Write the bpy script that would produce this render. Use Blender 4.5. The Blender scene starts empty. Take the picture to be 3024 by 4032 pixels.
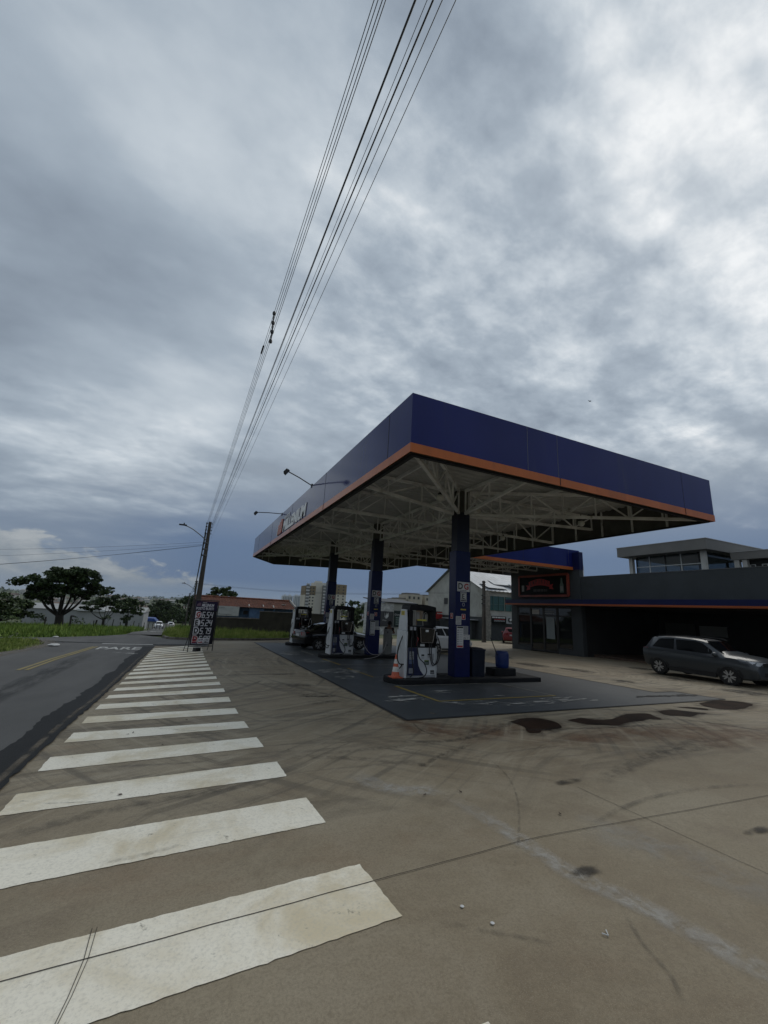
import bpy, math, random
from math import sin, cos, pi, radians, sqrt, atan2, exp
from mathutils import Vector, Matrix, noise as mnoise

scene = bpy.context.scene
COL = scene.collection
RND = random.Random(7)

# ------------------------------------------------------------------ camera
CAM_H = 2.1                      # eye height above the datum (ground level at the first pump island)
F_PX = 1618.4 / 3024.0           # focal length / picture width
PITCH, ROLL, YAW = radians(13.379), radians(3.149), radians(24.129)

def camera_axes():
    cp, sp = cos(PITCH), sin(PITCH)
    fwd, right, up = Vector((0, cp, sp)), Vector((1, 0, 0)), Vector((0, -sp, cp))
    c, s = cos(ROLL), sin(ROLL)
    r2, u2 = c * right + s * up, -s * right + c * up
    er, el = Vector((cos(YAW), sin(YAW), 0)), Vector((-sin(YAW), cos(YAW), 0))
    return [Vector((q.dot(er), q.dot(el), q.z)) for q in (r2, u2, fwd)]

r_, u_, f_ = camera_axes()
cam_data = bpy.data.cameras.new('camera')
cam_data.sensor_fit = 'HORIZONTAL'
cam_data.sensor_width = 36.0
cam_data.lens = 36.0 * F_PX
cam_data.clip_start = 0.05
cam_data.clip_end = 12000
cam = bpy.data.objects.new('camera', cam_data)
COL.objects.link(cam)
cam.matrix_world = Matrix(((r_.x, u_.x, -f_.x, 0), (r_.y, u_.y, -f_.y, 0), (r_.z, u_.z, -f_.z, CAM_H), (0, 0, 0, 1)))
scene.camera = cam

# ------------------------------------------------------------------ exposure
scene.view_settings.view_transform = 'Standard'
scene.view_settings.look = 'None'
scene.view_settings.exposure = 0.16
scene.view_settings.gamma = 1.0
scene.cycles.use_denoising = True
scene.cycles.max_bounces = 6
scene.cycles.diffuse_bounces = 4
scene.cycles.glossy_bounces = 3
scene.cycles.transparent_max_bounces = 12

# ------------------------------------------------------------------ node helper
class NT:
    def __init__(self, tree):
        self.t = tree
        self.t.nodes.clear()
    def n(self, kind, **kw):
        nd = self.t.nodes.new(kind)
        for k, v in kw.items():
            setattr(nd, k, v)
        return nd
    def put(self, sock, v):
        if hasattr(v, 'links') or isinstance(v, bpy.types.NodeSocket):
            self.t.links.new(v, sock)
        else:
            sock.default_value = v
    def math(self, op, a, b=None, c=None, clamp=False):
        nd = self.n('ShaderNodeMath', operation=op, use_clamp=clamp)
        self.put(nd.inputs[0], a)
        if b is not None: self.put(nd.inputs[1], b)
        if c is not None: self.put(nd.inputs[2], c)
        return nd.outputs[0]
    def vmath(self, op, a, b=None):
        nd = self.n('ShaderNodeVectorMath', operation=op)
        self.put(nd.inputs[0], a)
        if b is not None: self.put(nd.inputs[1], b)
        return nd.outputs[1] if op == 'DOT_PRODUCT' else nd.outputs[0]
    def sep(self, v):
        nd = self.n('ShaderNodeSeparateXYZ'); self.put(nd.inputs[0], v); return nd.outputs
    def comb(self, x, y, z=0.0):
        nd = self.n('ShaderNodeCombineXYZ')
        for i, q in enumerate((x, y, z)): self.put(nd.inputs[i], q)
        return nd.outputs[0]
    def mapping(self, v, rot=(0, 0, 0), scale=(1, 1, 1), loc=(0, 0, 0)):
        nd = self.n('ShaderNodeMapping'); self.put(nd.inputs[0], v)
        nd.inputs['Location'].default_value = loc; nd.inputs['Rotation'].default_value = rot
        nd.inputs['Scale'].default_value = scale
        return nd.outputs[0]
    def noise(self, v, scale, detail=4.0, rough=0.5, dist=0.0):
        nd = self.n('ShaderNodeTexNoise')
        if v is not None: self.put(nd.inputs['Vector'], v)
        self.put(nd.inputs['Scale'], scale); self.put(nd.inputs['Detail'], detail)
        self.put(nd.inputs['Roughness'], rough); self.put(nd.inputs['Distortion'], dist)
        return nd.outputs[0]
    def smooth(self, v, a, b, lo=0.0, hi=1.0):
        nd = self.n('ShaderNodeMapRange', interpolation_type='SMOOTHSTEP')
        self.put(nd.inputs[0], v)
        for i, q in enumerate((a, b, lo, hi)): self.put(nd.inputs[i + 1], q)
        return nd.outputs[0]
    def mix(self, fac, a, b):
        nd = self.n('ShaderNodeMix', data_type='RGBA')
        self.put(nd.inputs[0], fac)
        for i, q in ((6, a), (7, b)):
            self.put(nd.inputs[i], q if not isinstance(q, tuple) else (q[0], q[1], q[2], 1.0))
        return nd.outputs[2]
    def ramp(self, v, stops):
        nd = self.n('ShaderNodeValToRGB'); self.put(nd.inputs[0], v)
        el = nd.color_ramp.elements
        while len(el) < len(stops): el.new(0.5)
        for e, (p, c) in zip(el, stops):
            e.position = p; e.color = (c[0], c[1], c[2], 1) if not isinstance(c, (int, float)) else (c, c, c, 1)
        return nd.outputs[0]

# ------------------------------------------------------------------ sky
SUN_DIR = Vector((0.6088, 0.2487, 0.7533)).normalized()
world = bpy.data.worlds.new('World')
scene.world = world
world.use_nodes = True
w = NT(world.node_tree)
tc = w.n('ShaderNodeTexCoord')
d = tc.outputs['Generated']
dx, dy, dz = w.sep(d)
dzp = w.math('MAXIMUM', dz, 0.0)
inv = w.math('DIVIDE', 1.0, w.math('ADD', dzp, 0.19))
plane = w.comb(w.math('MULTIPLY', dx, inv), w.math('MULTIPLY', dy, inv), 0.0)
# cloud deck: broad lumps, streaks and small ragged detail
p_rot = w.mapping(plane, rot=(0, 0, radians(28)), scale=(0.70, 1.20, 1), loc=(3.1, 1.7, 0))
p_rot2 = w.mapping(plane, rot=(0, 0, radians(20)), scale=(0.9, 1.35, 1), loc=(7.3, 2.2, 0.4))
broad = w.noise(p_rot, 1.35, 4.0, 0.5, 0.15)
mid = w.noise(p_rot2, 2.5, 7.0, 0.54, 0.12)
fine = w.noise(w.mapping(plane, rot=(0, 0, radians(-15)), scale=(1, 1.25, 1)), 8.5, 8.0, 0.58, 0.15)
def lobe(v, lo, hi):
    return w.smooth(w.vmath('DOT_PRODUCT', d, v), lo, hi)
glow = lobe((0.735, 0.405, 0.545), 0.80, 0.995)
ragged = w.math('ADD', 0.30, w.math('MULTIPLY', lobe((0.70, 0.45, 0.56), 0.66, 0.93), 0.85))
ragged = w.math('MAXIMUM', ragged, w.math('MULTIPLY', w.smooth(dz, 0.50, 0.30), 0.55))
val = w.math('MULTIPLY', w.math('SUBTRACT', broad, 0.5), 0.85)
val = w.math('ADD', val, w.math('MULTIPLY', w.math('SUBTRACT', mid, 0.5), w.math('MULTIPLY', ragged, 0.80)))
val = w.math('ADD', val, w.math('MULTIPLY', w.math('SUBTRACT', fine, 0.5), w.math('MULTIPLY', ragged, 0.50)))
val = w.math('ADD', val, w.math('MULTIPLY', glow, 0.17))
val = w.math('ADD', val, w.math('MULTIPLY', lobe((-0.155, 0.918, 0.365), 0.968, 0.999), 0.15))
val = w.math('SUBTRACT', val, w.math('MULTIPLY', lobe((-0.33, 0.80, 0.50), 0.93, 0.995), 0.10))
val = w.math('SUBTRACT', val, w.math('MULTIPLY', lobe((0.12, 0.93, 0.33), 0.95, 0.998), 0.06))
val = w.math('ADD', val, w.math('MULTIPLY', w.smooth(dz, 0.45, 0.90), 0.06))
val = w.math('SUBTRACT', val, w.math('MULTIPLY', lobe((0.70, 0.62, 0.34), 0.90, 0.995), 0.12))
val = w.math('ADD', val, 0.475)
deck = w.ramp(val, [(0.18, (0.180, 0.216, 0.266)), (0.36, (0.262, 0.312, 0.372)), (0.52, (0.350, 0.408, 0.470)),
                    (0.67, (0.510, 0.565, 0.615)), (0.86, (0.800, 0.825, 0.840))])
# blue-grey rain band low over the horizon
low_blue = w.ramp(dz, [(0.0, (0.152, 0.212, 0.295)), (0.05, (0.090, 0.142, 0.245)), (0.13, (0.104, 0.156, 0.256)), (0.30, (0.26, 0.305, 0.36))])
low_blue = w.mix(w.smooth(dx, 0.05, -0.30, 0.0, 0.55), low_blue, (0.225, 0.268, 0.318))
band_edge = w.math('ADD', w.math('MULTIPLY', w.math('SUBTRACT', mid, 0.5), 0.30), dz)
right_side = w.smooth(dx, -0.25, 0.25)
band_top = w.math('ADD', 0.20, w.math('MULTIPLY', right_side, 0.13))
deck = w.mix(w.smooth(w.math('SUBTRACT', band_edge, band_top), -0.13, 0.10), low_blue, deck)
# heaped clouds low on the left
az = w.math('ARCTAN2', dx, dy)
cu_co = w.comb(w.math('MULTIPLY', az, 15.0), w.math('MULTIPLY', dz, 34.0), 0.0)
cu = w.noise(cu_co, 1.0, 9.0, 0.58, 0.25)
cu_big = w.noise(w.comb(w.math('MULTIPLY', az, 5.0), 3.3, 0.0), 1.0, 2.0, 0.5)
top = w.math('SUBTRACT', 0.072, w.math('MULTIPLY', w.math('ADD', az, 0.12), 0.17))
top = w.math('ADD', top, w.math('MULTIPLY', w.math('SUBTRACT', cu_big, 0.5), 0.05))
cu_h = w.math('ADD', w.math('MULTIPLY', w.math('SUBTRACT', top, dz), 26.0), w.math('MULTIPLY', w.math('SUBTRACT', cu, 0.5), 4.6))
cu_m = w.math('MULTIPLY', w.smooth(cu_h, -0.05, 0.55), w.smooth(az, 0.16, -0.02))
cu_m = w.math('MULTIPLY', cu_m, w.smooth(dz, 0.012, 0.042))
cu_shade = w.math('ADD', w.math('MULTIPLY', cu, 0.9), w.math('MULTIPLY', dz, 2.2))
cu_col = w.ramp(cu_shade, [(0.38, (0.165, 0.205, 0.255)), (0.56, (0.25, 0.278, 0.300)), (0.80, (0.40, 0.418, 0.422))])
deck = w.mix(w.math('MULTIPLY', cu_m, 0.72), deck, cu_col)
# a thin veil of the clear sky behind
sky = w.n('ShaderNodeTexSky', sky_type='NISHITA', sun_disc=False)
sky.sun_elevation = math.asin(SUN_DIR.z)
sky.sun_rotation = atan2(SUN_DIR.x, SUN_DIR.y)
sky_s = w.n('ShaderNodeVectorMath', operation='SCALE'); w.put(sky_s.inputs[0], sky.outputs[0]); sky_s.inputs['Scale'].default_value = 0.06
col = w.mix(0.06, deck, sky_s.outputs[0])
bg = w.n('ShaderNodeBackground'); w.put(bg.inputs[0], col); bg.inputs[1].default_value = 1.0
out = w.n('ShaderNodeOutputWorld'); w.t.links.new(bg.outputs[0], out.inputs[0])

sun_data = bpy.data.lights.new('sun', 'SUN')
sun_data.energy = 0.85
sun_data.angle = radians(35)
sun_data.color = (1.0, 0.95, 0.86)
sun = bpy.data.objects.new('sun', sun_data)
sun.rotation_euler = SUN_DIR.to_track_quat('Z', 'Y').to_euler()
COL.objects.link(sun)

# ------------------------------------------------------------------ materials
MATS = {}
def mat(name, color, rough=0.7, metal=0.0, var=0.0, vscale=3.0, spec=0.5, coat=0.0, bump=0.0, bscale=30.0, stretch=(1, 1, 1), dirt=None, dscale=1.2, dthr=(0.55, 0.75)):
    """Principled surface with procedural tone variation, optional stains and bump."""
    if name in MATS: return MATS[name]
    m = bpy.data.materials.new(name); m.use_nodes = True
    t = NT(m.node_tree)
    b = t.n('ShaderNodeBsdfPrincipled'); o = t.n('ShaderNodeOutputMaterial')
    t.t.links.new(b.outputs[0], o.inputs[0])
    c = (color[0], color[1], color[2], 1.0)
    obj_co = t.n('ShaderNodeTexCoord').outputs['Object']
    co = t.mapping(obj_co, scale=stretch)
    if var > 0 or dirt:
        nz = t.noise(co, vscale, 6.0, 0.6)
        a = tuple(max(0, q * (1 - var)) for q in color); e = tuple(q * (1 + var) for q in color)
        csock = t.mix(t.smooth(nz, 0.3, 0.7), a, e)
        if dirt:
            dn = t.noise(co, dscale, 7.0, 0.65, 0.4)
            csock = t.mix(t.smooth(dn, dthr[0], dthr[1], 0.0, 0.85), csock, dirt)
        t.put(b.inputs['Base Color'], csock)
    else:
        b.inputs['Base Color'].default_value = c
    b.inputs['Roughness'].default_value = rough
    b.inputs['Metallic'].default_value = metal
    b.inputs['Specular IOR Level'].default_value = spec
    if coat: b.inputs['Coat Weight'].default_value = coat; b.inputs['Coat Roughness'].default_value = 0.04
    if bump:
        bn = t.n('ShaderNodeBump'); bn.inputs['Strength'].default_value = bump; bn.inputs['Distance'].default_value = 0.02
        t.put(bn.inputs['Height'], t.noise(co, bscale, 5.0, 0.6)); t.t.links.new(bn.outputs[0], b.inputs['Normal'])
    MATS[name] = m
    return m

# ------------------------------------------------------------------ mesh builder
class MB:
    def __init__(self): self.v, self.f, self.mi, self.mats, self.fade = [], [], [], [], {}
    def slot(self, m):
        if m not in self.mats: self.mats.append(m)
        return self.mats.index(m)
    def add(self, verts, faces, m, M=None):
        o = len(self.v); k = self.slot(m)
        if M is not None: verts = [M @ Vector(q) for q in verts]
        self.v += [tuple(q) for q in verts]
        for fc in faces: self.f.append([o + i for i in fc]); self.mi.append(k)
        return self
    def box(self, x0, x1, y0, y1, z0, z1, m, M=None):
        vs = [(x, y, z) for z in (z0, z1) for y in (y0, y1) for x in (x0, x1)]
        return self.add(vs, [(0, 2, 3, 1), (4, 5, 7, 6), (0, 1, 5, 4), (2, 6, 7, 3), (0, 4, 6, 2), (1, 3, 7, 5)], m, M)
    def prism(self, pts, z0, z1, m, M=None):
        """polygon in x,y (counter-clockwise) extruded along z"""
        n = len(pts)
        vs = [(p[0], p[1], z0) for p in pts] + [(p[0], p[1], z1) for p in pts]
        fs = [tuple(range(n))[::-1], tuple(range(n, 2 * n))] + [(i, (i + 1) % n, n + (i + 1) % n, n + i) for i in range(n)]
        return self.add(vs, fs, m, M)
    def poly(self, pts, m, M=None):
        return self.add(pts, [tuple(range(len(pts)))], m, M)
    def tube(self, pts, r, m, n=8, M=None, cap=True):
        pts = [Vector(p) for p in pts]
        rs = r if isinstance(r, (list, tuple)) else [r] * len(pts)
        vs, fs = [], []
        up = None
        for i, p in enumerate(pts):
            a = pts[max(i - 1, 0)]; b = pts[min(i + 1, len(pts) - 1)]
            t = (b - a).normalized()
            if up is None:
                up = Vector((0, 0, 1)) if abs(t.z) < 0.9 else Vector((1, 0, 0))
            x = t.cross(up).normalized(); y = x.cross(t).normalized(); up = y
            for k in range(n):
                an = 2 * pi * k / n
                vs.append(p + (x * cos(an) + y * sin(an)) * rs[i])
        for i in range(len(pts) - 1):
            for k in range(n):
                fs.append((i * n + k, i * n + (k + 1) % n, (i + 1) * n + (k + 1) % n, (i + 1) * n + k))
        if cap:
            fs.append(tuple(range(n))[::-1]); fs.append(tuple((len(pts) - 1) * n + k for k in range(n)))
        return self.add(vs, fs, m, M)
    def bar(self, p, q, wdt, hgt, m, M=None):
        """rectangular bar from p to q"""
        p, q = Vector(p), Vector(q); t = (q - p).normalized()
        up = Vector((0, 0, 1)) if abs(t.z) < 0.95 else Vector((0, 1, 0))
        x = t.cross(up).normalized() * wdt / 2; y = x.cross(t).normalized() * hgt / 2
        vs = [p - x - y, p + x - y, p + x + y, p - x + y, q - x - y, q + x - y, q + x + y, q - x + y]
        return self.add(vs, [(0, 1, 2, 3), (7, 6, 5, 4), (0, 4, 5, 1), (1, 5, 6, 2), (2, 6, 7, 3), (3, 7, 4, 0)], m, M)
    def lathe(self, prof, m, n=24, M=None, cap=True):
        vs, fs = [], []
        for r, z in prof:
            for k in range(n): vs.append((r * cos(2 * pi * k / n), r * sin(2 * pi * k / n), z))
        for i in range(len(prof) - 1):
            for k in range(n): fs.append((i * n + k, i * n + (k + 1) % n, (i + 1) * n + (k + 1) % n, (i + 1) * n + k))
        if cap: fs.append(tuple(range(n))[::-1]); fs.append(tuple((len(prof) - 1) * n + k for k in range(n)))
        return self.add(vs, fs, m, M)
    def text(self, s, size, m, M, bold=0.0, shear=0.0, width=None, ext=0.0, align='LEFT', condense=1.0):
        vs, fs = text_geo(s, bold, ext)
        if not vs: return self
        x0 = min(q[0] for q in vs); x1 = max(q[0] for q in vs); k = size / 0.72
        kx = k * condense
        if width: kx = width / max(1e-6, x1 - x0)
        off = {'LEFT': -x0, 'CENTER': -(x0 + x1) / 2, 'RIGHT': -x1}[align]
        vs = [((q[0] + off) * kx + q[1] * k * shear, q[1] * k, q[2] * k) for q in vs]
        return self.add(vs, fs, m, M)
    def build(self, name, parent=None, smooth=None, loc=None, bevel=0.0):
        me = bpy.data.meshes.new(name)
        me.from_pydata([tuple(q) for q in self.v], [], self.f)
        for m in self.mats: me.materials.append(m)
        for p, k in zip(me.polygons, self.mi): p.material_index = k
        if smooth is not None:
            for p in me.polygons: p.use_smooth = True
            me.set_sharp_from_angle(angle=radians(smooth))
        me.update()
        if self.fade:
            at = me.attributes.new('fade', 'FLOAT', 'POINT')
            for i, d_ in enumerate(at.data): d_.value = self.fade.get(i, 1.0)
        o = bpy.data.objects.new(name, me); COL.objects.link(o)
        if parent is not None: o.parent = parent
        if loc is not None: o.location = loc
        if bevel:
            md = o.modifiers.new('bevel', 'BEVEL'); md.width = bevel; md.segments = 2; md.limit_method = 'ANGLE'; md.angle_limit = radians(50)
        return o

_TXT = {}
def text_geo(s, bold, ext):
    key = (s, round(bold, 3), round(ext, 4))
    if key in _TXT: return _TXT[key]
    cu = bpy.data.curves.new('lettering', 'FONT'); cu.body = s; cu.size = 1.0; cu.offset = bold; cu.extrude = ext; cu.resolution_u = 3
    ob = bpy.data.objects.new('lettering', cu); COL.objects.link(ob)
    dg = bpy.context.evaluated_depsgraph_get(); dg.update()
    me = bpy.data.meshes.new_from_object(ob.evaluated_get(dg))
    res = ([tuple(v.co) for v in me.vertices], [tuple(p.vertices) for p in me.polygons])
    bpy.data.meshes.remove(me); bpy.data.objects.remove(ob); bpy.data.curves.remove(cu)
    _TXT[key] = res
    return res

def face_M(origin, xdir, zdir=(0, 0, 1)):
    """plane frame: local x along xdir, local y along zdir, local z = outward normal"""
    x = Vector(xdir).normalized(); y = Vector(zdir).normalized(); z = x.cross(y).normalized(); o = Vector(origin)
    return Matrix(((x.x, y.x, z.x, o.x), (x.y, y.y, z.y, o.y), (x.z, y.z, z.z, o.z), (0, 0, 0, 1)))

def T(x=0, y=0, z=0, rz=0, s=1): return Matrix.Translation((x, y, z)) @ Matrix.Rotation(rz, 4, 'Z') @ Matrix.Scale(s, 4)

def empty(name, loc=(0, 0, 0), rz=0.0):
    o = bpy.data.objects.new(name, None); o.empty_display_size = 0.3
    o.location = loc; o.rotation_euler = (0, 0, rz); COL.objects.link(o); return o

def tag(o, label=None, cat=None, group=None, kind=None):
    for k, v in (('label', label), ('category', cat), ('group', group), ('kind', kind)):
        if v: o[k] = v
    return o

def thing(name, label, cat, loc=(0, 0, 0), rz=0.0, group=None): return tag(empty(name, loc, rz), label, cat, group)

def kids(o): return [c for c in COL.objects if c.parent == o]

def copy_tree(o, parent=None):
    c = o.copy(); COL.objects.link(c)
    if parent is not None: c.parent = parent
    for ch in kids(o): copy_tree(ch, c)
    return c

def struct(o): o['kind'] = 'structure'; return o

# ------------------------------------------------------------------ ground height
def sstep(a, b, x):
    t = min(1, max(0, (x - a) / (b - a))); return t * t * (3 - 2 * t)
def gz(y): return -0.02 * (y - 12.4)
def ground(x, y):
    if y <= 31: base = gz(max(y, -40))
    else:
        s = 0.058 + (0.028 - 0.058) * sstep(3, 22, x)
        base = gz(31) - 0.02 * (min(y, 36) - 31) - s * (max(y, 36) - 36)
    r = sqrt(x * x + y * y)
    if y > 31 and r > 60:
        far = -4.0 - 22.0 * sstep(110, 420, r) + 22.0 * sstep(650, 2300, r) + 2.5 * mnoise.noise(Vector((x / 260.0, y / 260.0, 0.3))) * sstep(300, 900, r)
        base = base + (far - base) * sstep(100, 200, r)
    elif r > 150:
        base = base + (-1.5 - base) * sstep(150, 400, r)
    return base
# ================================================================== GROUND
def ground_material():
    m = bpy.data.materials.new('field_soil'); m.use_nodes = True
    t = NT(m.node_tree); b = t.n('ShaderNodeBsdfPrincipled'); o = t.n('ShaderNodeOutputMaterial'); t.t.links.new(b.outputs[0], o.inputs[0])
    co = t.n('ShaderNodeTexCoord').outputs['Object']
    a = t.noise(co, 0.06, 8.0, 0.65); e = t.noise(co, 0.9, 6.0, 0.6)
    c = t.ramp(t.math('ADD', t.math('MULTIPLY', a, 0.65), t.math('MULTIPLY', e, 0.35)),
               [(0.36, (0.030, 0.042, 0.016)), (0.50, (0.062, 0.078, 0.026)), (0.60, (0.10, 0.095, 0.045)), (0.70, (0.05, 0.065, 0.022))])
    t.put(b.inputs['Base Color'], c); b.inputs['Roughness'].default_value = 0.95
    return m

def concrete_material():
    m = bpy.data.materials.new('worn_concrete'); m.use_nodes = True
    t = NT(m.node_tree); b = t.n('ShaderNodeBsdfPrincipled'); o = t.n('ShaderNodeOutputMaterial'); t.t.links.new(b.outputs[0], o.inputs[0])
    co = t.n('ShaderNodeTexCoord').outputs['Object']
    slow = t.noise(co, 0.22, 6.0, 0.6, 0.6)
    cloud = t.noise(co, 1.3, 8.0, 0.65, 0.5)
    grain = t.noise(co, 55.0, 4.0, 0.7)
    speck = t.noise(co, 210.0, 2.0, 0.6)
    sweep = t.noise(t.mapping(co, rot=(0, 0, radians(-7)), scale=(0.45, 3.4, 1)), 1.0, 8.0, 0.62, 0.7)
    sweep2 = t.noise(t.mapping(co, rot=(0, 0, radians(24)), scale=(0.30, 4.2, 1), loc=(4, 2, 0)), 1.3, 7.0, 0.6, 0.5)
    base = t.ramp(slow, [(0.30, (0.182, 0.148, 0.104)), (0.46, (0.228, 0.194, 0.144)), (0.58, (0.286, 0.256, 0.202)), (0.72, (0.335, 0.310, 0.256))])
    base = t.mix(t.smooth(cloud, 0.42, 0.68, 0.0, 0.55), base, (0.30, 0.27, 0.225))
    base = t.mix(t.smooth(cloud, 0.50, 0.30, 0.0, 0.55), base, (0.155, 0.122, 0.088))
    x, y, z = t.sep(co)
    traffic = t.smooth(y, 3.2, 5.8)                     # the driven lane is streaked, the near slab is not
    base = t.mix(t.math('MULTIPLY', t.smooth(sweep, 0.50, 0.68), t.math('MULTIPLY', traffic, 0.85)), base, (0.100, 0.088, 0.074))
    base = t.mix(t.math('MULTIPLY', t.smooth(sweep2, 0.54, 0.78), t.math('MULTIPLY', traffic, 0.65)), base, (0.38, 0.345, 0.285))
    rust = t.noise(t.mapping(co, scale=(0.7, 1.4, 1), loc=(2.2, 0.4, 0)), 0.55, 7.0, 0.62, 0.5)
    base = t.mix(t.smooth(rust, 0.56, 0.78, 0.0, 0.42), base, (0.215, 0.130, 0.078))
    base = t.mix(t.smooth(t.noise(t.mapping(co, loc=(9, 3, 0)), 2.6, 8.0, 0.7, 0.8), 0.66, 0.80, 0.0, 0.6), base, (0.105, 0.090, 0.075))
    def arcs(cx, cy, kr, ka, seed):
        ddx, ddy = t.math('SUBTRACT', x, cx), t.math('SUBTRACT', y, cy)
        rad = t.math('SQRT', t.math('ADD', t.math('MULTIPLY', ddx, ddx), t.math('MULTIPLY', ddy, ddy)))
        return t.noise(t.comb(t.math('MULTIPLY', rad, kr), t.math('MULTIPLY', t.math('ARCTAN2', ddy, ddx), ka), seed), 1.0, 5.0, 0.62)
    patch = t.noise(t.mapping(co, loc=(1, 6, 0)), 0.5, 3.0, 0.5)
    for cx, cy, kr, ka, seed, lo_, hi_, mk in ((-5.0, 16.0, 5.5, 2.2, 0.0, 0.40, 0.58, 0.92), (9.0, -3.0, 6.5, 2.6, 4.0, 0.58, 0.42, 0.78), (14.0, 16.0, 5.0, 2.4, 8.0, 0.36, 0.52, 0.72)):
        a_ = arcs(cx, cy, kr, ka, seed); mask_ = t.math('MULTIPLY', t.smooth(patch, lo_, hi_), traffic)
        base = t.mix(t.math('MULTIPLY', t.smooth(a_, 0.52, 0.66), t.math('MULTIPLY', mask_, mk)), base, (0.098, 0.088, 0.074))
        base = t.mix(t.math('MULTIPLY', t.smooth(a_, 0.46, 0.32), t.math('MULTIPLY', mask_, mk * .7)), base, (0.37, 0.345, 0.29))
    base = t.mix(t.smooth(grain, 0.38, 0.66, 0.0, 0.36), base, (0.115, 0.095, 0.07))
    base = t.mix(t.smooth(speck, 0.52, 0.75, 0.0, 0.50), base, (0.40, 0.37, 0.31))
    midg = t.noise(t.mapping(co, loc=(5, 8, 0)), 16.0, 6.0, 0.75)
    base = t.mix(t.smooth(midg, 0.50, 0.72, 0.0, 0.24), base, (0.125, 0.102, 0.075))
    base = t.mix(t.smooth(midg, 0.48, 0.28, 0.0, 0.18), base, (0.36, 0.325, 0.265))
    warm = t.n('ShaderNodeMix', data_type='RGBA', blend_type='MULTIPLY'); warm.inputs[0].default_value = 1.0; t.put(warm.inputs[6], base); warm.inputs[7].default_value = (1.055, 0.995, 0.875, 1)
    base = warm.outputs[2]
    t.put(b.inputs['Base Color'], base)
    t.put(b.inputs['Roughness'], t.smooth(cloud, 0.3, 0.7, 0.62, 0.86))
    b.inputs['Specular IOR Level'].default_value = 0.35
    bn = t.n('ShaderNodeBump'); bn.inputs['Strength'].default_value = 0.45; bn.inputs['Distance'].default_value = 0.012
    t.put(bn.inputs['Height'], t.math('ADD', grain, t.math('MULTIPLY', speck, 0.6))); t.t.links.new(bn.outputs[0], b.inputs['Normal'])
    return m

def asphalt_material(name, dark, light, worn):
    m = bpy.data.materials.new(name); m.use_nodes = True
    t = NT(m.node_tree); b = t.n('ShaderNodeBsdfPrincipled'); o = t.n('ShaderNodeOutputMaterial'); t.t.links.new(b.outputs[0], o.inputs[0])
    co = t.n('ShaderNodeTexCoord').outputs['Object']
    slow = t.noise(t.mapping(co, scale=(1.6, 0.5, 1)), 0.5, 7.0, 0.62, 0.4)
    grain = t.noise(co, 60.0, 5.0, 0.75); chip = t.noise(co, 130.0, 2.0, 0.6)
    c = t.mix(t.smooth(slow, 0.3, 0.7), dark, light)
    c = t.mix(t.smooth(grain, 0.45, 0.75, 0.0, 0.5), c, worn)
    c = t.mix(t.smooth(chip, 0.62, 0.8, 0.0, 0.4), c, tuple(q * 1.5 for q in worn))
    t.put(b.inputs['Base Color'], c); b.inputs['Roughness'].default_value = 0.85; b.inputs['Specular IOR Level'].default_value = 0.3
    bn = t.n('ShaderNodeBump'); bn.inputs['Strength'].default_value = 0.6; bn.inputs['Distance'].default_value = 0.012
    t.put(bn.inputs['Height'], grain); t.t.links.new(bn.outputs[0], b.inputs['Normal'])
    return m

def worn_paint(name, color, under, wear=0.55, scale=2.0, dirt=(0.33, 0.28, 0.2), alpha=True, rough=0.7, wear_soft=0.1):
    """paint with procedural worn-through patches (transparent where worn)"""
    m = bpy.data.materials.new(name); m.use_nodes = True
    t = NT(m.node_tree); b = t.n('ShaderNodeBsdfPrincipled'); o = t.n('ShaderNodeOutputMaterial')
    co = t.n('ShaderNodeTexCoord').outputs['Object']
    n1 = t.noise(co, scale, 9.0, 0.7, 0.3); n2 = t.noise(co, 1.1, 7.0, 0.65, 0.5); n3 = t.noise(co, 45.0, 4.0, 0.7)
    streak = t.noise(t.mapping(co, rot=(0, 0, radians(12)), scale=(0.8, 7.0, 1)), 1.4, 7.0, 0.6, 0.3)
    c = t.mix(t.smooth(n2, 0.42, 0.68, 0.0, 0.70), color, dirt)
    c = t.mix(t.smooth(streak, 0.56, 0.75, 0.0, 0.35), c, tuple(q * 0.62 for q in color))
    c = t.mix(t.smooth(n3, 0.42, 0.72, 0.0, 0.42), c, tuple(q * 0.55 for q in color))
    t.put(b.inputs['Base Color'], c); b.inputs['Roughness'].default_value = rough; b.inputs['Specular IOR Level'].default_value = 0.3
    bn = t.n('ShaderNodeBump'); bn.inputs['Strength'].default_value = 0.4; bn.inputs['Distance'].default_value = 0.006
    t.put(bn.inputs['Height'], n3); t.t.links.new(bn.outputs[0], b.inputs['Normal'])
    tr = t.n('ShaderNodeBsdfTransparent'); mx = t.n('ShaderNodeMixShader')
    hole = t.smooth(t.math('ADD', t.math('MULTIPLY', n1, 0.75), t.math('MULTIPLY', n3, 0.25)), wear, wear + wear_soft)
    t.put(mx.inputs[0], hole); t.t.links.new(b.outputs[0], mx.inputs[1]); t.t.links.new(tr.outputs[0], mx.inputs[2]); t.t.links.new(mx.outputs[0], o.inputs[0])
    return m

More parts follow.
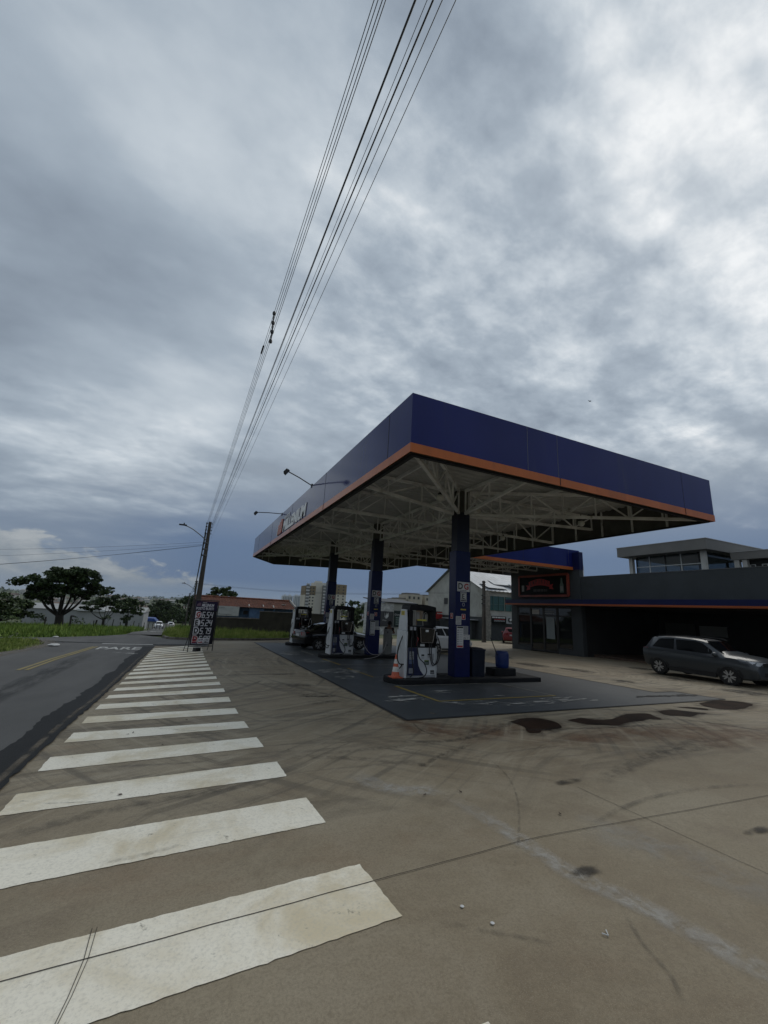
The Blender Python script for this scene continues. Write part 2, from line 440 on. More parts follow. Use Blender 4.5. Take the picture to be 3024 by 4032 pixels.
def film(name, color, density=0.6, scale=(1, 1, 1), nscale=6.0, lo=0.35, hi=0.6, rough=0.7, spec=0.3, soft=False):
    """a thin stain: broken-up colour over what lies below"""
    m = bpy.data.materials.new(name); m.use_nodes = True
    t = NT(m.node_tree); b = t.n('ShaderNodeBsdfPrincipled'); o = t.n('ShaderNodeOutputMaterial')
    co = t.n('ShaderNodeTexCoord').outputs['Object']
    b.inputs['Base Color'].default_value = (*color, 1); b.inputs['Roughness'].default_value = rough; b.inputs['Specular IOR Level'].default_value = spec
    nz = t.noise(t.mapping(co, scale=scale), nscale, 7.0, 0.65, 0.3)
    tr = t.n('ShaderNodeBsdfTransparent'); mx = t.n('ShaderNodeMixShader')
    fd = t.n('ShaderNodeAttribute', attribute_name='fade').outputs['Fac'] if soft else 1.0
    t.put(mx.inputs[0], t.math('MULTIPLY', t.smooth(nz, lo, hi, 0.0, density), fd)); t.t.links.new(tr.outputs[0], mx.inputs[1]); t.t.links.new(b.outputs[0], mx.inputs[2]); t.t.links.new(mx.outputs[0], o.inputs[0])
    return m

SOIL = ground_material(); CONC = concrete_material()
ASPH = asphalt_material('old_asphalt', (0.078, 0.077, 0.075), (0.112, 0.110, 0.106), (0.16, 0.157, 0.15))
FRESH = asphalt_material('fresh_asphalt', (0.012, 0.0125, 0.013), (0.020, 0.0205, 0.021), (0.040, 0.041, 0.042))

# --- one ground sheet reaching the horizon (graded: fine near, coarse far)
def axis(lo, hi, fine_lo, fine_hi, step):
    a = []; v = fine_lo
    while v <= fine_hi: a.append(v); v += step
    v, s = fine_hi, step
    while v < hi: s *= 1.22; v += s; a.append(v)
    v, s = fine_lo, step
    while v > lo: s *= 1.22; v -= s; a.insert(0, v)
    return a
gx = axis(-5200, 5200, -60, 80, 4.0); gy = axis(-1500, 6000, -20, 130, 4.0)
mb = MB()
vs = [(x, y, ground(x, y) - 0.07) for y in gy for x in gx]; nx = len(gx)
mb.add(vs, [(j * nx + i, j * nx + i + 1, (j + 1) * nx + i + 1, (j + 1) * nx + i) for j in range(len(gy) - 1) for i in range(nx - 1)], SOIL)
struct(mb.build('ground', smooth=60))

def sheet(name, pts, dz, m, kind=True):
    b = MB(); b.poly([(x, y, gz(y) + dz) for x, y in pts], m); o = b.build(name)
    return struct(o) if kind else o

KERB = [(-1.25, 30.6), (-0.95, 29.35), (-0.45, 28.85), (0.2, 28.72), (1.5, 28.85), (4.24, 29.5), (7.0, 30.9), (11.0, 33.0), (16.0, 35.6)]
conc_pts = [(-2.3, -14), (46, -14), (46, 35.9), (16.0, 35.9)] + [(x, y) for x, y in KERB[::-1] if x > 0.9] + [(0.9, 24.6), (-2.3, 24.6)]
sheet('forecourt_concrete', conc_pts, 0.0, CONC)

def ragged(p, q, n, amp, seed):
    rr = random.Random(seed); pts = []
    for i in range(n):
        t = i / n
        pts.append((p[0] + (q[0] - p[0]) * t + rr.uniform(-amp, amp), p[1] + (q[1] - p[1]) * t))
    return pts
edge = ragged((-1.40, -12), (-1.45, 5.9), 90, 0.02, 1) + ragged((-1.46, 5.9), (-1.42, 8.4), 24, 0.02, 2) + ragged((-1.42, 8.4), (-1.34, 11.5), 28, 0.025, 3) + ragged((-1.34, 11.5), (-1.20, 24.0), 60, 0.02, 4)
road_pts = edge + [(-1.2, 24.2), (1.2, 24.35), (1.6, 28.8)] + [(x, y) for x, y in KERB[::-1] if x < 1.4] + \
    [(-3.45, 34.2), (-3.55, 33.0), (-4.49, 31.0), (-6.18, 29.1), (-7.39, 28.2), (-9.5, 28.15), (-9.5, 27.9), (-7.07, 27.75), (-6.35, 26.35), (-5.68, 24.1), (-5.67, 21.3), (-5.98, 20.1), (-6.1, -12)]
sheet('road', road_pts, 0.012, ASPH)
inner = [(x - 0.45 - 0.12 * mnoise.noise(Vector((y * 0.9, 1.3, 0))) + 0.04 * mnoise.noise(Vector((y * 6, 2.3, 0))), y) for x, y in edge if y < 23.5][::-1]
sheet('fresh_asphalt_strip', [(x + 0.004, y) for x, y in edge if y < 23.6] + [(-1.9, 23.6)] + inner, 0.018, FRESH)
# dark wet-looking sealing across the mouth of the junction
mb = MB(); mb.poly([(x, y, gz(y) + 0.016) for x, y in [(-1.5, 24.0), (1.1, 24.5), (1.2, 25.3), (-1.2, 25.0), (-5.2, 25.9), (-6.2, 26.3), (-5.8, 25.2), (-3.4, 25.0)]], film('junction_sealer', (0.02, 0.02, 0.021), 0.8, (0.6, 2, 1), 1.2, 0.3, 0.5))
struct(mb.build('road_patch'))
# the road running on downhill
mb = MB(); rows = []
for i in range(41):
    y = 33 + i * 3.2
    xr = -1.15 - 0.9 * sstep(40, 112, y); xl = -3.45 - 3.5 * sstep(42, 108, y) * ((y - 33) / 80.0) ** 0.4
    xc = 0.0 - 0.02 * max(0, y - 112)
    for x in (xl + xc, (xl + xr) / 2 + xc, xr + xc): rows.append((x, y, ground(x, y) + 0.03))
mb.add(rows, [(3 * i + k, 3 * i + k + 1, 3 * i + k + 4, 3 * i + k + 3) for i in range(40) for k in range(2)], ASPH)
struct(mb.build('road_downhill', smooth=60))

# --- kerb along the far verge
kerb_m = mat('kerb_concrete', (0.13, 0.115, 0.10), 0.9, var=0.35, vscale=4)
mb = MB()
for (ax, ay), (bx, by) in zip(KERB[:-1], KERB[1:]):
    L = Vector((bx - ax, by - ay)); nrm = Vector((-L.y, L.x)).normalized() * 0.16
    q = [(ax, ay), (bx, by), (bx + nrm.x, by + nrm.y), (ax + nrm.x, ay + nrm.y)]
    vv = [(x, y, gz(y) - 0.1) for x, y in q] + [(x, y, gz(y) + 0.13) for x, y in q]
    mb.add(vv, [(3, 2, 1, 0), (4, 5, 6, 7), (0, 1, 5, 4), (1, 2, 6, 5), (2, 3, 7, 6), (3, 0, 4, 7)], kerb_m)
struct(mb.build('kerb'))

# --- zebra crossing
WHITE = worn_paint('crossing_paint', (0.84, 0.79, 0.665), CONC, 0.59, 8.0, (0.53, 0.43, 0.25), wear_soft=0.16)
S = [((-1.22, 1.80), (1.59, 1.995), (1.62, 1.40), (-1.22, 1.20)),
     ((-1.24, 3.215), (1.485, 3.411), (1.531, 2.783), (-1.24, 2.585)),
     ((-1.26, 4.51), (1.399, 4.704), (1.434, 4.127), (-1.25, 3.915)),
     ((-1.27, 5.655), (1.316, 5.869), (1.332, 5.34), (-1.265, 5.16)),
     ((-1.278, 6.795), (1.23, 7.029), (1.261, 6.521), (-1.27, 6.29)),
     ((-1.267, 7.918), (1.162, 8.052), (1.188, 7.597), (-1.276, 7.414)),
     ((-1.283, 8.947), (1.117, 9.137), (1.131, 8.638), (-1.275, 8.479)),
     ((-1.26, 9.953), (1.093, 10.304), (1.097, 9.774), (-1.27, 9.517)),
     ((-1.246, 10.913), (1.068, 11.399), (1.066, 10.922), (-1.262, 10.514)),
     ((-1.232, 11.8), (1.036, 12.432), (1.032, 11.954), (-1.253, 11.397)),
     ((-1.236, 12.66), (1.01, 13.445), (1.002, 12.955), (-1.245, 12.269)),
     ((-1.236, 13.567), (0.964, 14.425), (0.959, 13.901), (-1.238, 13.113)),
     ((-1.235, 14.394), (0.935, 15.458), (0.938, 14.902), (-1.24, 13.95)),
     ((-1.216, 15.163), (0.918, 16.428), (0.92, 15.903), (-1.217, 14.747)),
     ((-1.20, 15.95), (0.90, 17.405), (0.90, 16.874), (-1.21, 15.52))]
for i in range(1, 9):
    yl, yr = 15.95 + 0.80 * i, 17.405 + 0.97 * i
    S.append(((-1.19, yl), (0.88, yr), (0.88, yr - 0.52), (-1.19, yl - 0.44)))
mb = MB()
rs_ = random.Random(77)
for q in S:
    p = []
    for (xa, ya), (xb, yb) in zip(q, q[1:] + q[:1]):
        k = max(2, int(sqrt((xb - xa) ** 2 + (yb - ya) ** 2) / .045))
        p += [(xa + (xb - xa) * i / k + rs_.gauss(0, .0028), ya + (yb - ya) * i / k + rs_.gauss(0, .0028)) for i in range(k)]
    mb.poly([(x, y, gz(y) + 0.005) for x, y in p[::-1]], WHITE)
struct(mb.build('crossing_stripes'))

# --- slab joints
joint_m = mat('joint_gap', (0.035, 0.028, 0.022), 0.95)
mb = MB()
def ribbon(mb, pts, wdt, dz, m, taper=False):
    """flat strip along pts; with taper its opacity mask falls off at the sides and the ends"""
    n = len(pts); rows = []
    offs = (-.5, -.22, .22, .5) if taper else (-.5, .5)
    o = len(mb.v)
    for i, (x, y) in enumerate(pts):
        a = Vector(pts[max(0, i - 1)]); b = Vector(pts[min(n - 1, i + 1)]); t = (b - a).normalized(); nn = Vector((-t.y, t.x)) * wdt
        for k in offs: rows.append((x + nn.x * k, y + nn.y * k))
    c = len(offs)
    mb.add([(x, y, gz(y) + dz) for x, y in rows], [(i * c + k + 1, i * c + k, (i + 1) * c + k, (i + 1) * c + k + 1) for i in range(n - 1) for k in range(c - 1)], m)
    if taper:
        for i in range(n):
            e = min(1.0, min(i, n - 1 - i) / max(1, n * .22))
            for k in range(c): mb.fade[o + i * c + k] = 0.0 if k in (0, c - 1) else e
def soft_blob(mb, cx, cy, pts, dz, m):
    """stain patch whose opacity mask falls off towards its rim"""
    o = len(mb.v); n = len(pts)
    vs = [(cx, cy)] + [(cx + (x - cx) * .5, cy + (y - cy) * .5) for x, y in pts] + list(pts)
    mb.add([(x, y, gz(y) + dz) for x, y in vs], [(0, 1 + i, 1 + (i + 1) % n) for i in range(n)] + [(1 + i, 1 + n + i, 1 + n + (i + 1) % n, 1 + (i + 1) % n) for i in range(n)], m)
    for i in range(n): mb.fade[o + 1 + n + i] = 0.0
def spline(pts, k=8):
    o = []
    for i in range(len(pts) - 1):
        p0, p1, p2, p3 = (Vector(pts[max(0, i - 1)]), Vector(pts[i]), Vector(pts[i + 1]), Vector(pts[min(len(pts) - 1, i + 2)]))
        for j in range(k):
            t = j / k
            o.append(tuple(0.5 * ((2 * p1) + (p2 - p0) * t + (2 * p0 - 5 * p1 + 4 * p2 - p3) * t * t + (3 * p1 - p0 - 3 * p2 + p3) * t ** 3)))
    o.append(tuple(pts[-1])); return o
rj = random.Random(3)
jl = [(-1.35 + i * 0.25, 3.03 + 0.0128 * i + rj.uniform(-.004, .004)) for i in range(18)] + [(3.2 + i * 0.3, 3.25 - 0.016 * i + rj.uniform(-.004, .004)) for i in range(30)]
ribbon(mb, jl, 0.0065, 0.008, joint_m)
for x in (4.52,): ribbon(mb, [(x + rj.uniform(-.008, .008), -12 + i * 0.4) for i in range(41)], 0.005, 0.004, joint_m)
ribbon(mb, [(-1.3 + i * .5, 11.0 + 0.02 * i) for i in range(10)], 0.012, 0.0035, joint_m)
if False: ribbon(mb, [(4.5 + i * .5, -3.0 + rj.uniform(-.006, .006)) for i in range(40)], 0.012, 0.004, joint_m)
ribbon(mb, [(-0.24, 3.33), (-0.235, 3.08), (-0.255, 2.85), (-0.29, 2.60)], 0.0035, 0.0085, joint_m)
ribbon(mb, [(-0.215, 3.33), (-0.215, 3.08), (-0.24, 2.85), (-0.28, 2.60)], 0.003, 0.0085, joint_m)
struct(mb.build('slab_joints'))

DUST = film('road_dust', (0.20, 0.165, 0.12), 0.55, (1, 1, 1), 3.0, 0.30, 0.66, soft=True)
mb = MB(); ribbon(mb, spline([(x - .10, y) for x, y in edge[::10]], 3), .10, 0.022, DUST, True); ribbon(mb, spline([(-5.95, 12), (-5.85, 18), (-5.6, 21.3), (-5.6, 24.1), (-6.2, 26.3), (-6.9, 27.6)], 5), .9, 0.0205, DUST, True)
ribbon(mb, [(-3.2, -2 + 1.2 * i) for i in range(20)], .7, 0.020, film('lane_wear', (0.045, 0.045, 0.045), .6, (2, .4, 1), 2.0, .3, .65, soft=True), True)
struct(mb.build('road_dust'))

# --- tyre marks, pale scuffs and stains
TYRE = film('tyre_rubber', (0.045, 0.042, 0.040), 0.50, (1, 1, 1), 9.0, 0.32, 0.66, soft=True)
TYRE2 = film('tyre_rubber_faint', (0.06, 0.055, 0.05), 0.34, (1, 1, 1), 8.0, 0.34, 0.70, soft=True)
PALE = film('pale_scuff', (0.46, 0.44, 0.40), 0.55, (1.5, 1.5, 1), 5.0, 0.30, 0.68, soft=True)
mb = MB()
marks = [([(3.0, 6.33), (3.78, 6.09), (4.45, 6.12), (5.39, 6.46), (6.2, 6.91)], .16, TYRE), ([(1.5, 6.0), (2.85, 6.0), (3.47, 6.01), (4.07, 5.91)], .14, TYRE2),
         ([(4.08, 7.32), (3.95, 6.74), (4.04, 6.37)], .05, TYRE), ([(3.3, 5.32), (3.75, 5.57), (4.22, 5.8)], .11, TYRE2), ([(3.44, 5.28), (3.89, 5.58), (4.42, 5.88)], .1, TYRE2),
         ([(1.3, 6.1), (2.33, 5.69), (2.89, 5.32), (3.49, 5.05)], .18, TYRE2), ([(4.22, 5.48), (3.96, 4.63), (3.57, 3.98), (2.94, 3.27), (2.52, 2.88)], .03, TYRE2),
         ([(2.96, 5.11), (4.0, 5.79)], .10, TYRE2), ([(4.88, 4.0), (6.74, 4.52), (8.85, 4.59)], .30, TYRE2), ([(1.72, 2.66), (2.05, 2.42), (2.28, 2.25)], .05, TYRE2),
         ([(2.99, 2.33), (2.81, 2.07), (2.72, 1.85), (2.59, 1.69)], .04, TYRE2), ([(9.96, 6.1), (10.53, 5.51), (10.74, 4.85)], .22, TYRE), ([(6.37, 4.53), (8.17, 4.84), (9.26, 4.87)], .35, TYRE2),
         ([(-1.3, 4.60), (-0.45, 4.97), (0.42, 5.16), (1.22, 5.2)], .20, TYRE2), ([(-0.33, 4.06), (-0.08, 4.07), (0.23, 4.14)], .07, TYRE2), ([(-1.0, 5.33), (-0.48, 5.21)], .022, TYRE),
         ([(-0.27, 7.97), (0.53, 7.5)], .025, TYRE), ([(0.1, 8.06), (1.16, 7.74)], .02, TYRE2)]
for k in range(30):
    x0 = rj.uniform(1.0, 6.5); y0 = rj.uniform(6.0, 24.0); a = rj.uniform(-0.25, 0.55); cv = rj.uniform(-0.10, 0.10); L = rj.uniform(2.0, 5.0)
    if 3.6 < x0 + L * cos(a) and y0 > 7: L = max(0.8, (3.9 - x0)); x0 = min(x0, 2.6)
    pts = [(x0 + L * t * cos(a), y0 + L * t * sin(a) + cv * (L * t) ** 2 * 0.5) for t in (0, .33, .66, 1)]
    marks.append((pts, rj.uniform(.08, .22), TYRE2 if k % 3 else TYRE))
for k in range(16):
    x0 = rj.uniform(14.6, 19.5); y0 = rj.uniform(4.0, 22.0); a = rj.uniform(1.1, 2.0); L = rj.uniform(2.5, 5)
    marks.append(([(x0 + L * t * cos(a), y0 + L * t * sin(a)) for t in (0, .4, 1)], rj.uniform(.12, .3), TYRE2))
for k in range(34):
    cx_, cy_, R_ = rj.uniform(-1, 8), rj.uniform(-5, 12), rj.uniform(4, 9)
    a0 = rj.uniform(0, 6.28); a1 = a0 + rj.uniform(.35, .9); pts = [(cx_ + R_ * cos(a0 + (a1 - a0) * t / 5), cy_ + R_ * sin(a0 + (a1 - a0) * t / 5)) for t in range(6)]
    if all(1.3 < x < 11 and 2.2 < y < 7.2 for x, y in pts):
        wq = rj.choice((.03, .05, .09, .13)); marks.append((pts, wq, TYRE2))
        if k % 2: marks.append(([(x + .10, y + .12) for x, y in pts], wq * .8, TYRE2))
for i, (pts, wd, m) in enumerate(marks): ribbon(mb, spline(pts), wd, 0.0070 + 0.0001 * i, m, True)
struct(mb.build('tyre_marks'))
mb = MB()
ribbon(mb, spline([(2.85, 4.3), (2.93, 3.75), (2.96, 3.2), (2.99, 2.72), (3.12, 2.36), (3.19, 2.08), (3.26, 1.64), (3.3, 1.2)]), .26, 0.0062, PALE, True)
ribbon(mb, spline([(2.1, 5.2), (2.3, 4.7), (2.6, 4.5), (2.9, 4.45)]), .34, 0.0063, PALE, True)
ribbon(mb, spline([(3.7, 3.4), (4.1, 2.6), (4.3, 1.9)]), .7, 0.0064, film('pale_scuff_faint', (0.40, 0.39, 0.36), 0.35, (1, 1, 1), 3.0, 0.35, 0.7, soft=True), True)
struct(mb.build('pale_scuffs'))

def blob(cx, cy, rx, ry, seed, n=40, rot=0.0, amp=.35):
    p = []
    for i in range(n):
        a = 2 * pi * i / n
        r = 1 + amp * mnoise.noise(Vector((cos(a) * 1.7, sin(a) * 1.7, seed * 3.7))) + amp * .5 * mnoise.noise(Vector((cos(a) * 4.5, sin(a) * 4.5, seed * 1.9)))
        x, y = rx * r * cos(a), ry * r * sin(a)
        p.append((cx + x * cos(rot) - y * sin(rot), cy + x * sin(rot) + y * cos(rot)))
    return p
WET = mat('wet_stain', (0.022, 0.0125, 0.008), 0.6, var=0.6, vscale=1.6, spec=0.03)
puddles = [[(5.75, 6.08), (5.92, 6.36), (6.0, 6.6), (6.02, 6.83), (6.24, 6.95), (6.46, 6.99), (6.7, 6.98), (6.83, 6.9), (6.93, 6.66), (6.84, 6.4), (6.68, 6.2), (6.4, 6.17), (6.31, 6.1), (6.15, 6.18), (5.98, 6.08)],
           [(7.3, 6.62), (7.55, 6.72), (7.85, 6.73), (8.0, 6.55), (8.25, 6.45), (8.62, 6.58), (9.0, 6.66), (9.3, 6.76), (9.85, 6.69), (9.72, 6.4), (9.56, 6.19), (9.3, 6.3), (9.0, 6.23), (8.5, 6.2), (8.0, 6.05), (7.7, 6.18), (7.45, 6.32)],
           [(10.38, 6.8), (10.7, 6.84), (11.0, 6.83), (11.25, 6.55), (11.5, 6.36), (11.1, 6.33), (10.68, 6.2), (10.45, 6.32), (10.2, 6.45)],
           [(11.5, 7.0), (11.9, 6.95), (12.2, 6.72), (11.95, 6.6), (11.8, 6.78)],
           [(12.86, 7.26), (13.5, 7.36), (14.2, 7.37), (14.6, 7.0), (14.3, 6.7), (13.5, 6.52), (12.75, 6.46), (12.5, 6.85)]]
def crinkle(pts, seed, amp=.05):
    sp = spline(pts + [pts[0]], 6)[:-1]
    return [(x + amp * mnoise.noise(Vector((x * 3.1, y * 3.1, seed))), y + amp * mnoise.noise(Vector((x * 3.1, y * 3.1, seed + 9)))) for x, y in sp]
mb = MB()
for i, p in enumerate(puddles):
    mb.poly([(x, y, gz(y) + 0.009) for x, y in crinkle(p, i)][::-1], WET)
HALO = film('damp_halo', (0.05, 0.034, 0.024), 0.7, (1, 1, 1), 3.0, 0.30, 0.62, soft=True)
for i, p in enumerate(puddles):
    mx_, my_ = sum(q[0] for q in p) / len(p), sum(q[1] for q in p) / len(p)
    soft_blob(mb, mx_, my_, [(mx_ + (x - mx_) * 1.35, my_ + (y - my_) * 1.6) for x, y in crinkle(p, i)], 0.0085, HALO)
OIL = film('oil_stain', (0.03, 0.026, 0.022), 0.70, (1, 1, 1), 4.5, 0.30, 0.60, soft=True)
for i, (x, y, a, b_) in enumerate([(3.12, 2.72, .13, .05), (4.50, 4.16, .2, .06), (15.2, 15.9, .5, .9), (15.9, 13.9, .4, .8), (18.2, 11.0, .25, .45), (17.1, 8.2, .6, .5), (16.4, 19.2, .5, .6), (19.8, 7.8, .5, .3), (5.35, 2.62, .16, .05), (20.6, 14.0, .5, .6), (14.8, 10.8, .3, .4)]):
    soft_blob(mb, x, y, blob(x, y, a * 1.35, b_ * 1.35, i), 0.0095 + .0001 * i, OIL)
RUSTW = film('rust_wash', (0.18, 0.085, 0.045), 0.42, (1, 1, 1), 2.2, 0.30, 0.68, soft=True)
for i, (x, y, a, b_) in enumerate([(5.0, 6.4, .9, .45), (7.5, 5.6, 1.8, .35), (4.1, 6.9, .4, .5), (9.5, 5.0, 1.6, .5)]):
    soft_blob(mb, x, y, blob(x, y, a * 1.4, b_ * 1.5, i + 20), 0.0055 + .0002 * i, RUSTW)
struct(mb.build('ground_stains'))

# --- dark painted pad under the canopy, its black drain edge and bay lines
PAD = worn_paint('pad_paint', (0.050, 0.056, 0.060), CONC, 0.615, 1.6, (0.075, 0.080, 0.082), rough=0.5, wear_soft=0.03)
pad = [(4.02, 7.42), (14.5, 7.46), (14.32, 8.75), (13.38, 8.80), (13.38, 27.7), (4.02, 27.6)]
sheet('painted_pad', pad, 0.006, PAD)
mb = MB()
drain_m = mat('drain_channel', (0.012, 0.012, 0.013), 0.8)
for a, c in zip(pad, pad[1:] + pad[:1]): ribbon(mb, [a, c], 0.075, 0.014, drain_m)
struct(mb.build('drain_channel'))
YEL = worn_paint('bay_line_yellow', (0.33, 0.235, 0.035), CONC, 0.60, 7.0, (0.22, 0.18, 0.08))
FADE = worn_paint('bay_line_faded', (0.30, 0.29, 0.25), CONC, 0.54, 6.0, (0.2, 0.19, 0.16))
mb = MB()
for k, off in enumerate((0, 7.1, 14.25)):
    y1, y0 = 11.05 + off, 8.88 + off
    my = YEL if k < 2 else FADE
    if off < 14:
        ribbon(mb, [(5.60, y1), (5.66, y0)], .085, .0125, my); ribbon(mb, [(5.64, y0), (9.42, y0 + .05)], .075, .0128, YEL if k == 0 else FADE)
        ribbon(mb, [(9.38, y0 + .08), (9.26, y1)], .06, .0125, FADE); ribbon(mb, [(5.62, y1), (9.26, y1 + .06)], .05, .0128, FADE)
    y1, y0 = 15.0 + off, 12.75 + off
    ribbon(mb, [(5.60, y1), (5.66, y0)], .07, .0125, FADE if k else YEL); ribbon(mb, [(5.64, y0), (9.42, y0 + .05)], .06, .0128, FADE); ribbon(mb, [(5.62, y1), (9.3, y1)], .05, .0128, FADE)
struct(mb.build('bay_lines'))
mb = MB()
scuff = film('pad_scuffs', (0.40, 0.39, 0.36), 0.85, (0.7, 2.2, 1), 3.2, 0.50, 0.58)
for i, (x, y, a, b_) in enumerate([(7.6, 8.25, 1.0, .28), (6.2, 8.6, .9, .2), (9.2, 8.5, .7, .3), (5.0, 9.2, .6, .2), (5.1, 9.6, .5, .12), (6.6, 10.0, .8, .15), (4.75, 12.8, .3, .3), (5.1, 14.2, .9, .6), (5.0, 17.3, .8, .5), (4.8, 20.5, .6, .8), (10.2, 8.1, .5, .12), (6.1, 12.0, .5, .3), (7.6, 9.2, .3, .05)]):
    mb.poly([(px, py, gz(py) + 0.0155 + .0002 * i) for px, py in blob(x, y, a, b_, i + 40)], scuff)
dk = film('pad_tar', (0.01, 0.01, 0.011), 0.9, (1, 1, 1), 3.0, 0.35, 0.5)
for i, (x, y, a, b_) in enumerate([(12.3, 8.3, .45, .10), (13.0, 8.25, .3, .12), (13.7, 8.2, .4, .1), (14.1, 8.1, .2, .06)]):
    mb.poly([(px, py, gz(py) + 0.0185 + .0002 * i) for px, py in blob(x, y, a, b_, i + 60, amp=.8)], dk)
struct(mb.build('pad_scuffs'))

# --- road markings: PARE, double yellow line, stop line
RWHITE = worn_paint('road_paint_white', (0.48, 0.48, 0.46), ASPH, 0.60, 3.5, (0.35, 0.34, 0.3))
RYEL = worn_paint('road_paint_yellow', (0.27, 0.215, 0.085), ASPH, 0.58, 2.5, (0.2, 0.17, 0.1))
mb = MB()
Mx = Matrix(((1.0, 0.0, 0, -3.35), (-0.03, 2.15, 0, 21.55), (0, 0, 1, 0.0), (0, 0, 0, 1)))
tv, tf = text_geo('PARE', 0.02, 0)
x0 = min(q[0] for q in tv); x1 = max(q[0] for q in tv)
vv = []
for q in tv:
    X = -3.32 + (q[0] - x0) / (x1 - x0) * 1.65; Y = 21.65 + q[1] / 0.72 * 1.25
    vv.append((X, Y, gz(Y) + 0.021))
mb.add(vv, tf, RWHITE)
ribbon(mb, [(-3.55, 24.75), (-1.35, 24.6)], .30, .0215, RWHITE); ribbon(mb, [(-2.5, 20.35), (-1.62, 19.8)], .25, .0212, film('road_scrape', (0.5, 0.5, 0.48), .7, (1, 1, 1), 6, .42, .6))
ribbon(mb, [(-3.98, 15.0), (-3.92, 17.7), (-3.60, 23.0)], .10, .021, RYEL); ribbon(mb, [(-3.80, 15.0), (-3.76, 17.7), (-3.46, 23.0)], .10, .021, RYEL)
for x, y in ((-2.9, 38.5), (-2.3, 38.9), (-1.8, 39.2), (-2.4, 41.5)):
    z = ground(x, y) + .05; mb.poly([(x - .25, y - .5, ground(x, y - .5) + .05), (x + .25, y - .5, ground(x, y - .5) + .05), (x + .2, y + .6, ground(x, y + .6) + .05), (x - .2, y + .6, ground(x, y + .6) + .05)], RWHITE)
struct(mb.build('road_markings'))

# --- grass
def grass_mat(name, a, b_, c_):
    m = bpy.data.materials.new(name); m.use_nodes = True
    t = NT(m.node_tree); bs = t.n('ShaderNodeBsdfPrincipled'); o = t.n('ShaderNodeOutputMaterial'); t.t.links.new(bs.outputs[0], o.inputs[0])
    co = t.n('ShaderNodeTexCoord').outputs['Object']
    t.put(bs.inputs['Base Color'], t.ramp(t.noise(t.mapping(co, scale=(1, 1, 0.3)), 0.8, 7.0, 0.7), [(0.35, a), (0.5, b_), (0.66, c_)]))
    bs.inputs['Roughness'].default_value = 0.8; bs.inputs['Specular IOR Level'].default_value = 0.2
    return m
GR = grass_mat('verge_grass', (0.10, 0.15, 0.032), (0.19, 0.245, 0.055), (0.29, 0.31, 0.11))
GR2 = grass_mat('field_grass', (0.065, 0.115, 0.022), (0.14, 0.215, 0.042), (0.24, 0.31, 0.07))
def grass(name, inside, bounds, count, h, wd, m, seed, hfun=None):
    rr = random.Random(seed); b = MB(); vs, fs = [], []
    k = 0; tries = 0
    while k < count and tries < count * 12:
        tries += 1
        x = rr.uniform(bounds[0], bounds[1]); y = rr.uniform(bounds[2], bounds[3])
        if not inside(x, y): continue
        z = ground(x, y) - 0.06; k += 1
        hh = rr.uniform(h[0], h[1]) * (0.55 + 0.9 * max(0, 0.5 + mnoise.noise(Vector((x * .55, y * .55, seed))))) * (hfun(x, y) if hfun else 1)
        for q in range(4):
            a = rr.uniform(0, pi); l = rr.uniform(0, 2 * pi); ln = hh * rr.uniform(.15, .6); ww = wd * rr.uniform(.6, 1.4)
            ox, oy = rr.uniform(-.12, .12), rr.uniform(-.12, .12)
            i = len(vs); hq = hh * rr.uniform(.6, 1.1)
            vs += [(x + ox - ww * cos(a), y + oy - ww * sin(a), z), (x + ox + ww * cos(a), y + oy + ww * sin(a), z), (x + ox + ln * cos(l), y + oy + ln * sin(l), z + hq)]
            fs.append((i, i + 1, i + 2))
    b.add(vs, fs, m); o = b.build(name); o['kind'] = 'stuff'; return o
def near_edge(y):
    p = [(20.1, -6.0), (21.3, -5.7), (24.1, -5.7), (26.35, -6.38), (27.75, -7.1)]
    if y <= p[0][0]: return -6.1
    for (a, xa), (b_, xb) in zip(p[:-1], p[1:]):
        if y <= b_: return xa + (xb - xa) * (y - a) / (b_ - a)
    return -7.1
grass('verge_grass', lambda x, y: x < near_edge(y) - .08, (-24, -5.6, 13, 27.9), 8500, (.08, .20), .035, GR, 11)
tag(COL.objects['verge_grass'], 'low yellowish grass patch beside the asphalt on the left', 'grass')
FK = [(-60, 28.3), (-9.5, 28.25), (-7.39, 28.25), (-6.18, 29.15), (-4.49, 31.05), (-3.6, 33.2), (-3.55, 36), (-3.6, 45), (-4.6, 60), (-7, 100)]
def far_left(x, y):
    for (xa, ya), (xb, yb) in zip(FK[:3] , FK[1:4]): pass
    if x < -7.39: return y > 28.3
    for (xa, ya), (xb, yb) in zip(FK[2:-1], FK[3:]):
        if ya <= y <= yb: return x < xa + (xb - xa) * (y - ya) / (yb - ya) - .05
    return False
grass('field_grass', far_left, (-42, -3.4, 28.2, 62), 17000, (.20, .48), .05, GR2, 12, lambda x, y: 0.35 + 0.75 * sstep(29, 34, y + 0.25 * (x + 8) * (1 if x > -8 else 0)))
tag(COL.objects['field_grass'], 'tall green grass of the open field across the junction', 'grass')
def far_right(x, y):
    ky = None
    for (xa, ya), (xb, yb) in zip(KERB[:-1], KERB[1:]):
        if xa <= x <= xb: ky = ya + (yb - ya) * (x - xa) / (xb - xa)
    if x < KERB[0][0]: return False
    return ky is not None and y > ky + .2
grass('kerb_grass', far_right, (-1.25, 13, 28.7, 38.5), 6500, (.18, .42), .04, GR, 13, lambda x, y: .55 + .8 * sstep(31, 36, y))
tag(COL.objects['kerb_grass'], 'unmown grass between the far kerb and the brown wall', 'grass')
grass('roadside_grass', lambda x, y: x > -1.0 - 0.9 * sstep(40, 112, y) + .1, (-2, 3, 38.5, 80), 2500, (.3, .7), .06, GR2, 14)
tag(COL.objects['roadside_grass'], 'green grass along the right edge of the downhill road', 'grass')
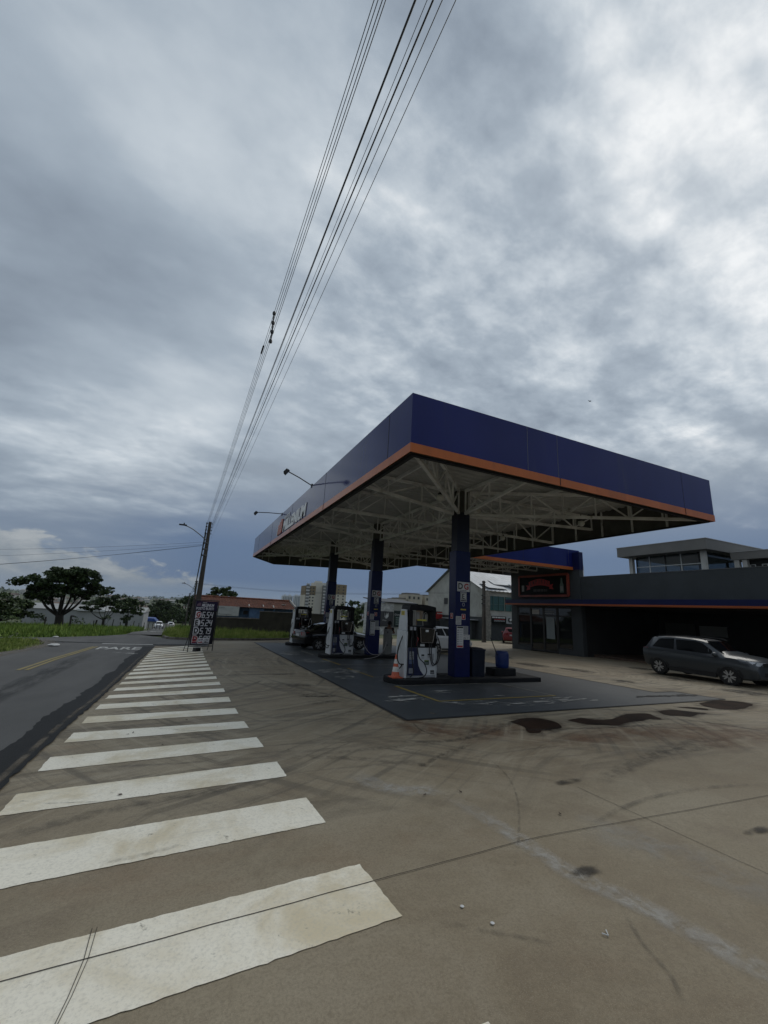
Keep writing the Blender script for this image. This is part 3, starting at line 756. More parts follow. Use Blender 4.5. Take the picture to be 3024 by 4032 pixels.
# ================================================================== CANOPIES
BLUE = mat('fascia_blue', (0.012, 0.018, 0.118), 0.10, spec=0.20, var=0.10, vscale=0.9, stretch=(1, 1, .18), dirt=(.028, .034, .10), dscale=1.6, dthr=(.56, .82))
ORANGE = mat('fascia_orange', (0.44, 0.120, 0.030), 0.25, spec=0.25, var=0.12, vscale=1.2, stretch=(1, 1, .3), dirt=(.27, .085, .03), dscale=2.2, dthr=(.54, .8))
SEAM = mat('panel_seam', (0.10, 0.11, 0.14), 0.5)
SEAMD = mat('panel_seam_dark', (0.01, 0.01, 0.02), 0.6)
STEEL = mat('white_steel', (0.72, 0.72, 0.71), 0.6, var=0.2, vscale=1.5, dirt=(0.22, 0.19, 0.15), dscale=2.0)
SHEETW = mat('roof_sheet', (0.47, 0.475, 0.47), 0.6, var=0.15, vscale=0.8, dirt=(0.40, 0.38, 0.33), dscale=0.8)
BACKS = mat('fascia_back', (0.085, 0.082, 0.072), 0.7, var=0.2, vscale=2.0)
BLACKM = mat('black_metal', (0.014, 0.014, 0.015), 0.5)
CLADB = mat('column_cladding', (0.007, 0.011, 0.064), 0.25, spec=0.22, var=0.1, vscale=2.0)
COLDK = mat('column_steel', (0.008, 0.010, 0.026), 0.4)
Z0, ZO, Z1 = 5.42, 5.63, 6.81
POLY = [(3.82, 7.32), (14.92, 7.32), (14.92, 32.9), (6.05, 36.3), (3.82, 32.0)]

canopy = thing('fuel_canopy', 'big dark blue fuel station canopy with an orange lower stripe over the pumps', 'canopy', (8.15, 19.0, 0))
CO = Matrix.Translation((-8.15, -19.0, 0))      # world -> canopy space

def wall_run(mb, pts, z0, z1, th, m, closed=True, M=None, grow=0.0):
    n = len(pts)
    def off(i, dd):
        p = Vector(pts[i]); a = Vector(pts[i - 1]) if (closed or i > 0) else None; b = Vector(pts[(i + 1) % n]) if (closed or i < n - 1) else None
        n1 = Vector(((p - a).y, -(p - a).x)).normalized() if a is not None else None
        n2 = Vector(((b - p).y, -(b - p).x)).normalized() if b is not None else None
        if n1 is None: nn, k = n2, 1
        elif n2 is None: nn, k = n1, 1
        else: nn = (n1 + n2).normalized(); k = 1 / max(.3, nn.dot(n1))
        return p + nn * dd * k
    for i in range(n if closed else n - 1):
        j = (i + 1) % n
        o0, o1, i0, i1 = off(i, grow), off(j, grow), off(i, -th), off(j, -th)
        vs = [(q.x, q.y, z) for z in (z0, z1) for q in (o0, o1, i1, i0)]
        mb.add(vs, [(3, 2, 1, 0), (4, 5, 6, 7), (0, 1, 5, 4), (2, 3, 7, 6), (1, 2, 6, 5), (3, 0, 4, 7)], m, M)

mb = MB(); wall_run(mb, POLY, ZO, Z1, 0.04, BLUE, M=CO)
for (x, y, s) in [(7.11, 7.32, 0), (8.13, 7.32, 0), (13.4, 7.32, 0)]:
    mb.box(x - .006, x + .006, y - .004, y + .01, ZO + .01, Z1 - .01, SEAM if x < 13 else SEAMD, CO)
for y in (8.5, 13.8, 19.2, 24.5, 29.6): mb.box(3.816, 3.83, y - .012, y + .012, ZO + .01, Z1 - .01, SEAMD, CO)
mb.build('fascia', canopy)
mb = MB(); wall_run(mb, POLY, Z0, ZO - .002, 0.004, ORANGE, M=CO, grow=0.012)
for (x, y) in [(8.17, 7.30), (13.4, 7.30)]: mb.box(x - .008, x + .008, y - .003, y + .01, Z0 + .01, ZO, SEAMD, CO)
for y in (13.8, 19.2, 24.5): mb.box(3.80, 3.815, y - .015, y + .015, Z0 + .01, ZO, SEAMD, CO)
mb.build('orange_stripe', canopy)
# inner skin of the fascia with its studs and a dark bottom trim
inner_p = [(3.92, 7.42), (14.82, 7.42), (14.82, 32.8), (6.08, 36.15), (3.92, 31.95)]
mb = MB(); wall_run(mb, inner_p, Z0 + .02, Z1 - .05, 0.02, BACKS, M=CO)
wall_run(mb, inner_p, Z0 - .03, Z0 + .018, 0.09, BLACKM, M=CO)
for a, b in zip(inner_p, inner_p[1:] + inner_p[:1]):
    L = (Vector(b) - Vector(a)).length; k = int(L / 1.25)
    for i in range(1, k):
        p = Vector(a) + (Vector(b) - Vector(a)) * i / k; t = (Vector(b) - Vector(a)).normalized(); nn = Vector((-t.y, t.x)) * .06
        mb.bar((p.x + nn.x, p.y + nn.y, Z0 + .03), (p.x + nn.x, p.y + nn.y, Z1 - .3), .05, .06, STEEL, CO)
mb.build('fascia_frame', canopy)
# corrugated roof sheet
mb = MB(); y = 7.45; prof = []
while y < 35.9:
    prof += [(y, 0), (y + .10, 0), (y + .14, .04), (y + .24, .04)]; y += .28
def xspan(y):
    if y <= 31.95: return 3.95, 14.8
    xr = 14.8 if y < 32.8 else 14.8 - (14.8 - 6.08) * (y - 32.8) / 3.35
    xl = 3.95 + (6.08 - 3.95) * min(1, (y - 31.95) / 4.2)
    return xl, max(xl + .01, xr)
def zroof(x): return 6.34 + 0.018 * abs(x - 8.15)
vs = []
for y, dz in prof:
    xl, xr = xspan(min(y, 36.1)); xm = min(max(8.15, xl), xr)
    for x in (xl, xm, xr): vs.append((x, y, zroof(x) + dz))
n = len(prof)
mb.add(vs, [(3 * i + k, 3 * i + 3 + k, 3 * i + 4 + k, 3 * i + 1 + k) for i in range(n - 1) for k in (0, 1)], SHEETW, CO)
mb.build('roof_sheet', canopy)

def truss(p, q, h0, h1, m, M, web=1.0, chord=.09, wb=.042, zb0=None):
    """plane truss from p to q: bottom chord at p.z/q.z, depth h0 at p, h1 at q; verticals plus zig-zag diagonals"""
    b = MB(); p, q = Vector(p), Vector(q); L = (q - p).length; n = max(3, int(L / web))
    up0, up1 = Vector((0, 0, h0)), Vector((0, 0, h1))
    b.bar(p, q, chord, chord, m, M); b.bar(p + up0, q + up1, chord, chord, m, M)
    for i in range(n + 1):
        t = i / n; lo = p.lerp(q, t); hi = (p + up0).lerp(q + up1, t)
        b.bar(lo, hi, wb, wb, m, M)
        if i < n:
            t2 = (i + 1) / n
            if i % 2: b.bar(lo, (p + up0).lerp(q + up1, t2), wb, wb, m, M)
            else: b.bar(hi, p.lerp(q, t2), wb, wb, m, M)
    return b
CY = [11.66, 18.76, 25.86]; CX0 = 8.15
runs = []
ZB = 5.46
# longitudinal girder over the columns, haunched towards its ends
runs.append(((CX0, 7.55, 5.98), (CX0, CY[0] - .3, ZB), .30, .82)); runs.append(((CX0, CY[0] + .3, ZB), (CX0, CY[1] - .3, ZB), .82, .82))
runs.append(((CX0, CY[1] + .3, ZB), (CX0, CY[2] - .3, ZB), .82, .82)); runs.append(((CX0, CY[2] + .3, ZB), (CX0, 34.6, 5.9), .82, .35))
for y in (13.75, 16.8, 22.3, 29.4): runs.append(((4.05, y, 5.5), (14.7, y, 5.5), .80, .80))
for y in (CY[0], CY[1], CY[2]):
    runs.append(((4.05, y, 5.95), (CX0 - .3, y, ZB), .36, .80)); runs.append(((CX0 + .3, y, ZB), (14.7, y, 5.8), .80, .5))
# diagonals to the corners
runs.append(((CX0 - .25, CY[0] - .25, ZB), (4.05, 7.55, 5.50), .8, .75)); runs.append(((CX0 + .25, CY[0] - .2, ZB), (14.6, 7.65, 5.50), .8, .75))
runs.append(((CX0 - .25, CY[2] + .25, ZB), (4.1, 31.8, 5.5), .8, .75)); runs.append(((CX0 + .2, CY[2] + .3, ZB), (14.5, 32.5, 5.5), .8, .75))
for a, c, h0, h1 in runs: truss(a, c, h0, h1, STEEL, CO).build('roof_truss', canopy)
mb = MB()
for x in (5.6, 10.7, 12.9): mb.bar((x, 7.5, 6.30), (x, 32.0 if x > 5 else 31.9, 6.30), .06, .11, STEEL, CO)
mb.build('purlins', canopy)

# --- columns with their signs
PWHITE = mat('sign_white', (0.55, 0.55, 0.54), 0.5); PBLK = mat('sign_black', (0.012, 0.012, 0.012), 0.5)
PRED = mat('sign_red', (0.33, 0.018, 0.022), 0.5); PGRN = mat('sign_green', (0.01, 0.05, 0.025), 0.5); PGREY = mat('sign_grey', (0.30, 0.31, 0.32), 0.6)
PYEL = mat('sign_yellow', (0.50, 0.40, 0.03), 0.5); PTXT = mat('sign_print', (0.09, 0.09, 0.10), 0.6)
def lines(mb, M, x0, x1, y0, y1, n, m, rr, fill=.5, z=.006):
    """printed text lines too small to read"""
    dy = (y1 - y0) / n
    for i in range(n):
        x = x0
        yy = y0 + (n - 1 - i) * dy + dy * (1 - fill) / 2
        while x < x1 - .005:
            wd = min(x1 - x, rr.uniform(.25, 1.0) * (x1 - x0) * .28)
            mb.box(x, x + wd, yy, yy + dy * fill, z - .002, z, m, M); x += wd + (x1 - x0) * .035
def board(mb, M, x0, x1, y0, y1, m, z=.004): mb.box(x0, x1, y0, y1, 0, z, m, M)
def column_signs(col, s):
    """papers and signs on the near face; local x from the left edge, y = height above the island"""
    F = face_M((-.29, -.201, 0), (1, 0, 0))
    rr = random.Random(5 + s)
    mb = MB(); board(mb, F, .06, .55, 2.66, 2.97, PWHITE); mb.text('D', .19, PBLK, F @ T(.095, 2.74, .005), .035); mb.text('G', .19, PRED, F @ T(.325, 2.735, .005), .035); lines(mb, F, .07, .42, 2.675, 2.715, 1, PTXT, rr); mb.build('fuel_sign', col)
    mb = MB(); board(mb, F, .19, .43, 2.33, 2.64, PWHITE); mb.box(.20, .42, 2.345, 2.385, .004, .0055, PBLK, F); mb.box(.205, .415, 2.40, 2.625, .004, .005, PBLK, F); mb.box(.222, .398, 2.417, 2.608, .005, .006, PWHITE, F); mb.text('E', .16, PBLK, F @ T(.25, 2.432, .0065), .03); mb.build('fuel_sign', col)
    mb = MB()
    ring = [( .31 + .055 * cos(a * pi / 12) * (1 if a % 2 else .86), 2.24 + .065 * sin(a * pi / 12) * (1 if a % 2 else .9)) for a in range(24)]
    hole = [( .31 + .032 * cos(a * pi / 12), 2.24 + .042 * sin(a * pi / 12)) for a in range(24)]
    vs = [(x, y, .003) for x, y in ring + hole]; mb.add(vs, [(i, (i + 1) % 24, 24 + (i + 1) % 24, 24 + i) for i in range(24)], PGREY, F)
    mb.box(.20, .41, 2.06, 2.10, 0, .003, PYEL, F); mb.build('round_sticker', col)
    for (x0, x1) in ((.24, .39),):
        mb = MB(); board(mb, F, x0, x1, 1.76, 1.94, PWHITE); mb.box(x0 + .012, x1 - .012, 1.772, 1.928, .004, .005, PRED, F)
        mb.prism([(x0 + .06, 1.82), (x0 + .09, 1.82), (x0 + .09, 1.89), (x0 + .08, 1.905), (x0 + .07, 1.905), (x0 + .06, 1.89)], .005, .006, PWHITE, F); mb.build('extinguisher_sign', col)
    G = face_M((-.291, .18, 0), (0, -1, 0))
    mb = MB(); board(mb, G, .10, .25, 1.77, 1.95, PWHITE); mb.box(.112, .238, 1.782, 1.938, .004, .005, PRED, G); mb.prism([(.16, 1.83), (.19, 1.83), (.19, 1.90), (.18, 1.915), (.17, 1.915), (.16, 1.90)], .005, .006, PWHITE, G); mb.build('extinguisher_sign', col)
    mb = MB(); board(mb, F, .02, .225, 1.60, 1.86, PWHITE); lines(mb, F, .035, .21, 1.615, 1.85, 6, PTXT, rr, .55); mb.build('notice_sheet', col)
    mb = MB(); board(mb, F, .06, .31, .885, 1.555, PWHITE); mb.box(.075, .30, 1.49, 1.54, .004, .005, PBLK, F); mb.box(.075, .295, .90, .955, .004, .005, PRED if s == 0 else PBLK, F)
    for i in range(7):
        mb.box(.085, .125, .98 + i * .07, 1.025 + i * .07, .004, .0055, PTXT, F); lines(mb, F, .15, .28, .985 + i * .07, 1.03 + i * .07, 2, PGREY, rr, .6)
    mb.build('price_poster', col)
    mb = MB(); board(mb, F, .312, .50, 1.29, 1.56, PGREY); lines(mb, F, .325, .49, 1.30, 1.55, 9, PTXT, rr, .35); mb.build('notice_sheet', col)
    mb = MB(); board(mb, F, .31, .56, 1.14, 1.288, PWHITE, .006); mb.text('PROCON', .034, PTXT, F @ T(.325, 1.24, .0075), .02, width=.20); mb.text('151', .062, PBLK, F @ T(.322, 1.155, .0075), .03); lines(mb, F, .45, .54, 1.165, 1.215, 2, PTXT, rr, .5, .008); mb.build('notice_sheet', col)
for s, cy in enumerate(CY):
    zi = gz(cy) + .155
    c = MB()
    c.box(-.29, .29, -.20, .20, 0, 4.0 - .1 * s, CLADB, T()); o = c.build('column', canopy, bevel=.012)
    o.location = (CX0 - 8.15, cy - 19.0, zi)
    c = MB(); c.box(-.24, .27, -.17, .17, 4.0 - .1 * s, Z0 + .1 - zi, COLDK); c.build('column_head', o)
    c = MB(); c.box(-.20, .20, -.16, .16, 5.40 - zi, 6.3 - zi, BACKS); c.build('head_plate', o)
    column_signs(o, s)
# --- raised lettering on the road side
LETW = mat('letter_white', (0.80, 0.80, 0.80), 0.5); LETO = mat('letter_orange', (0.50, 0.12, 0.06), 0.4)
FM = face_M((3.80, 21.0, 5.70), (0, -1, 0))
mb = MB()
mb.text('MILLENIUM', .52, LETW, CO @ FM @ T(0, .02, 0), .045, .22, width=4.55, ext=.02)
mb.text('POSTOS', .17, LETW, CO @ FM @ T(.15, .60, 0), .02, .15, width=1.25, ext=.02)
for i, (x0, m) in enumerate([(-1.52, LETW), (-1.40, LETO), (-1.10, LETO), (-.80, LETO), (-.50, LETO)]):
    h = (.40, .52, .64, .74, .70)[i]
    mb.prism([(x0, -.0), (x0 + .20, -.0), (x0 + .20 + h * .26, h), (x0 + .04 + h * .26, h)], 0, .03, m, CO @ FM)
    mb.prism([(x0 - .035, -.012), (x0 + .0, -.012), (x0 + .035 + h * .26, h + .01), (x0 + .0 + h * .26, h + .01)], -.0, .028, LETW, CO @ FM)
mb.build('lettering', canopy)

# --- floodlights reaching out from the fascia
def floodlight(label, base, head):
    o = thing('sign_floodlight', label, 'floodlight', base, 0, 'floodlights over the fascia lettering')
    v = Vector(head) - Vector(base); v.x
    b = MB(); b.tube([(0.05, 0, -.03), (0, 0, 0), tuple(v * .5 + Vector((0, 0, .02))), tuple(v)], .022, BLACKM); b.box(-.0, .07, -.06, .06, -.10, .05, BLACKM); b.build('arm', o)
    b = MB(); dd = Vector((1, 0.1, -.8)).normalized(); x = Vector((0, 1, 0)); y = dd.cross(x).normalized()
    Mh = Matrix(((x.x, y.x, dd.x, v.x), (x.y, y.y, dd.y, v.y), (x.z, y.z, dd.z, v.z - .05), (0, 0, 0, 1)))
    b.box(-.12, .12, -.09, .09, -.04, .06, BLACKM, Mh); b.box(-.10, .10, -.07, .07, .06, .065, mat('lamp_glass', (0.25, 0.26, 0.27), .15), Mh)
    for k in range(5): b.box(-.10 + k * .045, -.085 + k * .045, -.07, .07, -.085, -.04, BLACKM, Mh)
    h = b.build('lamp_head', o)
    b = MB(); b.tube([tuple(v + Vector((0, -.13, -.04))), tuple(v + Vector((-.02, -.13, .05))), tuple(v + Vector((-.02, .13, .05))), tuple(v + Vector((0, .13, -.04)))], .01, BLACKM, 6); b.build('bracket', h)
    return o
floodlight('black floodlight on a long arm at the fascia top right of the lettering', (3.80, 15.85, 6.86), (2.62, 15.05, 7.02))
floodlight('black floodlight on a long arm above the start of the fascia lettering', (3.80, 21.85, 6.80), (2.55, 22.45, 6.82))
# --- lamps hanging under the canopy
GLOBE = mat('lamp_globe', (0.55, 0.54, 0.50), 0.35)
def hang_lamp(x, y, label, z=5.36):
    o = thing('canopy_lamp', label, 'lamp', (x, y, z), 0, 'round lamps under the canopy trusses')
    b = MB(); b.tube([(0, 0, .12), (0, 0, .34)], .012, BLACKM, 6); b.lathe([(.05, .09), (.07, .14), (.03, .17)], BLACKM, 16); b.build('socket', o, 40)
    b = MB(); b.lathe([(.002, -.10), (.06, -.085), (.105, -.03), (.115, .03), (.09, .085), (.05, .10)], GLOBE, 20); b.build('globe', o, 60)
hang_lamp(11.9, 9.84, 'round white lamp under the right-hand corner strut of the canopy')
hang_lamp(11.8, 13.75, 'round white lamp under the canopy right of the nearest column')
hang_lamp(6.2, 9.9, 'round white lamp under the front left corner strut of the canopy')
hang_lamp(5.2, 27.2, 'small round lamp under the far left end of the canopy')
hang_lamp(7.0, 30.3, 'small round lamp under the far end of the canopy, above the tiled house')
hang_lamp(9.6, 20.3, 'round lamp under the canopy right of the middle column')
def box_light(x, y, z, label):
    o = thing('canopy_floodlight', label, 'floodlight', (x, y, z), radians(20), 'box floodlights on the canopy steelwork')
    b = MB(); b.box(-.14, .14, -.05, .05, -.10, .10, STEEL); b.build('housing', o, bevel=.01)
    b = MB(); b.box(-.12, .12, -.056, -.051, -.08, .08, GLOBE); b.build('lens', o)
    b = MB(); b.box(-.15, -.142, -.02, .02, -.02, .16, BLACKM); b.box(.142, .15, -.02, .02, -.02, .16, BLACKM); b.build('bracket', o)
box_light(8.60, 11.3, 5.62, 'pale box floodlight at the head of the nearest column')
box_light(5.2, 31.0, 5.6, 'pale box floodlight in the far left corner under the canopy')

# ================================================================== SECOND CANOPY
side = thing('link_canopy', 'smaller blue canopy with orange stripe linking the main canopy to the shop', 'canopy', (19.5, 23.4, 0))
SO = Matrix.Translation((-19.5, -23.4, 0))
mb = MB(); mb.box(14.96, 24.04, 20.20, 20.24, ZO, Z1, BLUE, SO); mb.box(23.0, 23.012, 20.196, 20.21, ZO, Z1, SEAM, SO); mb.box(19.0, 19.012, 20.196, 20.21, ZO, Z1, SEAMD, SO); mb.build('fascia', side)
mb = MB(); mb.box(14.96, 24.4, 26.75, 26.79, ZO, Z1, BLUE, SO); mb.build('fascia', side)
mb = MB(); mb.box(14.96, 23.9, 20.185, 20.245, Z0, ZO - .002, ORANGE, SO); mb.build('orange_stripe', side)
mb = MB(); mb.box(14.96, 24.4, 26.74, 26.80, Z0, ZO - .002, ORANGE, SO); mb.build('orange_stripe', side)
mb = MB(); mb.box(14.96, 23.36, 20.25, 20.30, Z0 + .02, Z1 - .1, BACKS, SO); mb.build('fascia_frame', side)
mb = MB(); mb.box(14.96, 24.4, 26.66, 26.735, Z0 - .02, Z1 - .1, BACKS, SO)
for i in range(7): mb.box(15.6 + i * 1.2, 15.65 + i * 1.2, 26.60, 26.66, Z0 + .03, Z1 - .3, STEEL, SO)
mb.build('fascia_frame', side)
mb = MB(); mb.box(14.96, 23.36, 20.31, 26.6, 6.40, 6.44, SHEETW, SO); mb.build('roof_sheet', side)
for y in (21.3, 23.4, 25.4): truss((15.1, y, 5.55), (23.3, y, 5.55), .75, .75, STEEL, SO).build('roof_truss', side)
for x in (17.0, 20.5): truss((x, 20.4, 5.6), (x, 26.5, 5.6), .7, .7, STEEL, SO).build('roof_truss', side)
hang_lamp(22.4, 20.9, 'small lamp under the link canopy above the shop sign', 5.5)

# ================================================================== PUMP ISLANDS
ISL = mat('island_kerb', (0.010, 0.0105, 0.012), 0.7, spec=.2, var=0.4, vscale=3)
ISLT = mat('island_top', (0.028, 0.028, 0.028), 0.75, spec=.25, var=0.35, vscale=4)
islands = []
for k, (off, lab) in enumerate([(0, 'long black kerbed pump island nearest the camera, with the traffic cone'), (7.1, 'middle black kerbed pump island behind the black car bay'), (14.25, 'farthest black kerbed pump island by the grass verge')]):
    x0, x1, y0, y1 = 5.62, 11.15, 11.16 + off, 12.36 + off
    pts = [(x1, y0), (x1, y1)] + [(x0 + .45 - .45 * sin(a), (y0 + y1) / 2 + (y1 - y0) / 2 * cos(a)) for a in [i * pi / 12 for i in range(13)]]
    zz = gz((y0 + y1) / 2)
    o = thing('pump_island', lab, 'pump island', ((x0 + x1) / 2, (y0 + y1) / 2, zz), 0, 'pump islands under the canopy')
    MM = Matrix.Translation((-(x0 + x1) / 2, -(y0 + y1) / 2, 0))
    b = MB(); b.prism(pts, -.05, .15, ISL, MM); b.build('kerb', o, bevel=.02)
    b = MB(); b.prism([(x + (.05 if x < 8 else -.05), (y0 + y1) / 2 + (y - (y0 + y1) / 2) * .9) for x, y in pts], .15, .156, ISLT, MM); b.build('top_slab', o)
    islands.append(o)

# ================================================================== FUEL PUMPS
PMPW = mat('pump_white', (0.52, 0.54, 0.56), 0.35, var=0.08, vscale=2, dirt=(0.28, 0.27, 0.25), dscale=1.7, dthr=(0.60, 0.85)); PMPB = mat('pump_black', (0.006, 0.006, 0.0065), 0.5, var=0.3, vscale=5, spec=.2)
PMPN = mat('pump_navy', (0.008, 0.011, 0.050), 0.35); CHROME = mat('silver_trim', (0.30, 0.27, 0.25), 0.35, metal=0.7); SCREEN = mat('pump_screen', (0.006, 0.006, 0.007), 0.12)
HOSE = mat('rubber_hose', (0.009, 0.009, 0.010), 0.55); PSTK = mat('sticker_grey', (0.30, 0.31, 0.33), 0.6); LCD = mat('pump_lcd', (0.60, 0.62, 0.62), 0.3)
STKB = mat('sticker_blue', (0.10, 0.14, 0.25), 0.6); SHINY = mat('brochure', (0.32, 0.31, 0.29), 0.5)
def make_pump():
    """local: x to the right along the front, y away from the viewer, z up; front face at y=0, width 1.06"""
    o = thing('fuel_pump', '-', 'fuel pump', (0, 0, 0), 0, 'fuel pumps on the islands')
    F = face_M((0, 0, 0), (1, 0, 0)); rr = random.Random(9)
    # lower cabinet
    b = MB(); b.box(.05, 1.04, .03, .57, .0, .06, PSTK); b.box(.06, 1.035, .01, .59, .06, .86, PMPW); b.build('cabinet', o, bevel=.012)
    b = MB(); b.prism([(.06, .07), (.62, .07), (.50, .20), (.42, .36), (.385, .55), (.38, .86), (.06, .86)], .0, .014, PMPN, F @ T(0, 0, -.012)); b.build('navy_panel', o)
    b = MB()
    for (x0, y0, x1, y1, m) in [(.10, .52, .25, .75, PSTK), (.10, .40, .25, .50, STKB), (.10, .13, .25, .27, PSTK)]:
        b.box(x0, x1, y0, y1, .003, .006, m, F); lines(b, F, x0 + .015, x1 - .015, y0 + .02, y1 - .02, 4, PTXT, rr, .45, .008)
    for (x0, y0, x1, y1, m) in [(.52, .62, .62, .67, PBLK), (.74, .65, .85, .69, PBLK), (.89, .50, .97, .69, PSTK), (.63, .37, .79, .50, PGRN), (.63, .47, .78, .505, mat('sticker_lime', (.20, .23, .06), .6)), (.85, .10, .98, .21, PBLK)]:
        b.box(x0, x1, y0, y1, -.0105, -.006, m, F)
    lines(b, F, .52, .62, .53, .61, 3, PSTK, rr, .5, -.007); lines(b, F, .74, .83, .57, .64, 3, PSTK, rr, .5, -.007); lines(b, F, .65, .77, .39, .45, 2, PSTK, rr, .5, -.004); lines(b, F, .86, .97, .115, .17, 2, PSTK, rr, .6, -.004)
    b.build('sticker', o)
    # dark middle console with the display
    b = MB(); b.box(.055, 1.03, .02, .58, .86, 1.50, PMPB); b.box(.04, .115, .0, .6, .86, 1.35, PMPB); b.build('console', o, bevel=.015)
    b = MB()
    b.prism([(.445, 1.02), (.855, 1.02), (.93, 1.43), (.395, 1.46)], 0, .10, SCREEN, F @ T(0, 0, -.02))
    b.build('display', o, bevel=.02)
    b = MB(); ring = [(.445, 1.02), (.855, 1.02), (.925, 1.425), (.40, 1.455)]
    for p, q in zip(ring, ring[1:] + ring[:1]): b.tube([(p[0], -.085, p[1]), (q[0], -.085, q[1])], .010, CHROME, 6)
    b.build('display_trim', o)
    b = MB(); b.box(.595, .70, 1.335, 1.40, .0805, .083, LCD, F); b.build('price_readout', o); b = MB(); b.box(.475, .63, .905, .975, -.019, -.015, LCD, F); b.build('paper_label', o)
    # dark posts and the arched top frame with the see-through opening
    b = MB(); b.box(.055, .20, .03, .57, 1.50, 1.95, PMPB); b.prism([(.84, 1.5), (1.03, 1.5), (1.02, 1.95), (.86, 1.95)], 0, .54, PMPB, F @ T(0, 0, -.57)); b.build('post', o, bevel=.01)
    arc = [(.10 + .92 * i / 10, 2.12 + .045 * sin(pi * i / 10) + .0 * i - .03 * (i / 10)) for i in range(11)]
    b = MB(); b.prism([(.055, 1.90), (.19, 1.96), (.86, 1.96), (1.03, 1.90), (1.025, 2.05)] + arc[::-1] + [(.07, 2.02)], 0, .56, PMPB, F @ T(0, 0, -.58)); b.build('top_frame', o, bevel=.012)
    # white side panel: broad below, tapering above (on the -x side)
    S = face_M((0, .6, 0), (0, -1, 0))
    b = MB(); b.prism([(-.01, 0), (.62, 0), (.615, 1.33), (.02, 1.36)], 0, .075, PMPW, S @ T(0, 0, -.02)); b.build('side_panel', o, bevel=.012)
    b = MB(); b.prism([(.05, 1.36), (.56, 1.34), (.55, 1.62), (.50, 1.98), (.18, 1.98), (.08, 1.7)], 0, .06, PMPW, S @ T(0, 0, -.03)); b.build('upper_side_panel', o, bevel=.01)
    b = MB(); b.box(.22, .44, 1.80, 1.93, .0305, .033, PYEL, S); lines(b, S, .25, .41, 1.82, 1.91, 3, PTXT, rr, .4, .035); b.build('yellow_label', o)
    S2 = face_M((1.06, 0, 0), (0, 1, 0))
    b = MB(); b.prism([(0, 0), (.6, 0), (.6, 1.34), (0, 1.33)], 0, .03, PMPW, S2 @ T(0, 0, -.02)); b.build('side_panel', o, bevel=.01)
    # things inside the opening: hose ends, brochure, round mirror, yellow bar
    b = MB()
    for i, x in enumerate((.235, .31, .37)): b.tube([(x, .22, 1.50), (x - .01, .2, 1.72), (x - .02, .2, 1.94)], .026 if i != 1 else .02, SHINY, 8)
    b.build('hose_guide', o, 40)
    b = MB(); b.box(.44, .55, .25, .27, 1.70, 1.93, SHINY); b.box(.75, .86, .25, .27, 1.64, 1.86, SHINY); b.tube([(.71, .3, 1.50), (.70, .3, 1.7), (.72, .3, 1.85), (.80, .3, 1.92), (.88, .3, 1.85), (.885, .3, 1.60)], .016, SHINY, 8); b.build('leaflet_holder', o)
    b = MB(); b.box(.40, .72, .10, .13, 1.655, 1.70, mat('bar_yellow', (.52, .46, .06), .5)); b.build('yellow_bar', o)
    # hoses
    def hose(pts, r=.016):
        b = MB(); b.tube(spline3(pts), r, HOSE, 8); b.build('hose', o, 60)
    hose([(.16, -.03, 1.30), (.10, -.10, 1.0), (.14, -.12, .5), (.20, -.10, .16), (.12, -.05, .03)])
    hose([(.30, -.03, 1.30), (.30, -.10, 1.0), (.36, -.12, .62), (.55, -.13, .42), (.64, -.13, .22), (.58, -.10, .06), (.4, -.12, .02)])
    hose([(.77, -.03, 1.0), (.74, -.10, .75), (.80, -.12, .45), (.88, -.12, .36), (1.0, -.11, .5), (1.06, -.08, .8), (.98, -.03, 1.05)])
    hose([(.84, -.03, 1.0), (.83, -.08, .6), (.90, -.10, .40), (1.05, -.08, .45), (1.16, -.04, .75), (1.14, 0, 1.05), (1.04, .05, 1.30)])
    hose([(-.04, .35, 1.0), (-.14, .3, .8), (-.20, .25, .45), (-.12, .2, .25), (-.03, .15, .42)])
    hose([(-.04, .2, 1.2), (-.16, .15, .95), (-.24, .12, .62), (-.18, .1, .40), (-.04, .05, .38)])
    hose([(1.07, .3, .9), (1.22, .25, .5), (1.18, .2, .15), (1.3, .2, .04), (1.5, .15, .03)])
    # nozzles in their holsters
    for (x, m) in ((.15, PMPB), (.29, PRED), (.96, PMPB)):
        b = MB(); b.tube([(x, -.02, 1.36), (x, -.06, 1.24), (x + .02, -.07, 1.10)], [.03, .038, .026], PMPB, 10); b.tube([(x + .01, -.075, 1.2), (x + .035, -.12, 1.12), (x + .03, -.07, 1.02)], .010, m, 6); b.tube([(x + .02, -.07, 1.10), (x + .025, -.07, .93)], .02, m, 8)
        b.build('nozzle', o, 40)
    for x in (.13, .25, .965):
        b = MB(); b.box(x - .03, x + .04, -.022, .02, 1.37, 1.47, PSTK); b.build('nozzle_label', o)
    return o
def spline3(pts, k=7):
    P = [Vector(p) for p in pts]; o = []
    for i in range(len(P) - 1):
        p0, p1, p2, p3 = P[max(0, i - 1)], P[i], P[i + 1], P[min(len(P) - 1, i + 2)]
        for j in range(k):
            t = j / k; o.append(tuple(0.5 * ((2 * p1) + (p2 - p0) * t + (2 * p0 - 5 * p1 + 4 * p2 - p3) * t * t + (3 * p1 - p0 - 3 * p2 + p3) * t ** 3)))
    o.append(tuple(P[-1])); return o
pump = make_pump()
labs = ['white and black fuel pump nearest the camera, beside the traffic cone', 'white and black fuel pump on the middle island, in front of the black car', 'white and black fuel pump on the farthest island, before the grass verge']
for k, (x, y) in enumerate([(6.12, 11.45), (6.06, 18.55), (5.98, 25.75)]):
    p = pump if k == 0 else copy_tree(pump)
    p.location = (x, y, gz(y) + .156); p['label'] = labs[k]; p['group'] = 'fuel pumps on the islands'

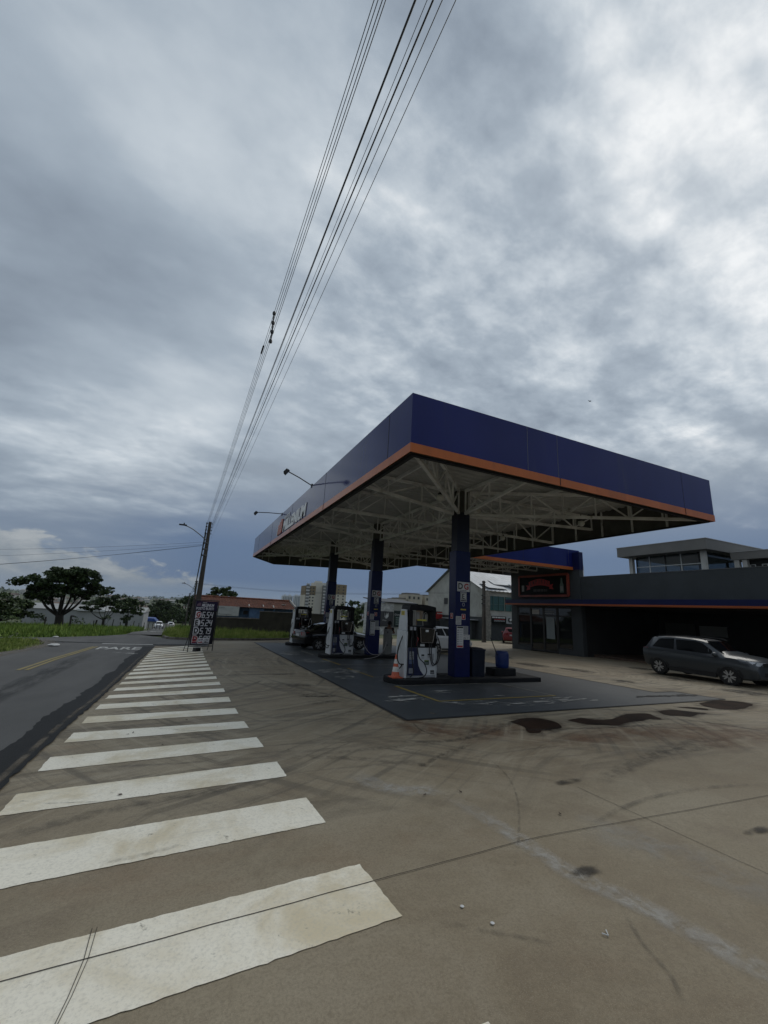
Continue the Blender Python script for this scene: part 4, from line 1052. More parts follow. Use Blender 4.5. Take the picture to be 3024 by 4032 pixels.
# ================================================================== SMALL THINGS ON THE ISLAND
CONEO = mat('cone_orange', (0.46, 0.085, 0.035), 0.5, var=.15, vscale=6, dirt=(.2, .07, .04), dscale=5); CONEW = mat('cone_white', (0.55, 0.54, 0.51), 0.5, var=.15, vscale=6)
o = thing('traffic_cone', 'orange and white traffic cone standing on the end of the nearest pump island', 'traffic cone', (5.87, 11.62, gz(11.62) + .152))
def rc(z): return .135 - .115 * z / .66
b = MB(); b.prism([(-.17, -.17), (.17, -.17), (.17, .17), (-.17, .17)], 0, .03, CONEO); b.build('base', o, bevel=.01)
b = MB(); b.lathe([(rc(0) + .02, .03), (rc(.05), .06), (rc(.17), .17)], CONEO, 24); b.lathe([(rc(.31), .31), (rc(.40), .40)], CONEO, 24); b.lathe([(rc(.52), .52), (rc(.64), .64), (.012, .66)], CONEO, 24); b.build('body', o, 40)
for a, c in ((.17, .31), (.40, .52)):
    b = MB(); b.lathe([(rc(a) + .001, a), (rc(c) + .001, c)], CONEW, 24); b.build('white_band', o, 40)
BIN = mat('bin_dark', (0.006, 0.009, 0.020), 0.5, spec=.25, var=.2, vscale=4); BLUEJ = mat('drum_blue', (0.010, 0.026, 0.12), 0.4, spec=.3, var=.12, vscale=3)
o = thing('plastic_bin', 'large dark navy plastic bin against the right side of the nearest column', 'bin', (8.80, 11.72, gz(11.7) + .156))
b = MB()
def rbox(b, w0, d0, w1, d1, z0, z1, m, r=.06):
    def ring(w_, d_, z):
        p = []
        for cx, cy, a0 in ((w_ - r, d_ - r, 0), (-w_ + r, d_ - r, pi / 2), (-w_ + r, -d_ + r, pi), (w_ - r, -d_ + r, 1.5 * pi)):
            for i in range(5): p.append((cx + r * cos(a0 + i * pi / 8), cy + r * sin(a0 + i * pi / 8), z))
        return p
    A, B = ring(w0, d0, z0), ring(w1, d1, z1); n = len(A)
    b.add(A + B, [(i, (i + 1) % n, n + (i + 1) % n, n + i) for i in range(n)] + [tuple(range(n))[::-1], tuple(range(n, 2 * n))], m)
rbox(b, .25, .25, .27, .27, 0, .80, BIN); b.build('body', o, 40)
b = MB(); rbox(b, .285, .285, .285, .285, .80, .845, BIN); rbox(b, .27, .27, .20, .20, .845, .88, BIN); b.build('lid', o, 40)
b = MB(); b.box(-.12, .12, -.295, -.285, .80, .83, BIN); b.build('handle', o)
o = thing('support_block', 'low black block carrying the blue water drum on the nearest island', 'block', (9.93, 11.76, gz(11.76) + .156))
b = MB(); b.box(-.45, .45, -.25, .25, 0, .22, ISL); b.build('block_body', o, bevel=.015); b = MB(); b.box(-.43, .43, -.23, .23, .22, .235, ISLT); b.build('block_top', o)
o = thing('water_drum', 'blue plastic water drum holding a squeegee, on the black block', 'drum', (10.0, 11.76, gz(11.76) + .156 + .236))
b = MB(); b.lathe([(.19, 0), (.215, .03), (.225, .14), (.228, .30), (.222, .44), (.205, .50), (.18, .535), (.16, .535), (.155, .50)], BLUEJ, 28); b.build('body', o, 50)
b = MB(); b.lathe([(.19, .525), (.195, .54), (.165, .545)], BLUEJ, 28); b.build('rim', o, 50)
o = thing('squeegee', 'long dark squeegee handle leaning out of the blue water drum', 'squeegee', (9.96, 11.76, gz(11.76) + .45))
b = MB(); b.tube([(0, 0, 0), (-.49, -.05, .92)], .014, BLACKM, 8); b.build('handle', o, 40)
b = MB(); b.bar((-.10, -.02, .0), (.10, .02, .0), .03, .05, BLACKM); b.build('rubber_head', o)
# thin pale hose looping in front of the middle column and a grey service cabinet
o = thing('air_hose', 'thin pale air hose looping down in front of the middle column', 'hose', (8.2, 18.45, gz(18.5) + .16))
b = MB(); b.tube(spline3([(-.62, 0, .62), (-.58, -.05, .42), (-.32, -.10, .10), (.0, -.12, .02), (.30, -.10, .12), (.50, -.05, .40), (.55, 0, .60)]), .014, mat('hose_pale', (.33, .31, .32), .5), 8); b.tube(spline3([(.30, -.10, .12), (.0, -.3, -.02), (-.40, -.4, -.10), (-.7, -.4, -.13)]), .014, mat('hose_pale', (.33, .31, .32), .5), 8); b.build('hose_body', o, 60)
CAB = mat('cabinet_grey', (0.165, 0.165, 0.155), 0.5, var=.12, vscale=3, dirt=(.09, .085, .08), dscale=3)
o = thing('service_cabinet', 'narrow grey metal service cabinet standing right of the middle column', 'cabinet', (9.0, 18.85, gz(18.85) + .156))
b = MB(); b.box(-.17, .17, -.14, .14, 0, 1.17, CAB); b.build('cabinet_body', o, bevel=.01)
for z0, z1 in ((.02, .55), (.575, 1.15)):
    b = MB(); b.box(-.155, .155, -.155, -.142, z0, z1, CAB); d_ = b.build('door', o, bevel=.005)
    b = MB(); b.box(-.10, -.06, -.17, -.156, z1 - .16, z1 - .08, BLACKM); b.build('handle', d_)
o = thing('product_rack', 'dark wire rack of cans and bottles behind the nearest pump', 'rack', (9.95, 18.8, gz(18.8) + .156))
b = MB()
for x in (-.25, .25):
    for y in (-.18, .18): b.tube([(x, y, 0), (x, y, 1.15)], .012, BLACKM, 6)
b.build('frame', o)
for z in (.25, .62, .98):
    b = MB(); b.box(-.26, .26, -.19, .19, z, z + .02, BLACKM); b.build('shelf', o)
rr = random.Random(4)
for z in (.272, .642):
    for i in range(5):
        q = MB(); c_ = (rr.uniform(.2, .45), rr.uniform(.2, .42), rr.uniform(.2, .4)) if i % 2 else (.03, .03, .035)
        q.lathe([(.038, 0), (.04, .02), (.04, .17), (.018, .21), (.018, .24)], mat('bottle_%d_%d' % (int(z * 100), i), c_, .4), 12)
        bo = q.build('oil_bottle', None, 40); bo.location = (9.95 - .2 + i * .1, 18.75, gz(18.8) + .156 + z)
        tag(bo, '%s oil bottle on the %s shelf of the wire rack, %s' % ('pale' if i % 2 else 'black', 'lower' if z < .5 else 'middle', ('leftmost', 'second from the left', 'third from the left', 'fourth from the left', 'rightmost')[i]), 'bottle', 'oil bottles on the wire rack')
# ================================================================== SHOP BUILDING
DKW = mat('dark_render', (0.040, 0.047, 0.052), 0.75, var=0.12, vscale=0.9, dirt=(0.03, 0.034, 0.037), dscale=0.5, bump=.15, bscale=40)
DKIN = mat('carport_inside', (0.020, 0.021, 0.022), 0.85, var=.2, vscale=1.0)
GLASS = mat('dark_glass', (0.012, 0.014, 0.016), 0.03, spec=0.55); FRAMEB = mat('frame_black', (0.010, 0.010, 0.011), 0.45)
AWB = mat('awning_blue', (0.010, 0.014, 0.068), 0.35, spec=.3, var=.08, vscale=1); AWO = mat('awning_orange', (0.36, 0.085, 0.022), 0.35, var=.08, vscale=1)
shop = thing('shop_building', 'dark grey station shop with glazed doors, long blue awning and open bay', 'shop building', (26, 12, 0))
SH = Matrix.Translation((-26, -12, 0))
mb = MB()
mb.box(23.4, 23.75, 19.72, 20.38, -.6, 6.60, DKW, SH); mb.box(23.4, 23.75, 25.66, 26.32, -.6, 5.45, DKW, SH); mb.box(23.4, 23.75, 20.38, 25.66, 2.93, 5.45, DKW, SH)
mb.box(23.4, 23.75, 20.38, 20.50, -.6, 2.93, DKW, SH); mb.box(23.4, 23.75, 24.32, 25.66, -.6, .10, DKW, SH); mb.box(23.4, 23.75, 20.50, 21.76, -.6, .14, DKW, SH)
mb.box(23.4, 23.75, 20.38, 26.32, 5.45, 6.40, DKW, SH)
mb.build('tower_wall', shop)
mb = MB(); mb.box(23.36, 23.398, 19.72, 20.18, 5.42, 6.62, AWB, SH); mb.box(23.40, 23.75, 19.68, 19.718, 5.42, 6.62, AWB, SH); mb.build('blue_cap', shop)
mb = MB(); mb.box(23.46, 23.70, -8, 19.70, 3.05, 4.93, DKW, SH); mb.box(23.44, 23.72, -8, 19.70, 4.931, 4.965, mat('capping', (.10, .105, .105), .5), SH); mb.build('parapet', shop)
mb = MB(); mb.box(22.62, 23.39, -8, 26.15, 3.14, 3.42, AWB, SH)
for y in (1.5, 4.5, 7.6, 10.6, 13.4, 16.2, 19.0, 22.2): mb.box(22.616, 22.63, y, y + .012, 3.15, 3.41, SEAMD, SH)
aw = mb.build('awning', shop); mb = MB(); mb.box(22.60, 23.38, -8, 26.17, 3.035, 3.135, AWO, SH); mb.build('orange_stripe', aw)
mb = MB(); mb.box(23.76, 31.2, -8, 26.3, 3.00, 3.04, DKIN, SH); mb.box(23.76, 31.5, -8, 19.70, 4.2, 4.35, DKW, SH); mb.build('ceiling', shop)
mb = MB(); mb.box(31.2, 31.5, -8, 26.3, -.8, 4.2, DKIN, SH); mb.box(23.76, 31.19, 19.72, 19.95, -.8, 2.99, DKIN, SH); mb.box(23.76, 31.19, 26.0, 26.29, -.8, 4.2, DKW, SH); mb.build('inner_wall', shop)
mb = MB(); mb.box(24.3, 31.18, -8, 19.70, -.3, gz(19) + .16, mat('raised_floor', (.075, .048, .034), .8, var=.3, vscale=3), SH); mb.build('raised_floor', shop)
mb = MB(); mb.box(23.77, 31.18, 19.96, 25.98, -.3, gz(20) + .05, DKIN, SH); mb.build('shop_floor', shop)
# glazed front: four bays with transom lights
mb = MB()
bays = [(24.32, 25.60, .12), (23.06, 24.26, -.16), (21.82, 23.0, -.16), (20.52, 21.74, .15)]
for y0, y1, zb in bays:
    mb.box(23.42, 23.50, y0 - .03, y0 + .05, zb, 2.92, FRAMEB, SH); mb.box(23.42, 23.50, y1 - .05, y1 + .03, zb, 2.92, FRAMEB, SH)
    mb.box(23.43, 23.49, y0 + .05, y1 - .05, 2.84, 2.92, FRAMEB, SH); mb.box(23.43, 23.49, y0 + .05, y1 - .05, 2.28, 2.38, FRAMEB, SH); mb.box(23.43, 23.49, y0 + .05, y1 - .05, zb, zb + .10, FRAMEB, SH)
mb.build('door_frame', shop)
for y0, y1, zb in bays:
    mb = MB(); mb.box(23.455, 23.465, y0 + .05, y1 - .05, zb + .10, 2.28, GLASS, SH); mb.build('door_glass', shop)
    mb = MB(); mb.box(23.455, 23.465, y0 + .05, y1 - .05, 2.38, 2.84, GLASS, SH); mb.build('transom_glass', shop)
POSTER = mat('pale_poster', (.20, .235, .245), .5); mb = MB(); mb.box(23.43, 23.437, 22.05, 22.80, .75, 2.22, POSTER, SH); mb.build('door_poster', shop)
mb = MB(); mb.box(23.44, 23.449, 23.45, 24.15, 2.40, 2.74, mat('paper_white', (.42, .42, .41), .6), SH); mb.build('window_paper', shop)
FW = face_M((23.438, 22.9, 2.42), (0, -1, 0)); mb = MB(); rr = random.Random(3)
for i in range(16):
    x = .05 + (i % 8) * .10 + rr.uniform(-.02, .02); y = .06 + (i // 8) * .15
    mb.prism([(x + .05 * cos(a * pi / 3 + i), y + .05 * sin(a * pi / 3 + i)) for a in range(6)], 0, .003, PGREY, SH @ FW)
mb.build('window_sticker', shop)
mb = MB(); mb.box(31.12, 31.19, 15.4, 17.0, 1.55, 2.2, mat('inside_board', (.16, .165, .16), .6), SH); mb.build('menu_board', shop)
mb = MB(); mb.box(31.10, 31.19, 17.3, 19.2, -.1, 2.3, mat('inside_fridge', (.06, .062, .06), .4), SH); mb.build('fridge', shop)
# illuminated-style shop sign with ribbon and bottle
SGO = mat('sign_frame_red', (.26, .045, .025), .45, var=.2, vscale=1.5); SGB = mat('sign_face_black', (.005, .006, .006), .55, spec=.12); RIB = mat('ribbon_red', (.40, .018, .018), .5)
sign = thing('shop_sign', 'black shop sign with red ribbon, green bottle and red-orange frame on the dark tower', 'sign', (23.3, 22.95, 4.45))
FS = face_M((-.02, 2.33, -.74), (0, -1, 0))      # 4.66 wide, 1.47 high
mb = MB(); mb.box(0, 4.66, 0, 1.47, -.11, -.02, SGB, FS); mb.build('panel', sign)
mb = MB()
for a, c in (((0, .0), (4.66, .0)), ((0, 1.47), (4.66, 1.47)), ((0, 0), (0, 1.47)), ((4.66, 0), (4.66, 1.47))): mb.bar(FS @ Vector((a[0], a[1], -.03)), FS @ Vector((c[0], c[1], -.03)), .13, .15, SGO)
mb.build('frame', sign)
mb = MB()
n = 20; lo = [(1.08 + 1.98 * i / n, .62 + .16 * sin(pi * i / n)) for i in range(n + 1)]; hi = [(1.02 + 2.08 * i / n, 1.02 + .22 * sin(pi * i / n)) for i in range(n + 1)]
mb.add([(x, y, .0) for x, y in lo + hi], [(i, i + 1, n + 2 + i, n + 1 + i) for i in range(n)], RIB, FS)
mb.poly([(1.05, .78, -.008), (.70, .80, -.008), (.88, .62, -.008), (.76, .42, -.008), (1.18, .50, -.008)], RIB, FS); mb.poly([(3.08, .78, -.008), (3.02, .50, -.008), (3.42, .46, -.008), (3.28, .64, -.008), (3.40, .84, -.008)][::-1], RIB, FS)
mb.build('ribbon', sign)
mb = MB(); word = 'EMPORIO'
for i, ch in enumerate(word):
    t = (i + .5) / len(word); mb.text(ch, .30, PBLK, FS @ T(1.14 + 1.86 * t, .72 + .18 * sin(pi * t), .006) @ Matrix.Rotation((.5 - t) * .35, 4, 'Z'), .01, width=.15 if ch != 'I' else .05, align='CENTER')
lines(mb, FS, 1.5, 2.85, .30, .50, 1, mat('sign_dim', (.055, .05, .05), .6), random.Random(6), .9); mb.build('lettering', sign)
mb = MB(); BOT = mat('bottle_green', (.10, .15, .125), .4)
mb.prism([(3.98, .22), (4.30, .22), (4.29, .78), (4.22, .92), (4.19, 1.22), (4.09, 1.22), (4.06, .92), (3.99, .78)], -.015, .002, BOT, FS); mb.box(4.02, 4.26, .34, .66, .003, .005, mat('bottle_label', (.22, .23, .22), .6), FS); mb.build('bottle_picture', sign)
mb = MB(); mb.box(.28, .52, .34, .80, -.015, .002, mat('can_picture', (.30, .30, .29), .6), FS); mb.build('can_picture', sign)
# white bracket on the roof beside the tower
o = thing('roof_bracket', 'white upright bracket on the dark roof right beside the blue tower cap', 'bracket', (24.3, 20.25, 4.9)); mb = MB(); mb.bar((0, 0, -.6), (.04, -.02, .88), .14, .08, STEEL); mb.bar((.1, .25, -.6), (.06, .1, .78), .08, .06, STEEL); mb.build('upright', o)

# ================================================================== GLAZED PAVILION ON THE ROOF BEHIND
PAVR = mat('pavilion_roof', (.16, .155, .145), .7, var=.1, vscale=.8); PAVC = mat('pavilion_column', (.42, .42, .40), .6, var=.1, vscale=2)
GLP = mat('pavilion_glass', (.03, .04, .045), .02, spec=.6)
_t = GLP.node_tree; _b = [q for q in _t.nodes if q.type == 'BSDF_PRINCIPLED'][0]; _o = [q for q in _t.nodes if q.type == 'OUTPUT_MATERIAL'][0]
_tr = _t.nodes.new('ShaderNodeBsdfTransparent'); _mx = _t.nodes.new('ShaderNodeMixShader'); _mx.inputs[0].default_value = .5; _tr.inputs[0].default_value = (.55, .62, .66, 1)
_t.links.new(_b.outputs[0], _mx.inputs[1]); _t.links.new(_tr.outputs[0], _mx.inputs[2]); _t.links.new(_mx.outputs[0], _o.inputs[0])
pav = thing('roof_pavilion', 'flat-roofed glazed upper storey with white columns behind the dark parapet', 'pavilion', (32, 17.8, 5))
PM = Matrix.Translation((-32, -17.8, -5))
mb = MB(); mb.box(29, 36.5, 14.86, 20.95, 6.93, 7.60, PAVR, PM); mb.box(28.97, 36.53, 14.83, 20.98, 7.601, 7.64, mat('roof_edge', (.36, .36, .35), .6), PM); mb.build('roof_slab', pav)
mb = MB(); mb.box(31, 38, 2, 14.6, 6.38, 6.85, PAVR, PM); mb.box(30.97, 38, 2, 14.6, 6.851, 6.88, mat('roof_edge', (.36, .36, .35), .6), PM); mb.build('lower_roof', pav)
for (x, y) in ((29.75, 20.35), (29.7, 15.45), (31.2, 14.35), (31.25, 13.95)):
    mb = MB(); mb.box(x - .14, x + .14, y - .13, y + .13, 4.4, 6.92 if y > 15 else 6.37, PAVC, PM); mb.build('column', pav)
mb = MB(); mb.box(30.0, 30.03, 15.55, 20.2, 4.4, 6.92, GLP, PM); mb.box(30.1, 34, 15.5, 15.53, 4.4, 6.92, GLP, PM); mb.build('glazing', pav)
mb = MB(); MUL = mat('mullion_white', (.50, .52, .52), .5)
for y in (15.9, 17.0, 18.05, 19.15, 20.1): mb.box(29.96, 29.995, y - .035, y + .035, 4.4, 6.92, MUL if y in (17.0, 19.15) else FRAMEB, PM)
for z in (5.55, 6.18): mb.box(29.955, 29.99, 15.6, 20.1, z - .03, z + .03, MUL, PM)
mb.build('window_grid', pav)
mb = MB(); mb.box(31.6, 31.8, 2, 14.2, 4.4, 6.37, DKIN, PM); mb.build('back_wall', pav)
mb = MB()
for y in (15.6, 17.2, 18.8, 20.4): mb.box(35.9, 36.0, y - .08, y + .08, 4.4, 6.92, FRAMEB, PM)
for z in (5.1, 6.2): mb.box(35.92, 35.98, 15.6, 20.4, z - .04, z + .04, FRAMEB, PM)
mb.build('rear_window_grid', pav)
for y in (12.1, 12.75, 13.6):
    mb = MB(); mb.box(31.55, 31.59, y, y + .5, 5.5, 6.05, FRAMEB, PM); fr = mb.build('window', pav)
    mb = MB()
    for k in range(3): mb.box(31.52, 31.56, y + k * .25 - .02, y + k * .25 + .02, 5.48, 6.07, MUL, PM)
    for k in range(3): mb.box(31.515, 31.55, y - .02, y + .52, 5.48 + k * .285, 5.51 + k * .285, MUL, PM)
    mb.build('grille', fr)
mb = MB(); mb.box(28.6, 36, 2, 21.2, 4.36, 4.42, PAVR, PM); mb.build('terrace', pav)

# ================================================================== CARS
TYRE_M = mat('tyre', (.012, .012, .012), .8); RIMD = mat('rim_dark', (.02, .02, .022), .35); RIMS = mat('rim_silver', (.50, .50, .50), .3, metal=.6); CARGL = mat('car_glass', (.003, .0035, .004), .05, spec=.07)
PLAS = mat('black_plastic', (.014, .014, .015), .6); LAMPW = mat('headlamp', (.40, .42, .45), .12); LAMPR = mat('tail_lamp', (.16, .010, .012), .15); PLATE = mat('number_plate', (.42, .43, .44), .5)
def lerp_st(st, x):
    for a, c in zip(st[:-1], st[1:]):
        if a[0] <= x <= c[0]:
            t = (x - a[0]) / (c[0] - a[0]); return [a[i] + (c[i] - a[i]) * t for i in range(8)]
    return st[0] if x < st[0][0] else st[-1]
def half_w(st, x, z):
    _, zl, zb, zt, wl, wm, wb, wt = lerp_st(st, x); zm = zl + (zb - zl) * .55
    P = [(zl, wl), (zm, wm), (zb, wb), (max(zb + .01, zt - .05), wt)]
    for (za, wa), (zc, wc) in zip(P[:-1], P[1:]):
        if za <= z <= zc: return wa + (wc - wa) * (z - za) / max(1e-6, zc - za)
    return P[0][1] if z < zl else P[-1][1]
def make_car(label, cat, paint, st, axles, r, windows, shield, rear, name='parked_car', detail=True, cladding=False, tail=None, head=None, plate_rear=True, loc=(0, 0, 0), rz=0, group=None, rails=False, spokes=10):
    o = thing(name, label, cat, loc, rz, group)
    X = []
    for a, c in zip(st[:-1], st[1:]):
        k = max(1, int((c[0] - a[0]) / .12)); X += [a[0] + (c[0] - a[0]) * i / k for i in range(k)]
    X.append(st[-1][0]); rings = []
    for x in X:
        _, zl, zb, zt, wl, wm, wb, wt = lerp_st(st, x); zm = zl + (zb - zl) * .55; zs = max(zb + .01, zt - .05)
        half = [(0, zl), (wl * .9, zl), (wl, zl + .05), (wm, zm), (wm * .995, zb - .10), (wb, zb), (wt, zs), (wt - .10, zt - .008), (wt * .45, zt + .006), (0, zt + .008)]
        rings.append([(x, y, z) for y, z in half] + [(x, -y, z) for y, z in half[-2:0:-1]])
    n = len(rings[0]); vs = [p for rg in rings for p in rg]
    fs = [(i * n + k, i * n + (k + 1) % n, (i + 1) * n + (k + 1) % n, (i + 1) * n + k) for i in range(len(rings) - 1) for k in range(n)]
    fs += [tuple(range(n))[::-1], tuple((len(rings) - 1) * n + k for k in range(n))]
    b = MB(); b.add(vs, fs, paint); body = b.build('body', o, 38)
    # glass
    for poly in windows:
        for s in (1, -1):
            b = MB(); xs_ = [q[0] for q in poly]; x0_, x1_ = min(xs_), max(xs_); nx_, nz_ = 12, 4; g = []
            for i in range(nx_ + 1):
                x = x0_ + (x1_ - x0_) * (.002 + .996 * i / nx_); zs_ = []
                for (xa, za), (xc, zc) in zip(poly, poly[1:] + poly[:1]):
                    if (xa - x) * (xc - x) <= 0 and xa != xc: zs_.append(za + (zc - za) * (x - xa) / (xc - xa))
                for j in range(nz_ + 1):
                    z = min(zs_) + (max(zs_) - min(zs_)) * j / nz_; g.append((x, s * (half_w(st, x, z) + .009), z))
            fq = [(i * 5 + j, i * 5 + j + 1, i * 5 + j + 6, i * 5 + j + 5) for i in range(nx_) for j in range(nz_)]
            b.add(g, fq if s < 0 else [f_[::-1] for f_ in fq], CARGL); b.build('side_window', o, 40)
    for (nm, (xa, za, wa), (xc, zc, wc)) in (('windscreen', *shield), ('rear_window', *rear)):
        b = MB(); k = 6; q = []
        for t in range(2):
            x, z, wq = ((xa, za, wa), (xc, zc, wc))[t]
            for i in range(k + 1): y = -wq + 2 * wq * i / k; q.append((x + (.05 if nm == 'windscreen' else -.05) * (1 - (y / wq) ** 2) * .6, y, z))
        b.add(q, [(i, i + 1, k + 2 + i, k + 1 + i) for i in range(k)], CARGL); b.build(nm, o, 60)
    # wheels in dark arches
    for xa in axles:
        for s in (1, -1):
            wy = half_w(st, xa, r + .1)
            if cladding:
                b = MB(); a0 = [(xa + (r + .10) * cos(t * pi / 14), r + (r + .09) * sin(t * pi / 14)) for t in range(15)]; a1 = [(xa + (r + .02) * cos(t * pi / 14), r + (r + .02) * sin(t * pi / 14)) for t in range(15)]
                vv = [(x, s * (wy + .012), z) for x, z in a0 + a1]; b.add(vv, [(i, i + 1, 16 + i, 15 + i) if s < 0 else (i + 1, i, 15 + i, 16 + i) for i in range(14)], PLAS); b.build('wheel_arch', o)
            b = MB(); disc = [(xa + (r + .035) * cos(t * pi / 14), r + (r + .03) * sin(t * pi / 14)) for t in range(-2, 17)]
            b.poly([(x, s * (wy + .006), z) for x, z in disc][::1 if s < 0 else -1], PLAS); b.build('arch_liner', o)
            wmat = Matrix.Translation((xa, s * (wy - .06), r)) @ Matrix.Rotation(-s * pi / 2, 4, 'X')
            b = MB(); b.lathe([(r * .62, -.09), (r * .97, -.09), (r, -.06), (r, .07), (r * .96, .105), (r * .70, .11)], TYRE_M, 30, wmat, False); wh = b.build('wheel', o, 40)
            b = MB(); b.lathe([(r * .70, .108), (r * .66, .085), (r * .2, .075), (.03, .085)], RIMD, 30, wmat, False)
            for i in range(spokes):
                a = 2 * pi * i / spokes + (.10 if i % 2 else -.10); b.prism([(.05 * cos(a - .5), .05 * sin(a - .5)), (r * .62 * cos(a - .05), r * .62 * sin(a - .05)), (r * .66 * cos(a + .13), r * .66 * sin(a + .13)), (.05 * cos(a + .5), .05 * sin(a + .5))], .088, .104, RIMS, wmat)
            b.lathe([(.03, .085), (.03, .108)], RIMD, 10, wmat); b.build('rim', wh, 40)
    # bumpers, lamps, plates, mirrors, handles
    xf, xr = st[-1][0], st[0][0]
    hz = head or (.66, .78)
    for s in (1, -1):
        def lamp(nm, xa, xb, zlo, zhi, rise, m, nose=None):
            q = MB(); g = []; k = 9
            for i in range(k + 1):
                x = xa + (xb - xa) * i / k
                for j in range(4):
                    z = zlo + (zhi - zlo) * j / 3 + rise * i / k; g.append((x, s * (half_w(st, x, z) + .010), z))
            if nose is not None:
                n0 = len(g); g += [(nose, s * half_w(st, xa, zlo + (zhi - zlo) * j / 3) * .58, zlo + (zhi - zlo) * j / 3) for j in range(4)]
            fq = [(i * 4 + j, i * 4 + j + 1, i * 4 + j + 5, i * 4 + j + 4) for i in range(k) for j in range(3)]
            if nose is not None: fq += [(n0 + j, n0 + j + 1, j + 1, j) for j in range(3)]
            q.add(g, fq, m); q.build(nm, o, 50)
        tz = tail or (.80, 1.0)
        lamp('headlight', xf - .01, xf - .50, hz[0], hz[1], .03, LAMPW, xf + .012)
        lamp('tail_light', xr + .01, xr + .30, tz[0], tz[1], .0, LAMPR, xr - .014)
        if detail:
            xm = shield[0][0] - .18; zm_ = lerp_st(st, xm)[2] + .07; wy = half_w(st, xm, zm_)
            b = MB(); b.lathe([(.02, 0), (.075, .03), (.085, .10), (.06, .17), (.02, .19)], paint, 12, Matrix.Translation((xm, s * (wy + .03), zm_)) @ Matrix.Rotation(-s * pi / 2, 4, 'X') @ Matrix.Scale(1.0, 4)); b.build('mirror', o, 50)
            for xh in (-.98, .02):
                zh = lerp_st(st, xh)[2] - .08; b = MB(); b.tube([(xh - .10, s * (half_w(st, xh, zh) + .015), zh), (xh + .10, s * (half_w(st, xh, zh) + .015), zh)], .016, paint, 6); b.build('handle', o)
    b = MB(); zg = lerp_st(st, xf)
    b.box(xf - .04, xf + .006, -.42, .42, zg[1] + .08, zg[1] + .20, PLAS); b.build('lower_grille', o)
    b = MB(); b.box(xf - .02, xf + .012, -.46, .46, hz[0] - .02, hz[1] - .02, PLAS); b.build('grille', o)
    b = MB(); b.box(xf, xf + .022, -.20, .20, hz[0] - .22, hz[0] - .10, PLATE); b.build('number_plate', o)
    b = MB(); pz = tz[0] - .04; b.box(xr - .022, xr, -.20, .20, pz - .02, pz + .11, PLATE); b.build('number_plate', o)
    for s in (1, -1):
        zl = lerp_st(st, 0)[1]; b = MB()
        b.box(axles[0] + r + .1, axles[1] - r - .1, s * half_w(st, 0, zl + .05) - .04, s * half_w(st, 0, zl + .05) + .012 * s + (.04 if s < 0 else 0), zl - .03, zl + (.14 if cladding else .05), PLAS); b.build('sill_trim', o)
    if rails:
        for s in (1, -1):
            b = MB(); b.tube([(-1.55, s * .60, 1.50), (-1.35, s * .60, 1.585), (-.4, s * .60, 1.615), (.25, s * .60, 1.585), (.45, s * .60, 1.52)], .018, PLAS, 6); b.build('roof_rail', o, 50)
    return o
SUVP = mat('suv_paint', (.046, .053, .060), .30, metal=.1, spec=.35, coat=.2); BLKP = mat('black_paint', (.008, .008, .009), .12, spec=.5, coat=.4); WHTP = mat('white_paint', (.62, .62, .62), .3, coat=.3); REDP = mat('red_paint', (.17, .012, .018), .3, coat=.3); SILVP = mat('silver_paint', (.5, .5, .5), .3, coat=.3)
SUV = [(-2.10, .42, .80, 1.00, .62, .76, .74, .64), (-2.06, .34, 1.03, 1.10, .76, .84, .79, .66), (-1.94, .30, 1.06, 1.28, .80, .86, .81, .60), (-1.76, .28, 1.06, 1.50, .82, .87, .83, .57), (-1.4, .26, 1.04, 1.55, .83, .88, .84, .57), (-.8, .25, 1.01, 1.58, .84, .88, .85, .58), (0, .25, .98, 1.56, .84, .88, .85, .58), (.35, .25, .97, 1.51, .84, .88, .85, .57), (.80, .25, .965, 1.24, .84, .88, .84, .62), (1.10, .25, .98, 1.08, .84, .88, .83, .70), (1.5, .25, .96, 1.05, .84, .88, .82, .71), (1.85, .27, .91, 1.00, .82, .87, .79, .68), (2.04, .30, .83, .94, .77, .83, .74, .62), (2.13, .36, .72, .85, .66, .74, .66, .54)]
SUVW = [[(-1.62, 1.10), (-1.46, 1.40), (-1.32, 1.45), (-.74, 1.485), (-.70, 1.07)], [(-.66, 1.07), (-.70, 1.46), (.10, 1.455), (.30, 1.41), (.86, 1.045), (.80, 1.03)]]
fx, fy, bx_, by_ = 18.79, 9.59, 19.07, 12.37
ang = atan2(fy - by_, fx - bx_); cx = (fx + bx_) / 2 - sin(ang) * -.80 * -1; 
